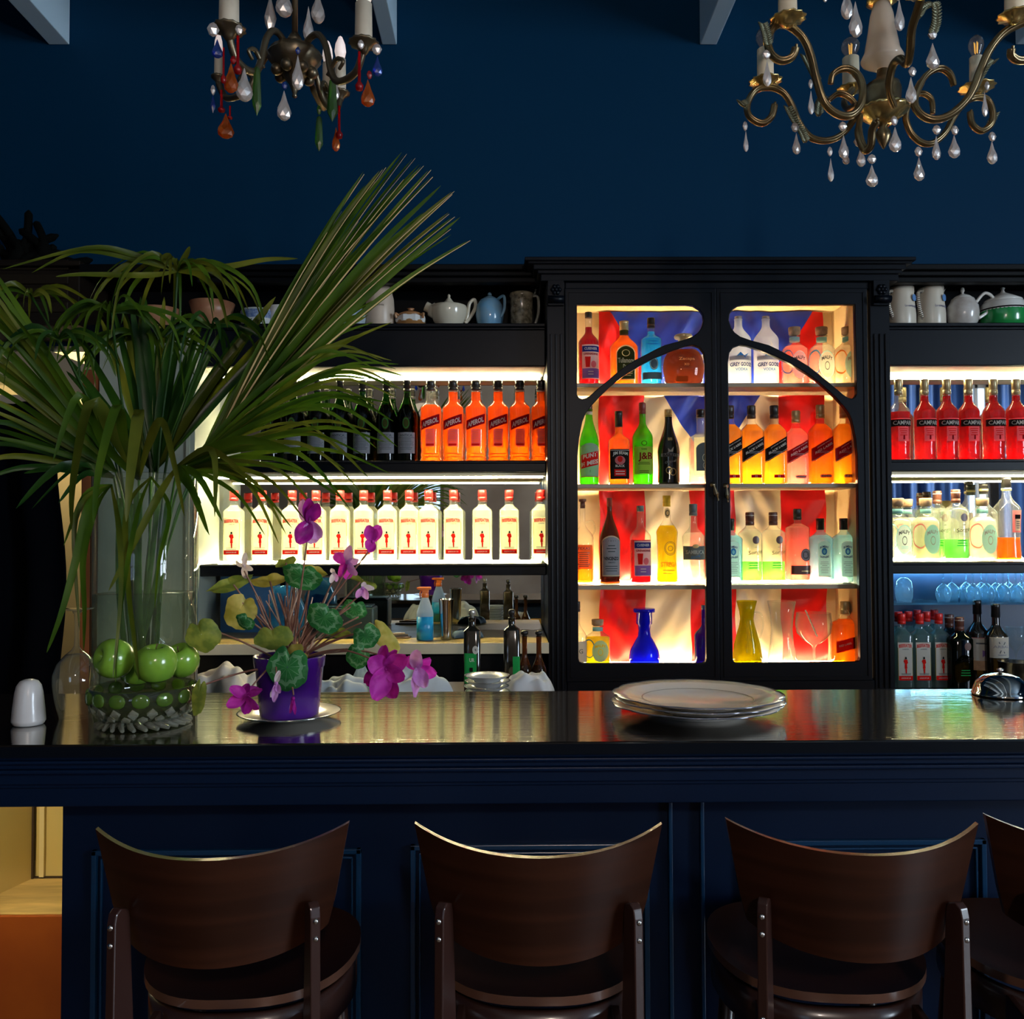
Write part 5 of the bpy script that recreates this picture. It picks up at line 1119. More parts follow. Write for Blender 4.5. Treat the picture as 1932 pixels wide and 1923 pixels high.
# upturned wine glass
Gw = thin('wine_glass_crystal', (0.97, 0.98, 0.97), 0.03, (0.95, 0.9, 0.8), 2.6, edge=.9)
d = 1.90; t = thing('wine_glass', 'large clear wine glass standing upside down beside the salt shaker', 'glass', (P(143, 1346, d).x, d, cz))
bow = [(.032, .0), (.038, .02), (.0435, .045), (.0465, .072), (.046, .090), (.038, .112), (.022, .130), (.010, .140), (.005, .148)]
MB().lathe(bow, 40, cap=False).lathe([(a-.0011, b) for a, b in bow[:-2]]+[(.002, .133)], 40, cap=False).build('bowl', Gw, t)
MB().lathe([(.005, .148), (.0038, .165), (.0036, .195), (.005, .215), (.012, .221), (.033, .2255), (.034, .227), (.012, .2262), (1e-4, .226)], 32, cap=False).build('stem', Gw, t)
# cut glass bowl with apples
d = 1.83; bx = P(272, 1358, d).x
t = thing('fruit_bowl', 'dark cut crystal bowl holding green apples in front of the vase', 'bowl', (bx, d, cz))
gb = realglass('cut_crystal', (0.92, 0.95, 0.90), 0.0, 1.5, .30, (.75, .75, .62))
prb = [(.050, .006), (.058, .010), (.084, .024), (.100, .044), (.104, .060), (.102, .078), (.0995, .079), (.0975, .074), (.097, .060), (.092, .046), (.076, .030), (.045, .018), (1e-4, .016)]
MB().lathe(prb, 48, sm=True).build('body', thin('smoky_crystal', (0.70, 0.72, 0.62), .10, (.3, .35, .25), 2.2), t)
m = MB()
for k in range(15):
    a = 2*PI*k/15; R = .1045; cx_, cy_ = R*math.cos(a), R*math.sin(a)
    M4 = Matrix.Translation((cx_, cy_, .062)) @ Matrix.Rotation(a, 4, 'Z')
    m.lathe([(1e-4, -.0135), (.006, -.0125), (.011, -.008), (.0130, 0), (.011, .008), (.006, .0125), (1e-4, .0135)], 18, sx=.42, sy=1.3, M=M4)
m.build('oval_cut', thin('lens_crystal', (.65, .88, .45), .5, (.30, .50, .10), 2.0), t)  # green of the apples refracted in the lenses is put into the colour
m = MB()
for k in range(18):
    for (dz, of, s) in ((.036, 0, 1), (.024, .5, .9)):
        a = 2*PI*(k+of)/18; R = .098 if dz > .03 else .088
        M4 = Matrix.Translation((R*math.cos(a), R*math.sin(a), dz)) @ Matrix.Rotation(a, 4, 'Z') @ Matrix.Rotation(.5 if dz > .03 else .8, 4, 'Y')
        m.lathe([(1e-4, -.013*s), (.010*s, 0), (1e-4, .013*s)], 4, sx=.5, sy=1.4, sm=False, M=M4)
m.build('star_cut', gb, t)
m = MB()
for k in range(26):
    a = 2*PI*k/26; m.tube([(.055*math.cos(a), .055*math.sin(a), .014), (.076*math.cos(a+.16), .076*math.sin(a+.16), .010), (.090*math.cos(a+.3), .090*math.sin(a+.3), .0045)], [.008, .006, .004], 6, sm=False)
m.build('scalloped_foot', gb, t)
ma = mat('apple_skin', (0.20, 0.38, 0.035), 0.22, coat=.4, var=(28, (0.15, 0.31, 0.03)))
def apple_mesh(R):
    return [(1e-4, -.62*R), (.18*R, -.66*R), (.34*R, -.78*R), (.55*R, -.80*R), (.80*R, -.62*R), (.96*R, -.25*R), (1.0*R, .10*R), (.93*R, .45*R), (.74*R, .72*R), (.50*R, .84*R), (.30*R, .80*R), (.14*R, .62*R), (.05*R, .48*R), (1e-4, .45*R)]
for (px, py, dd, R, rx, rz, lab) in ((216, 1243, 1.80, .0395, 1.30, -.7, 'green apple at the left of the bowl with its dimple facing the viewer'), (294, 1252, 1.79, .041, .18, .2, 'green apple at the front middle of the crystal bowl with small stem'),
      (343, 1246, 1.865, .036, .55, -.3, 'green apple at the right back of the crystal bowl'), (258, 1262, 1.885, .036, .2, 1, 'green apple at the back of the bowl, mostly hidden between the others')):
    p = P(px, py, dd); tt = thing('apple', lab, 'apple', p, 0, 'green apples in the crystal bowl'); tt.rotation_euler = (rx, 0, rz)
    MB().lathe(apple_mesh(R), 32).build('flesh', ma, tt)
    if rx < 1: MB().tube([(0, 0, .46*R), (.03*R, 0, .8*R), (.10*R, 0, .98*R)], [.0012, .001, .0016], 6).build('stem', mat('apple_stem', (.10, .05, .02), .6), tt)
# tall vase
VD = 2.06; vx = P(272, 1321, VD).x; VW = .114; VH = P(272, 897, VD).z-cz
t = thing('glass_vase', 'tall clear cylinder vase half filled with water holding palm leaves', 'vase', (vx, VD, cz))
MB().lathe([(VW-.006, 0), (VW, .004), (VW, VH-.002), (VW-.002, VH), (VW-.004, VH-.002), (VW-.004, .02), (1e-4, .018)], 64).build('cylinder', thin('vase_glass', (.93, .96, .94), .03, (.9, .95, .9), 1.5), t)
wl = P(272, 1119, VD).z-cz
MB().lathe([(VW-.005, .021), (VW-.005, wl), (1e-4, wl)], 64).build('water', thin('vase_water', (.90, .94, .89), .07, (.50, .58, .46), .8), t)
# plates
PD = 1.905; pc = P(1316, 1335, PD); mpl = mat('ivory_plate', (.90, .82, .72), .15, coat=.5)
def scal(a, z): return 1+.030*abs(math.sin(a*6))**.6*(1 if z > .012 else 0)
for i in range(3):
    R = .172; z = cz+i*.0095; lab = ['lowest ivory plate with scalloped rim at the bottom of the stack', 'middle ivory plate with scalloped rim in the stack of three', 'topmost ivory plate with scalloped rim on the counter stack'][i]
    t = thing('dinner_plate', lab, 'plate', (pc.x+(-.004, .003, 0)[i], PD, z), (0, .25, .1)[i], 'scalloped dinner plates stacked on the counter')
    pr = [(.085, 0), (.090, 0), (.092, .004), (.110, .008), (.150, .0175), (.172, .0225), (.1725, .0245), (.150, .0205), (.112, .0125), (.104, .008), (1e-4, .0065)]
    MB().lathe(pr, 140, wob=scal).build('dish', mpl, t)
    MB().lathe([(.1722, .0225), (.1740, .0238), (.1722, .0252)], 140, cap=False, wob=scal).build('rim', mat('plate_rim', (.20, .20, .24), .12, .5), t)
    if i == 2:
        MB().lathe([(.1135, .0134), (.115, .0142), (.1165, .0138)], 100, cap=False).build('inner_ring', mat('plate_inner_line', (.40, .36, .30), .2), t)
# polished dome at the right edge
d = 2.10; t = thing('dome_lid', 'polished steel dome lid at the right end of the counter', 'lid', (P(1888, 1309, d).x, d, cz))
W = S(49, d)
MB().lathe([(W, 0), (W*1.03, .003), (W, .006), (W*.97, .012), (W*.86, .030), (W*.62, .043), (W*.3, .049), (1e-4, .050)], 40, cap=False).build('dome', mat('polished_steel', (.55, .52, .48), .06, 1.0), t, solid=.001)
MB().lathe([(.004, .049), (.004, .054), (.008, .057), (.008, .060), (1e-4, .062)], 20).build('knob', M_chrome, t)

# ================================================================ PALM LEAVES IN THE VASE
Lg = leafmat('palm_green', (0.028, 0.075, 0.004), (0.065, 0.125, 0.008), .42, 9, .40)
Lo = leafmat('palm_olive', (0.050, 0.075, 0.006), (0.11, 0.13, 0.015), .35, 9, .40)
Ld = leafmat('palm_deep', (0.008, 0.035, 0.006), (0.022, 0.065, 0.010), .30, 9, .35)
Lt = mat('leaf_sheen_edge', (0.62, 0.46, 0.20), .45)  # cream colour stands for light sheen and yellow edges on the blades
Lst = leafmat('palm_stem', (0.04, 0.12, 0.02), (0.07, 0.17, 0.03), .35, 20, .1)
VIEW = Vector((0, 1, 0))
def ribbon(mb, pts, w, mi=0, fold=.25, tw=0.0, prof_=None, n=5):
    c = catmull(pts, n); N_ = len(c)
    vs = []; fs = []
    for i, p in enumerate(c):
        t = (c[min(i+1, N_-1)]-c[max(i-1, 0)]).normalized(); u = i/(N_-1)
        s = t.cross(VIEW)
        if s.length < .05: s = t.cross(Vector((.3, .6, .7)))
        s.normalize(); q = t.cross(s)
        a = tw*(u+.3); s2 = s*math.cos(a)+q*math.sin(a); q2 = -s*math.sin(a)+q*math.cos(a)
        k = prof_(u) if prof_ else (min(1, .25+u*2.2)*(1-u)**.55 if u < 1 else 0)
        ww = max(w*k, .00025)
        vs += [p+s2*ww+q2*ww*fold, p, p-s2*ww+q2*ww*fold]
    for i in range(N_-1):
        a = i*3; fs += [(a, a+1, a+4, a+3), (a+1, a+2, a+5, a+4)]
    mb.add(vs, fs, mi, True)
def PX(q): return P(*q)
rp = random.Random(4)
def frond(label, hub, tips, w, stem, m=Lg, droop=.0, bend=.12, streaked=False, name='palm_frond', fold=.3, wv=.25, dens=1):
    if dens > 1:
        tt = []
        for a_, b_ in zip(tips, tips[1:]):
            tt.append(a_)
            if len(a_) == 3 and len(b_) == 3:
                for q in range(1, dens): f_ = q/dens+rp.uniform(-.12, .12); tt.append(tuple(a_[z_]+(b_[z_]-a_[z_])*f_+(rp.uniform(-14, 14) if z_ < 2 else rp.uniform(-.03, .03)) for z_ in range(3)))
        tips = tt+[tips[-1]]; w = w*(.55 if dens == 3 else .68)
    h = PX(hub); off = h; t = thing(name, label, 'palm leaf', off, 0, 'palm leaves in the glass vase')
    mb = MB(); dr = MB(); nn = len(tips)
    for i, tp in enumerate(tips):
        e = PX(tp[:3]); via = tp[3] if len(tp) > 3 else None
        L_ = (e-h).length; up = Vector((0, 0, 1))
        if via: pts = [h]+[PX(v) for v in via]+[e]
        else:
            k = rp.uniform(.6, 1.3)
            pts = [h, h.lerp(e, .35)+up*L_*bend*.8*k, h.lerp(e, .72)+up*L_*bend*.9*k, e-up*L_*droop*k]
        ribbon(mb, pts, w*rp.uniform(1-wv, 1+wv), rp.choice((0, 0, 1)), fold, rp.uniform(-.5, .5))
        if streaked and i % 3 != 1:
            ribbon(dr, [p+Vector((w*.7, -.004, 0)) for p in pts], w*rp.uniform(.10, .30), 0, .1, 0, lambda u: 1-u*.8)  # cream strip paints in the bright sheen along the blade edge
    mb.build('blade', [m, Lo if m is not Lo else Lg], t, off)
    if streaked: dr.build('sheen_edge', Lt, t, off)
    if stem:
        sp_ = catmull([h]+[PX(s) for s in stem], 6)
        MB().tube(sp_, [.0035, .0045, .005], 8, flat=.7).build('stem', Lst, t, off)
    return t
# big folded fan rising to the upper right
frond('tallest palm frond pointing to the upper right with cream sheen streaks and yellow edges', (395, 850, 2.02),
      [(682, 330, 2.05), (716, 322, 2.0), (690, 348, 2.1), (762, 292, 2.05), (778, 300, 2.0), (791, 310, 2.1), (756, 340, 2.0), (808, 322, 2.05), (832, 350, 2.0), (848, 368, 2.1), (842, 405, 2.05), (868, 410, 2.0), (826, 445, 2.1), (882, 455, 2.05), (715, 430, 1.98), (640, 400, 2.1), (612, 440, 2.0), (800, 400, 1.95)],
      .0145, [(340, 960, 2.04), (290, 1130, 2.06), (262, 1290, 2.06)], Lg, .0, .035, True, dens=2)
# second layer of the same direction, lower and fuller
frond('broad palm frond behind the tallest one reaching towards the cream teapot', (370, 880, 2.1),
      [(650, 560, 2.15), (600, 520, 2.2), (705, 560, 2.15), (690, 620, 2.2), (560, 560, 2.2), (740, 600, 2.15)], .018, [(330, 980, 2.08), (300, 1120, 2.08), (285, 1290, 2.08)], Lo, .02, .06, dens=3)
# fan towards the right with drooping tips
frond('palm frond spreading to the right in front of the dark vermouth bottles', (350, 885, 1.98),
      [(768, 690, 1.9), (752, 672, 2.0), (722, 655, 2.0), (700, 700, 1.9), (765, 712, 1.95), (742, 770, 1.9), (715, 745, 1.9), (700, 800, 1.9), (750, 815, 1.85), (690, 845, 1.85), (650, 870, 1.85), (735, 880, 1.9), (610, 905, 1.85), (660, 935, 1.8), (575, 965, 1.8), (540, 990, 1.8), (500, 1000, 1.8)],
      .0105, [(325, 960, 2.02), (300, 1120, 2.05), (292, 1300, 2.05)], Lg, .05, .14, dens=2)
# front right drooping blades
frond('palm frond drooping over the front right of the vase rim', (335, 880, 1.93),
      [(420, 985, 1.8, [(375, 900, 1.85)]), (395, 1010, 1.8, [(360, 915, 1.85)]), (470, 905, 1.8, [(400, 850, 1.86)]), (405, 975, 1.75, [(400, 850, 1.82)]), (560, 850, 1.8, [(450, 830, 1.84)]), (380, 950, 1.8, [(350, 905, 1.85)]), (205, 1115, 1.83, [(300, 935, 1.86), (245, 1040, 1.84)])],
      .012, [(318, 980, 2.0), (302, 1130, 2.05), (296, 1290, 2.05)], Lg, .0, .05)
# big left fan
frond('wide palm frond spreading to the upper left from the vase', (218, 890, 1.98),
      [(-70, 470, 1.9), (-60, 560, 1.85), (-70, 640, 1.85), (-60, 700, 1.85), (-40, 765, 1.85), (10, 575, 1.8), (-50, 600, 1.95), (-60, 820, 1.85), (60, 640, 1.95), (30, 610, 2.05), (-70, 520, 2.0), (-20, 500, 1.95)], .019, [(235, 960, 2.02), (252, 1130, 2.06), (262, 1300, 2.05)], Lg, .0, .04, dens=3)
frond('palm frond reaching flat to the left edge of the photo', (215, 900, 2.0),
      [(-60, 840, 1.9), (-50, 870, 1.9), (-30, 900, 1.9), (-60, 800, 1.95), (30, 960, 1.85, [(120, 880, 1.9)]), (60, 960, 1.8, [(150, 880, 1.88)]), (45, 893, 1.9, [(110, 885, 1.9)]), (110, 950, 1.85, [(160, 895, 1.9)]), (-40, 790, 1.85)], .012, [(228, 980, 2.03), (246, 1140, 2.06), (255, 1300, 2.05)], Ld, .02, .08)
# centre fan, upright wide blades
frond('dense upright palm frond in the middle of the bunch', (290, 890, 2.06),
      [(190, 600, 2.1), (230, 570, 2.1), (265, 560, 2.1), (310, 560, 2.1), (350, 590, 2.1), (385, 600, 2.12), (420, 620, 2.12), (150, 640, 2.12), (125, 700, 2.1), (440, 680, 2.1), (475, 600, 2.15), (520, 560, 2.15), (555, 600, 2.15)], .024, [(285, 980, 2.06), (272, 1140, 2.07), (270, 1290, 2.07)], Ld, .0, .02, dens=2)
# broad tips bent over at the front
frond('palm frond with broad tips folded down over the front of the vase', (262, 905, 1.97),
      [(135, 1000, 1.72, [(215, 820, 1.86), (172, 760, 1.80), (140, 900, 1.74)]), (176, 990, 1.70, [(235, 830, 1.85), (222, 765, 1.78), (188, 880, 1.72)]), (238, 985, 1.70, [(258, 840, 1.85), (262, 780, 1.78), (248, 880, 1.72)]), (348, 975, 1.70, [(280, 840, 1.85), (306, 795, 1.78), (330, 880, 1.72)]), (100, 870, 1.75, [(200, 840, 1.86), (150, 745, 1.80)])],
      .016, [(262, 980, 2.02), (265, 1140, 2.05), (268, 1300, 2.05)], Lo, .0, .0, fold=.15)
# long hanging strands left and over the bowl
frond('long hanging palm strands falling past the wine glass', (210, 915, 1.93),
      [(88, 1232, 1.80, [(170, 950, 1.84), (145, 1050, 1.82), (118, 1150, 1.80)]), (158, 1228, 1.80, [(180, 960, 1.84), (158, 1050, 1.82), (160, 1150, 1.80)]), (150, 1190, 1.81, [(165, 940, 1.85), (140, 1000, 1.83)]), (120, 1030, 1.83, [(160, 935, 1.86)]), (213, 1280, 1.72, [(225, 1000, 1.82), (228, 1120, 1.76)])],
      .0095, [(225, 1000, 2.0), (240, 1130, 2.04), (250, 1300, 2.04)], Lg, .0, .0, fold=.2)
frond('two long palm strands hanging over the apples', (285, 900, 1.94),
      [(218, 1290, 1.73, [(262, 960, 1.86), (238, 1080, 1.80), (222, 1200, 1.745)]), (262, 1285, 1.735, [(240, 960, 1.86), (242, 1100, 1.80), (255, 1220, 1.75)]), (292, 1150, 1.85, [(320, 960, 1.86), (300, 1060, 1.86)])],
      .0075, [(283, 1000, 2.0), (276, 1130, 2.05), (274, 1300, 2.05)], Lg, .0, .0, fold=.2)
# thick stalks visible inside the vase
for i, (a, b, c) in enumerate((((228, 940), (226, 1120), (246, 1300)), ((300, 940), (278, 1130), (258, 1300)), ((320, 950), (292, 1120), (240, 1300)), ((262, 930), (262, 1130), (280, 1300)), ((248, 950), (240, 1130), (262, 1300)))):
    p0 = P(a[0], a[1], 2.02); t = thing('palm_stalk', ['pale flat stalk', 'thick green stalk', 'slanting yellow green stalk', 'dark upright stalk', 'bluish green stalk'][i]+' standing in the water of the glass vase', 'stalk', p0, 0, 'stalks in the glass vase')
    mb = MB(); ribbon(mb, [p0, P(b[0], b[1], 2.04), P(c[0], c[1], 2.06)], (.008, .006, .009, .010, .007)[i], 0, .5, 0, lambda u: 1-.3*u); mb.build('stalk', Lst, t, p0, solid=.002)
# thin papyrus-like umbrellas on top
def umb(label, hub, n, R, stem, seed, m=Lo, extra=()):
    rr = random.Random(seed); h = PX(hub); t = thing('umbrella_leaf', label, 'palm leaf', h, 0, 'thin umbrella leaves in the glass vase'); mb = MB()
    for k in range(n):
        a = 2*PI*k/n+rr.uniform(-.2, .2); r = R*rr.uniform(.7, 1.15); dv = Vector((math.cos(a), math.sin(a)*.6, 0)); dr_ = rr.uniform(.25, .85)
        pts = [h, h+dv*r*.35+Vector((0, 0, r*rr.uniform(.05, .18))), h+dv*r*.75+Vector((0, 0, r*(.05-dr_*.3))), h+dv*r*(1.05-.2*dr_)-Vector((0, 0, r*dr_*.9))]
        ribbon(mb, pts, rr.uniform(.0055, .009), rr.choice((0, 1)), .3, rr.uniform(-1, 1))
    for e in extra: ribbon(mb, [h]+[PX(v) for v in e], .009, 0, .3, .2)
    mb.build('leaf_whorl', [m, Lg], t, h)
    MB().tube(catmull([h]+[PX(s) for s in stem], 6), .003, 8).build('stem', Ld, t, h)
umb('topmost thin leaved umbrella of papyrus at the centre of the bunch', (335, 512, 2.0), 20, .21, [(325, 650, 2.02), (300, 850, 2.04), (275, 1250, 2.05)], 1, Lo,
    [((250, 480, 1.95), (165, 468, 1.9), (5, 508, 1.85)), ((250, 488, 1.95), (150, 475, 1.9), (60, 515, 1.85)), ((420, 505, 2.0), (500, 490, 2.0), (562, 488, 2.0)), ((352, 480, 1.98), (358, 465, 1.97)), ((280, 520, 1.95), (160, 518, 1.92), (105, 522, 1.9)), ((310, 490, 1.97), (322, 485, 1.96), (320, 535, 1.95)), ((380, 520, 1.96), (415, 560, 1.93), (430, 620, 1.92))])
umb('thin leaved umbrella left of the topmost one', (210, 590, 1.95), 16, .17, [(225, 720, 2.0), (245, 900, 2.04), (250, 1250, 2.05)], 2, Lg)
umb('thin leaved umbrella low on the left side of the bunch', (110, 640, 1.9), 13, .15, [(170, 760, 1.97), (230, 900, 2.02), (245, 1250, 2.05)], 3, Ld)
umb('thin leaved umbrella right below the topmost one', (400, 620, 2.05), 15, .17, [(350, 760, 2.06), (310, 900, 2.06), (285, 1250, 2.06)], 5, Ld)
umb('thin leaved umbrella in the dark middle of the bunch', (275, 650, 2.1), 18, .19, [(280, 800, 2.09), (283, 900, 2.08), (280, 1250, 2.07)], 6, Lg)
umb('thin leaved umbrella at the upper left edge of the photo', (60, 560, 2.0), 12, .15, [(150, 720, 2.02), (225, 900, 2.05), (250, 1250, 2.06)], 8, Lo)
# dark ornament on the cupboard upper left
t = thing('dried_ornament', 'dark gnarled ornament on top of the cupboard at the upper left', 'ornament', (P(40, 500, 3.6).x, 3.6, zt_top+.021))
rr = random.Random(9); m = MB()
for k in range(26):
    a = rr.uniform(-.3, .26); h = rr.uniform(.06, .30)*(1-abs(a+.1)*1.6)
    m.tube(catmull([(a, rr.uniform(-.03, .03), 0), (a+rr.uniform(-.08, .08), rr.uniform(-.05, .05), h*.5), (a+rr.uniform(-.12, .10), 0, max(.03, h))], 5), [.026, .016, .004], 8)
m.build('body', mat('dark_wood', (.0015, .002, .0015), .9, spec=.1), t)

# ================================================================ CYCLAMEN
PDp = 1.88; px0 = P(546, 1352, PDp)
t = thing('saucer', 'white saucer with silver rim under the purple flower pot', 'saucer', (px0.x, PDp, cz))
MB().lathe([(.05, 0), (.055, 0), (.06, .003), (.102, .0125), (.1045, .014), (.102, .015), (.062, .006), (.055, .004), (1e-4, .004)], 64).build('dish', mpl, t)
MB().lathe([(.1040, .0132), (.1056, .0142), (.1040, .0152)], 64, cap=False).build('rim', mat('silver_rim', (.5, .5, .48), .15, 1), t)
cyc = thing('cyclamen', 'cyclamen plant with magenta flowers and mottled leaves in a purple pot', 'potted plant', (px0.x, PDp, cz+.0045)); co = Vector((px0.x, PDp, cz+.0045))
PH = .125
MB().lathe([(.052, 0), (.058, .001), (.060, .006), (.069, PH*.80), (.071, PH*.82), (.0735, PH*.98), (.0735, PH), (.0715, PH), (.068, PH*.9), (.066, PH*.8), (1e-4, PH*.78)], 48).build('pot', mat('purple_pot', (0.055, 0.006, 0.20), 0.25, coat=.3), cyc)
MB().lathe([(.066, PH*.82), (.05, PH*.86), (.02, PH*.90), (1e-4, PH*.9)], 24, wob=lambda a, z: 1+.04*math.sin(a*9)).build('soil', mat('dark_soil', (.03, .015, .01), .9, bump=(80, .6)), cyc)
Cg = leafmat('cyclamen_leaf', (0.02, 0.13, 0.035), (0.035, 0.19, 0.05), .35, 60, .3, veins=(.30, .52, .32))
Cy = leafmat('cyclamen_yellow', (0.32, 0.30, 0.05), (0.48, 0.42, 0.12), .45, 40, .3)
Co = leafmat('cyclamen_olive', (0.12, 0.17, 0.03), (0.24, 0.28, 0.05), .4, 50, .3)
stem_m = mat('cyclamen_stem', (0.30, 0.15, 0.10), .5, var=(40, (.18, .07, .05)))
crown = co+Vector((0, 0, PH*.86))
def heart(c, rx, ry, tilt, roll, m, seed):
    """heart shaped cupped leaf, c = centre"""
    rr = random.Random(seed); M4 = Matrix.Translation(c) @ Matrix.Rotation(roll, 4, 'Y') @ Matrix.Rotation(tilt, 4, 'X')
    ph = rr.uniform(0, 6)
    def fn(u, v):
        a = 2*PI*u; v = max(v, .02)
        r = (1-.42*math.exp(-((min(a, 2*PI-a))/.28)**2))*(1+.05*math.sin(5*a+ph)+.02*math.sin(13*a))
        r *= (1+.10*math.cos(a-PI))
        x = math.sin(a)*r*v*rx; y = -(-math.cos(a))*r*v*ry
        z = .22*min(rx, ry)*v*v+.10*rx*v*v*math.sin(3*a+ph)
        return (x, z, y*1.0)
    return MB().grid(fn, 44, 9, uv=True, M=M4)
def rodlike(a, b, r, sag=.0, seed=0):
    rr = random.Random(seed); mid = a.lerp(b, .5)+Vector((rr.uniform(-.008, .008), rr.uniform(-.006, .006), sag))
    return MB().tube(catmull([a, mid, b], 7), [r, r*.9, r*.75], 7)
LV = [((569, 1087), 39, 27, .35, .25, Cg, 1.84), ((612, 1165), 36, 28, .15, .5, Cg, 1.80), ((542, 1259), 38, 44, .1, .15, Cg, 1.765), ((690, 1200), 26, 24, .2, -.4, Cg, 1.80), ((676, 1238), 24, 24, .2, .8, Cg, 1.80),
      ((453, 1151), 31, 36, .1, .4, Cy, 1.86), ((462, 1173), 19, 16, .4, .5, Cg, 1.81), ((515, 1203), 36, 25, .3, -.2, Co, 1.79), ((380, 1197), 32, 33, .1, -.5, Co, 1.83), ((375, 1312), 13, 36, .0, .15, Co, 1.78),
      ((434, 1103), 46, 17, .8, -.35, Co, 1.86), ((507, 1097), 38, 18, .9, -.1, Cy, 1.90), ((668, 1150), 24, 21, .3, .3, Cg, 1.90), ((722, 1200), 18, 44, .3, -.6, Cy, 1.86), ((539, 1062), 20, 12, .8, -.4, Co, 1.92),
      ((592, 1078), 26, 15, .8, .3, Cy, 1.93), ((684, 1098), 28, 10, .8, .4, Co, 1.86), ((560, 1235), 20, 22, .4, 1.2, Cy, 1.83), ((640, 1195), 22, 14, .7, .1, Co, 1.92)]
for i, ((x, y), rx, ry, ti, ro, m, d) in enumerate(LV):
    c = P(x, y, d); lf = heart(c, S(rx, d), S(ry, d), ti, ro, m, i+3).build('leaf', m, cyc, co)
    a = crown+Vector((rp.uniform(-.022, .022), rp.uniform(-.022, .022), 0))
    rodlike(a, c+Vector((0, .003, S(ry, d)*.45)), .0021, .006, i).build('leaf_stalk', stem_m, cyc, co)
rr = random.Random(12)
for k in range(34):   # bare stalks crowded in the middle
    a = crown+Vector((rr.uniform(-.03, .03), rr.uniform(-.03, .03), -.004)); x = rr.uniform(478, 690); y = 1105+abs(x-560)*.35+rr.uniform(-14, 40)
    rodlike(a, P(x, y, rr.uniform(1.82, 1.95)), rr.uniform(.0014, .0023), rr.uniform(-.004, .012), k).build('leaf_stalk', stem_m if k % 3 else mat('pale_stalk', (.55, .38, .28), .5), cyc, co)
def petal(mb, base, dirv, wid, L_, curl, seed, mi=0):
    dirv = dirv.normalized(); rr = random.Random(seed)
    s = dirv.cross(VIEW); s = s.normalized() if s.length > .1 else Vector((1, 0, 0)); a = rr.uniform(-.7, .7)
    q = dirv.cross(s); s = s*math.cos(a)+q*math.sin(a); q = dirv.cross(s)
    def fn(u, v):
        x = (u-.5)*2; w_ = wid*(math.sin(PI*min(1, v*.86+.08))**.75)
        return base+dirv*L_*v+s*x*w_+q*(curl*L_*v*v+abs(x)**2*w_*.35+.03*L_*math.sin(9*v+5*x+seed))
    mb.grid(fn, 8, 10, mi)
def flmat(name, a, b): return leafmat(name, a, b, .5, 45, .45)
Fm = flmat('petal_magenta', (.50, .02, .36), (.66, .05, .52)); Fd = flmat('petal_deep', (.26, .008, .20), (.42, .015, .33)); Fl = flmat('petal_lavender', (.58, .22, .62), (.72, .38, .75)); Fp = flmat('petal_pale', (.75, .60, .60), (.80, .70, .72))
FL = [((583, 985), 1.80, [(0, 1, 20), (-25, 1, 22), (25, .9, 22), (170, .9, 30), (205, 1, 28), (150, .8, 25)], (Fd, Fl), 1.5),
      ((703, 1022), 1.83, [(-10, .9, 24), (20, .9, 24), (190, .6, 18), (0, .7, 22), (215, .5, 25)], (Fm, Fm), 1.2),
      ((655, 1062), 1.83, [(20, 1, 22), (-60, .9, 22), (70, .7, 18), (180, .9, 25), (130, .9, 22), (215, .9, 20)], (Fl, Fm), 1.15),
      ((461, 1068), 1.84, [(10, .9, 14), (-70, .7, 13), (110, .7, 13), (180, .8, 15)], (Fp, Fp), 1.0),
      ((728, 1262), 1.72, [(200, 1.25, 32), (170, 1.3, 30), (-60, .8, 30), (-10, .9, 22), (60, 1.1, 28), (230, 1.1, 30), (110, .9, 26), (25, .8, 20)], (Fm, Fd), 1.55),
      ((785, 1262), 1.74, [(10, 1, 26), (60, .8, 24), (150, 1.0, 26), (-40, .7, 20), (185, 1.3, 17), (110, 1, 24)], (Fl, Fm), 1.3),
      ((464, 1313), 1.74, [(-60, .9, 22), (60, .7, 24), (120, 1, 26), (180, 1, 25), (240, 1, 24), (0, .6, 22), (70, 1.1, 14)], (Fm, Fd), 1.2),
      ((521, 1290), 1.73, [(180, 1.0, 14), (10, .7, 12), (150, .6, 12), (200, .9, 13)], (Fl, Fp), 1.1),
      ((553, 1318), 1.76, [(170, .9, 8), (195, .9, 7), (182, .8, 8)], (Fd, Fl), 1.1),
      ((684, 1110), 1.84, [(150, .8, 17), (90, .7, 15), (210, .7, 15), (20, .4, 13)], (Fl, Fp), 1.0),
      ((630, 1082), 1.84, [(200, .7, 14), (160, .6, 14), (-20, .4, 12)], (Fp, Fl), .9)]
for i, (c, d, pt, ms, sc_) in enumerate(FL):
    c3 = P(c[0], c[1], d); mb = MB()
    for k, (ang, l, w_) in enumerate(pt):
        a = math.radians(ang); petal(mb, c3, Vector((math.sin(a), (-.35, .25)[k % 2], math.cos(a))), S(w_*.5*sc_*.85, d), S(32*l*sc_, d), .12*(-1)**k, i*9+k, k % 2)
    mb.ball(c3, .004, 8, 6)
    fo = mb.build('flower', list(ms), cyc, co)
    hook = c3+Vector((0, .004, .006)) if c[1] > 1200 else c3-Vector((0, 0, .01))
    rodlike(crown+Vector((rr.uniform(-.02, .02), 0, 0)), hook, .0019, .03 if c[1] > 1200 else .0, i+50).build('flower_stalk', stem_m, cyc, co)

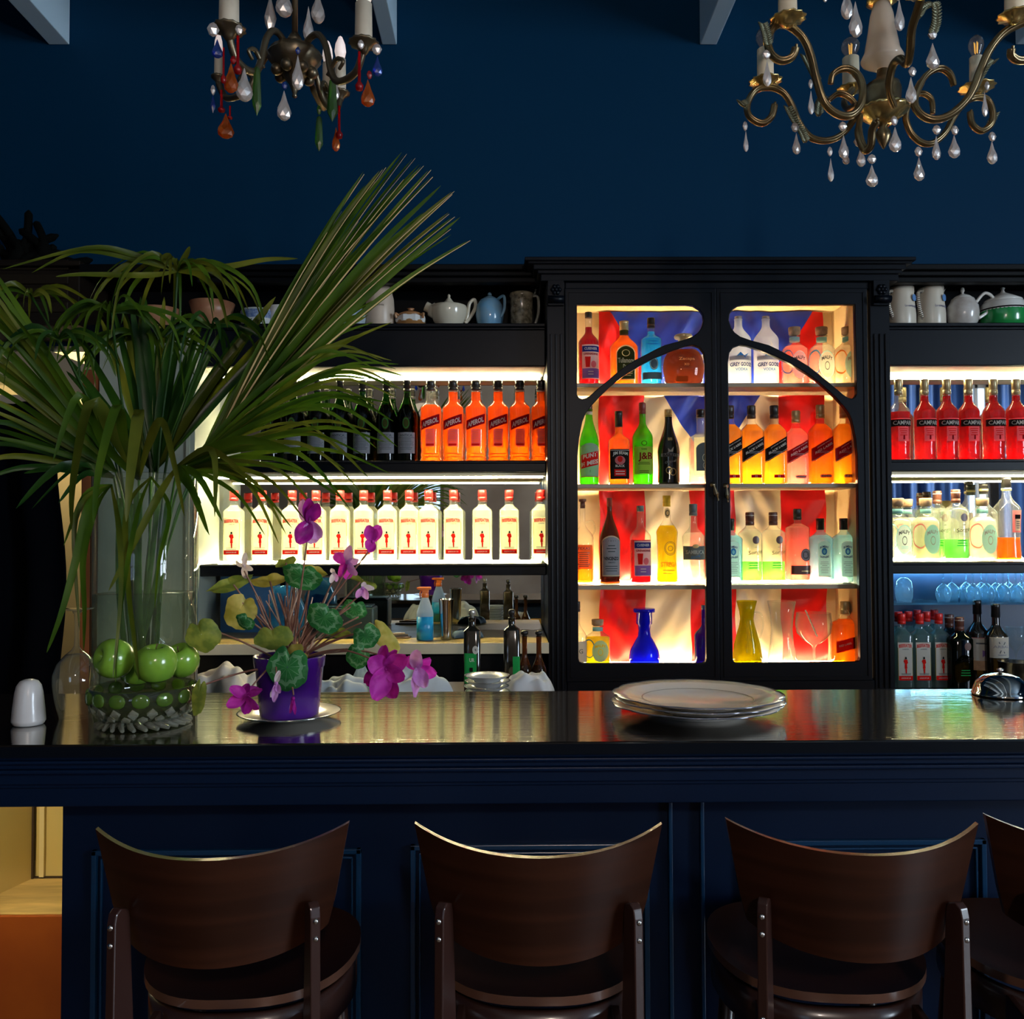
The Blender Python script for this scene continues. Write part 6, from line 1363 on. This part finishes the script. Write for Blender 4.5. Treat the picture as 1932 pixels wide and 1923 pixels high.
# ================================================================ CHANDELIERS
X_clear = realglass('crystal_clear', (1, .97, .95), 0, 1.5, .32, (1.0, .90, .86), .34); X_amber = realglass('crystal_amber', (1, .40, .04), 0, 1.5, .25, (.9, .20, .01), .04)
X_red = realglass('crystal_red', (.85, .02, .03), 0, 1.5, .35, (.6, .01, .02), .03); X_green = realglass('crystal_green', (.25, .60, .12), 0, 1.5, .25, (.10, .24, .04), .05); X_blue = realglass('crystal_blue', (.08, .25, .9), 0, 1.5, .25, (.03, .12, .5), .05)
M_bronze = mat('dark_bronze', (0.14, 0.11, 0.07), .35, .85, bump=(50, .2)); M_brass = mat('aged_brass', (0.24, 0.175, 0.09), .28, .9, bump=(40, .15)); M_gild = mat('bright_brass', (.75, .55, .22), .25, .9)
M_candle = mat('candle_sleeve', (.52, .46, .36), .6, var=(12, (.40, .34, .26)))
def crystal(par, off, px, y0, y1, hw, m, kind, d, name='crystal_drop'):
    a = P(px, y0, d); b = P(px, y1, d); H = a.z-b.z; R = S(hw, d)
    pf = {'pear': [(.02, 0), (.1, -.06), (.45, -.35), (.85, -.58), (1, -.72), (.85, -.87), (.4, -.97), (.02, -1)], 'spike': [(.02, 0), (.5, -.05), (.7, -.12), (1, -.72), (.95, -.80), (.02, -1)],
          'kite': [(.02, 0), (.35, -.2), (1, -.55), (.8, -.72), (.02, -1)], 'bead': [(.02, 0), (.6, -.15), (1, -.5), (.6, -.85), (.02, -1)], 'rod': [(.35, 0), (.35, -.75), (1, -.86), (.8, -.97), (.02, -1)]}[kind]
    rot = rp.uniform(0, 1)
    M4 = Matrix.Translation(a) @ Matrix.Rotation(rot*.6, 4, 'Z'); mb = MB()
    if kind == 'rod': mb.lathe([(r*R, z*H) for r, z in pf][::-1], 12, M=M4)
    else:   # cut facets: every ring of corners turned half a step against the next
        n = 7; vs = []; fs = []
        for i, (r, z) in enumerate(pf):
            for k in range(n):
                an = 2*PI*(k+.5*(i % 2))/n; vs.append((r*R*math.cos(an), r*R*.6*math.sin(an), z*H))
        for i in range(len(pf)-1):
            for k in range(n):
                k2 = (k+1) % n; A, B, C, D = i*n+k, i*n+k2, (i+1)*n+k, (i+1)*n+k2
                fs += [(A, C, B), (B, C, D)] if i % 2 == 0 else [(A, C, D), (A, D, B)]
        fs.append(tuple(range(n))); b0 = (len(pf)-1)*n; fs.append(tuple(reversed(range(b0, b0+n))))
        mb.add(vs, fs, 0, False, M4)
    return mb.build(name, m, par, off)
def cup(mb, c, R, h, mi=0):
    mb.lathe([(.15*R, -h), (.35*R, -h*.7), (.45*R, -h*.4), (.9*R, -h*.1), (R, 0), (R*.98, h*.12), (R*.6, h*.08), (.3*R, h*.05)], 24, c, mi=mi, wob=lambda a, z: 1+.06*math.cos(a*12)*(1 if z > -h*.3 else 0))
# left, small, with coloured drops
o = P(556, 120, 1.92); chl = thing('chandelier', 'small dark bronze chandelier with red, green, amber and blue crystal drops', 'chandelier', o)
mb = MB(); H_ = lambda y: P(556, y, 1.92).z-o.z
MB().tube([(0, 0, H_(-520)), (0, 0, H_(60))], .0065, 12).lathe([(.007, H_(62)), (.013, H_(70)), (.018, H_(78)), (.010, H_(86)), (.012, H_(88))], 20).build('central_rod', M_bronze, chl)
MB().lathe([(.012, H_(88)), (.05, H_(96)), (.058, H_(108)), (.045, H_(124)), (.03, H_(138)), (.012, H_(158)), (.004, H_(178)), (.006, H_(182)), (1e-4, H_(186))][::-1], 24, wob=lambda a, z: 1+.05*math.cos(a*10)).build('hub', M_bronze, chl)
m = MB()
for k in range(7):
    a = 2*PI*k/7; m.ball((.038*math.cos(a), .038*math.sin(a), H_(138)), .013, 10, 8)
m.build('leaf_ornament', M_bronze, chl)
AR = [((432, 55), 1.74, 19, -60, True), ((686, 82), 1.78, 17, 8, True), ((412, 146), 2.0, 8, 106, False), ((642, 176), 2.08, 11, 112, False), ((618, 172), 2.12, 10, 120, False)]
for i, ((x, y), d, hw, ty, near) in enumerate(AR):
    c = P(x, y, d)-o; n_ = Vector((c.x, c.y, 0)).normalized(); R = Vector((c.x, c.y, 0)).length
    arm = MB().tube(catmull([(0, 0, H_(112)), n_*R*.28+Vector((0, 0, H_(86))), n_*R*.45+Vector((0, 0, H_(110))), n_*R*.6+Vector((0, 0, c.z-.045)), n_*R*.88+Vector((0, 0, c.z-.052)), n_*R*1.0+Vector((0, 0, c.z-.012))], 7), [.007, .0075, .0065], 10)
    arm.tube(catmull([n_*R*.5+Vector((0, 0, c.z-.03)), n_*R*.62+Vector((0, 0, c.z-.005)), n_*R*.72+Vector((0, 0, c.z-.015)), n_*R*.66+Vector((0, 0, c.z-.028))], 6), [.005, .004, .003], 8)
    ar = arm.build('arm', M_bronze, chl)
    q = MB(); cup(q, c, S(hw*1.65, d), .024); q.build('candle_cup', M_bronze, ar)
    MB().lathe([(S(hw, d)*.96, 0), (S(hw, d), .004), (S(hw, d)*.94, P(x, ty, d).z-o.z-c.z)], 20, c).build('candle', M_candle, ar)
    zt_ = P(x, ty, d).z-o.z
    MB().lathe([(S(hw, d)*.7, 0), (S(hw, d)*1.0, .018), (S(hw, d)*.85, .035), (S(hw, d)*.35, .052), (1e-4, .056)], 20, (c.x, c.y, zt_)).build('bulb', mat('milky_bulb', (.85, .72, .68), .25, emit=.35), ar)
for (x, y0, y1, hw, m_, k, d) in ((510, -10, 68, 12, X_clear, 'kite', 1.9), (536, -30, 33, 17, X_clear, 'pear', 1.88), (582, 12, 80, 11, X_clear, 'pear', 1.9), (600, -20, 45, 14, X_clear, 'pear', 1.86), (562, 104, 170, 12, X_clear, 'pear', 1.82), (536, 171, 228, 14, X_clear, 'pear', 1.82),
      (461, 128, 192, 17, X_clear, 'pear', 1.76), (436, 118, 176, 14, X_amber, 'pear', 1.72), (485, 125, 218, 9, X_green, 'spike', 1.8), (426, 214, 262, 16, X_amber, 'pear', 1.9), (410, 74, 110, 11, X_blue, 'pear', 1.72), (402, 180, 214, 5, X_blue, 'kite', 1.98), (602, 218, 286, 8, X_green, 'spike', 2.0),
      (627, 148, 230, 10, X_green, 'spike', 1.98), (632, 145, 190, 9, X_clear, 'pear', 2.02), (712, 106, 144, 10, X_blue, 'pear', 1.76), (694, 150, 202, 14, X_amber, 'pear', 1.76), (634, 240, 286, 8, X_amber, 'pear', 2.06), (640, 200, 262, 7, X_red, 'rod', 2.05), (422, 90, 158, 5, X_red, 'rod', 1.70), (449, 68, 140, 8, X_red, 'rod', 1.70), (678, 98, 172, 8, X_red, 'rod', 1.73), (418, 170, 212, 7, X_red, 'rod', 1.96), (434, 200, 225, 5, X_red, 'rod', 1.92),
      (402, 42, 70, 12, X_clear, 'bead', 1.71), (451, 46, 66, 8, X_clear, 'bead', 1.70), (681, 75, 93, 7, X_clear, 'bead', 1.74), (711, 82, 104, 10, X_clear, 'bead', 1.75), (537, 154, 169, 6, X_blue, 'bead', 1.82), (562, 88, 103, 5, X_blue, 'bead', 1.82), (402, 160, 180, 5, X_clear, 'bead', 1.98), (602, 198, 217, 5, X_green, 'bead', 2.0), (697, 133, 150, 6, X_red, 'bead', 1.76), (440, 105, 122, 6, X_red, 'bead', 1.72)):
    crystal(chl, o, x, y0, y1, hw, m_, k, d)
# right, brass scroll arms with clear drops
o = P(1666, 200, 2.0); chr_ = thing('chandelier', 'large brass chandelier with scrolled arms and clear crystal drops', 'chandelier', o)
H_ = lambda y: P(1666, y, 2.0).z-o.z
MB().tube([(0, 0, H_(-520)), (0, 0, H_(8))], .008, 12).build('central_rod', M_brass, chr_)
MB().lathe([(.03, H_(-6)), (.033, H_(4)), (.02, H_(8))][::-1], 24, wob=lambda a, z: 1+.05*math.cos(a*14)).build('gallery', M_gild, chr_)
MB().lathe([(.0145, H_(132)), (.034, H_(122)), (.043, H_(117)), (.046, H_(112)), (.038, H_(98)), (.030, H_(60)), (.025, H_(30)), (.018, H_(8)), (.015, H_(8)), (.021, H_(30)), (.034, H_(98)), (.040, H_(114)), (.012, H_(128))], 36, wob=lambda a, z: 1+.012*math.cos(a*36), cap=False).build('glass_bell', thin('ribbed_bell_glass', (.8, .75, .68), .8, (1.0, .92, .82), .9), chr_)
MB().lathe([(.012, H_(132)), (.014, H_(148)), (.036, H_(160)), (.040, H_(172)), (.038, H_(200)), (.044, H_(206)), (.044, H_(208))][::-1], 32).build('hub', M_brass, chr_)
MB().lathe([(.02, H_(235)), (.035, H_(224)), (.052, H_(212)), (.056, H_(207)), (.05, H_(203)), (.04, H_(204))], 36, wob=lambda a, z: 1+.04*math.cos(a*18)).build('bottom_dish', M_gild, chr_)
MB().lathe([(1e-4, H_(282)), (.004, H_(278)), (.014, H_(262)), (.016, H_(252)), (.008, H_(240)), (.012, H_(234))], 12, wob=lambda a, z: 1+.15*math.cos(a*6)).build('finial', M_brass, chr_)
C2 = lambda pts: [P(1380+x*.2857, y*.2857, d)-o for x, y, d in pts]
def wdep(pts, d0, d1): n = len(pts); return [(x, y, d0+(d1-d0)*i/(n-1)) for i, (x, y) in enumerate(pts)]
ARMS = [
 (wdep([(655, 555), (668, 495), (720, 460), (785, 462), (845, 515), (868, 610), (845, 710), (780, 765), (690, 750), (610, 670), (560, 520), (525, 370), (475, 255), (400, 185), (330, 158), (270, 190), (240, 270), (262, 355), (320, 400), (385, 388), (415, 350), (425, 310)], 1.95, 1.86), (372, 128, 1.87), 118, -90, 62, .0085),
 (wdep([(640, 665), (700, 622), (770, 640), (825, 710), (800, 800), (720, 895), (620, 930), (520, 905), (445, 810), (395, 690), (340, 610), (255, 578), (160, 598), (105, 690), (120, 770), (200, 815), (265, 770), (285, 690)], 2.05, 2.02), (225, 540, 2.03), 108, 330, 55, .0078),
 (wdep([(1470, 565), (1440, 490), (1370, 455), (1285, 500), (1225, 600), (1210, 690), (1262, 765), (1350, 790), (1450, 755), (1545, 670), (1600, 580), (1650, 450), (1705, 330), (1785, 230), (1880, 170), (1960, 150), (2040, 190), (2060, 280), (1990, 380), (1900, 400), (1850, 370), (1850, 320)], 1.95, 1.83), (1870, 105, 1.85), 110, -90, 62, .0085),
 (wdep([(1330, 750), (1320, 660), (1260, 620), (1190, 650), (1150, 760), (1180, 870), (1250, 940), (1330, 945), (1410, 880), (1470, 770), (1530, 685), (1610, 645), (1690, 660), (1725, 740), (1715, 820), (1650, 865), (1590, 820), (1575, 740)], 2.03, 2.06), (1620, 580, 2.05), 115, 380, 45, .0075),
 (wdep([(830, 690), (770, 720), (745, 670), (790, 600), (800, 590)], 2.02, 2.22), (790, 590, 2.22), 95, 385, 55, .0075),
 (wdep([(1075, 705), (1040, 600), (1060, 450), (1110, 390), (1160, 420), (1180, 330), (1190, 200), (1225, 80), (1260, -40)], 1.93, 1.70), (1260, -60, 1.7), 120, -300, 62, .0085),
 (wdep([(850, 770), (840, 880), (880, 990), (920, 960), (930, 860), (960, 800)], 1.93, 1.86), None, 0, 0, 0, .0085),
]
for i, (pts, cp_, cw, ctop, tw, r) in enumerate(ARMS):
    pp = catmull(C2(pts), 6)
    ar = MB().tube(pp, [r*.8, r, r, r, r, r, r*.9], 12)
    for s_ in (-1, 1): ar.tube([p+Vector((0, -r*.75, s_*r*.35)) for p in pp], r*.38, 6)
    ar = ar.build('arm', M_brass, chr_)
    if cp_:
        c = P(1380+cp_[0]*.2857, cp_[1]*.2857, cp_[2])-o; d = cp_[2]; q = MB(); cup(q, c, S(cw*.2857, d), .018); q.build('candle_cup', M_gild, ar)
        R = S(tw*.2857, d); zt_ = P(1700, ctop*.2857, d).z-o.z
        MB().lathe([(R*.98, .002), (R, .006), (R*.97, zt_-c.z)], 20, c).build('candle', mat('ivory_sleeve', (.72, .60, .42), .5), ar)
        MB().lathe([(R*.45, 0), (R*.6, .006), (R*1.05, .022), (R*1.1, .032), (R*.9, .043), (R*.4, .051), (1e-4, .053)], 20, (c.x, c.y, zt_)).build('bulb', thin('bulb_glass', (.9, .88, .85), .06, (.9, .85, .8), 1.4), ar)
        f_ = MB()
        for k in range(4): f_.tube([(c.x+.003*math.cos(k*1.57), c.y+.003*math.sin(k*1.57), zt_+.010), (c.x+.0045*math.cos(k*1.57), c.y+.0045*math.sin(k*1.57), zt_+.036)], .0009, 5)
        f_.build('filament', mat('filament_yellow', (.9, .50, .10), .5, emit=.6), ar)
# acanthus sprigs on the arms
for i, pts in enumerate(([(560, 540), (530, 480), (500, 420), (480, 380)], [(600, 660), (580, 700), (575, 760)], [(1590, 620), (1630, 540), (1690, 440), (1730, 410)], [(1230, 120), (1270, 60), (1340, 40), (1350, 150), (1330, 230)], [(370, 720), (410, 800), (460, 880), (485, 935)], [(240, 300), (225, 230), (205, 170)], [(60, 680), (85, 700)], [(1740, 760), (1700, 850)])):
    m = MB(); dd = (1.93, 1.95, 1.92, 1.76, 2.02, 1.85, 2.0, 2.06)[i]
    cc = catmull(C2([(x, y, dd) for x, y in pts]), 6)
    for k, p in enumerate(cc):
        for s_ in (-1, 1): m.tube([p, p+Vector((s_*.010, -.004, .006))], [.0045, .0012], 6)
    m.tube(cc, .004, 8); m.build('leaf_ornament', mat('verdigris_brass', (.14, .14, .09), .45, .8), chr_)
for (bx_, by0, cx_, y0, y1, hw, d) in ((90, 800, 95, 865, 1003, 20, 2.0), (420, 808, 428, 878, 1020, 34, 2.0), (650, 968, 655, 1045, 1200, 22, 1.98), (735, 803, 740, 890, 1050, 42, 1.9), (758, 960, 756, 1000, 1086, 27, 2.05), (835, 905, 855, 965, 1102, 34, 2.03), (927, 1018, 927, 1088, 1235, 46, 1.84), (1075, 765, 1080, 838, 1005, 48, 1.86), (1235, 968, 1238, 1038, 1195, 46, 2.0),
      (1355, 825, 1352, 895, 1057, 38, 1.92), (1475, 828, 1470, 893, 1045, 45, 2.0), (1722, 870, 1720, 933, 1085, 37, 2.04), (230, 328, 235, 398, 572, 31, 1.84), (523, 522, 525, 598, 756, 24, 1.9), (1195, 440, 1185, 508, 684, 39, 1.84), (1327, 196, 1328, 284, 458, 58, 1.76), (1688, 535, 1672, 608, 772, 26, 1.98), (770, -60, 818, 10, 248, 56, 1.9), (740, -120, 760, -90, 130, 42, 1.92), (1100, -60, 1108, 0, 205, 40, 1.94), (615, -130, 617, -90, 15, 20, 1.9), (560, -210, 560, -160, -60, 30, 1.9)):
    crystal(chr_, o, 1380+cx_*.2857, y0*.2857, y1*.2857, hw*.2857, X_clear, 'pear', d)
    crystal(chr_, o, 1380+bx_*.2857, by0*.2857, (by0+66)*.2857, 9.5 if hw > 30 else 5.5, X_clear, 'bead', d, 'crystal_bead')

# ================================================================ CHAIRS
M_ch = mat('dark_brown_veneer', (0.036, 0.0105, 0.0045), .38, spec=.25, grain=(2.5, 2.5, 45), bump=None)
M_che = mat('veneer_edge', (0.10, 0.045, 0.028), .28, coat=.4)
M_post = mat('brown_frame', (0.032, 0.013, 0.010), .28, coat=.2)
M_bolt = mat('steel_bolt', (.6, .6, .58), .25, 1)
def chair():
    t = bpy.data.objects.new('bar_chair', None); COL.objects.link(t)
    zt, zb_ = 1.028, .872
    # back: curved sheet, concave towards the bar (+Y), origin below the seat centre
    def bk(u, v, th):
        x_ = (u-.5)*2; half = .184-.028*(1-v)
        drop = 0
        if v < .35: drop = .020*abs(x_)**3.5*(1-v/.35)
        z = zb_+(zt-zb_)*v+drop
        z += (.020*abs(x_)**3)*v - .0*v
        xx = x_*half*(1-.03*abs(x_)**6*(1-v))
        y = -.225+.088*(abs(x_)**1.9)+th-.035*(v-.3)*.5
        return (xx, y, z)
    m = MB(); nu, nv = 36, 14; th = .011
    f = m.grid(lambda u, v: bk(u, v, 0), nu, nv, 0)
    m.grid(lambda u, v: bk(1-u, v, th), nu, nv, 0)
    e = []
    path = [(i/nu, 1) for i in range(nu+1)]+[(1, 1-j/nv) for j in range(1, nv+1)]+[(1-i/nu, 0) for i in range(1, nu+1)]+[(0, j/nv) for j in range(1, nv)]
    vs = []; fs = []
    for (u, v) in path: vs += [bk(u, v, 0), bk(u, v, th)]
    n = len(path)
    for i in range(n): a, b = 2*i, 2*((i+1) % n); fs.append((a, b, b+1, a+1))
    m.add(vs, fs, 1, False)
    m.build('backrest', [M_ch, M_che], t)
    for s in (-1, 1):
        x = s*.127; y0 = -.186
        p = MB(); w_, dp = .0075, .020
        prof2 = [(-dp, .0), (-dp*1.2, .60), (-dp, .78), (-dp*.9, .93), (-dp*.75, .943), (-dp*.3, .949), (dp*.45, .943), (dp*.6, .93), (dp, .78), (dp*1.1, .60), (dp, .0)]
        a = [(x-w_, y0+y, z) for y, z in prof2]; b = [(x+w_, y0+y, z) for y, z in prof2]; k = len(prof2)
        p.add(a+b, [tuple(reversed(range(k))), tuple(range(k, 2*k))]+[(i, (i+1) % k, k+(i+1) % k, k+i) for i in range(k)], 0, False)
        RZ = Matrix.Translation((x, y0+.02, 0)) @ Matrix.Rotation(s*.42, 4, 'Z') @ Matrix.Translation((-x, -y0-.02, 0)); p.v = [RZ @ v for v in p.v]
        ps = p.build('back_post', M_post, t, bevel=.002)
        for z in (.925, .900, .780):
            bl = MB(); bl.ball(RZ @ Vector((x, y0-dp*(.93 if z > .8 else 1.03), z)), .0042, 12, 6, sy=.6)
            bl.build('bolt', M_bolt, ps)
    sm = MB(); zs = .757
    def out(a):
        x = .178*math.copysign(abs(math.cos(a))**.75, math.cos(a)); y = .180*math.copysign(abs(math.sin(a))**.8, math.sin(a))
        if y < 0: x *= 1-.10*(-y/.180)
        return x, y
    def se(u, v): a = 2*PI*u; x, y = out(a); r = max(v, .01); return (x*r, y*r+.080, zs+.012*(r**4)-.006*(1-r))
    sm.grid(lambda u, v: se(u, v), 48, 8, 0); sm.grid(lambda u, v: (lambda q: (q[0], q[1], q[2]-.014))(se(1-u, v)), 48, 8, 0)
    sm.grid(lambda u, v: (lambda q: (q[0], q[1], q[2]-.014*v))(se(u, 1)), 48, 1, 1)
    sm.build('seat', [M_ch, M_che], t)
    MB().tube([(-.12, -.18, .690), (0, -.19, .690), (.12, -.18, .690)], .010, 8).box((-.122, -.19, .665), (.122, -.17, .715)).build('rear_rail', M_post, t, bevel=.003)
    sf = MB(); sf.grid(lambda u, v: (lambda q: (q[0]*.93, (q[1]-.08)*.93+.08, .742-.055*v))(se(u, 1)), 48, 2, 0); sf.build('seat_frame', M_post, t, solid=.012)
    MB().box((-.127, -.18, .70), (-.115, -.06, .738)).build('side_rail', M_post, t, bevel=.002); MB().box((.115, -.18, .70), (.127, -.06, .738)).build('side_rail', M_post, t, bevel=.002)
    for sx_, sy_ in ((-1, 1), (1, 1)):
        MB().tube([(sx_*.12, .19, .735), (sx_*.17, .24, .0)], [.016, .012], 10).build('leg', M_post, t)
    MB().tube([(-.165, -.19, .3), (.165, -.19, .3)], .009, 8).tube([(-.165, .17, .3), (.165, .17, .3)], .009, 8).tube([(-.168, -.19, .3), (-.168, .17, .3)], .009, 8).tube([(.168, -.19, .3), (.168, .17, .3)], .009, 8).build('footrest', M_post, t)
    return t
c0_ = chair()
CHS = [(417, 1.50, .06, 'dark brown bentwood bar chair, leftmost, with chipped top edge'), (1020, 1.50, -.03, 'dark brown bentwood bar chair in the middle of the counter'), (1613, 1.50, -.08, 'dark brown bentwood bar chair below the plates stack, third from the left'), (2118, 1.50, -.14, 'dark brown bentwood bar chair cut off by the right edge of the photo')]
index_tree(c0_)
for i, (px, d, rz_, lab) in enumerate(CHS):
    x = P(px, 1650, 1.37).x; r = c0_ if i == 0 else dup(c0_, (0, 0, 0))
    r.location = (x*1.0, d, 0.0005); r.rotation_euler = (0, 0, rz_); tag(r, lab, 'chair', 'bentwood chairs along the bar')
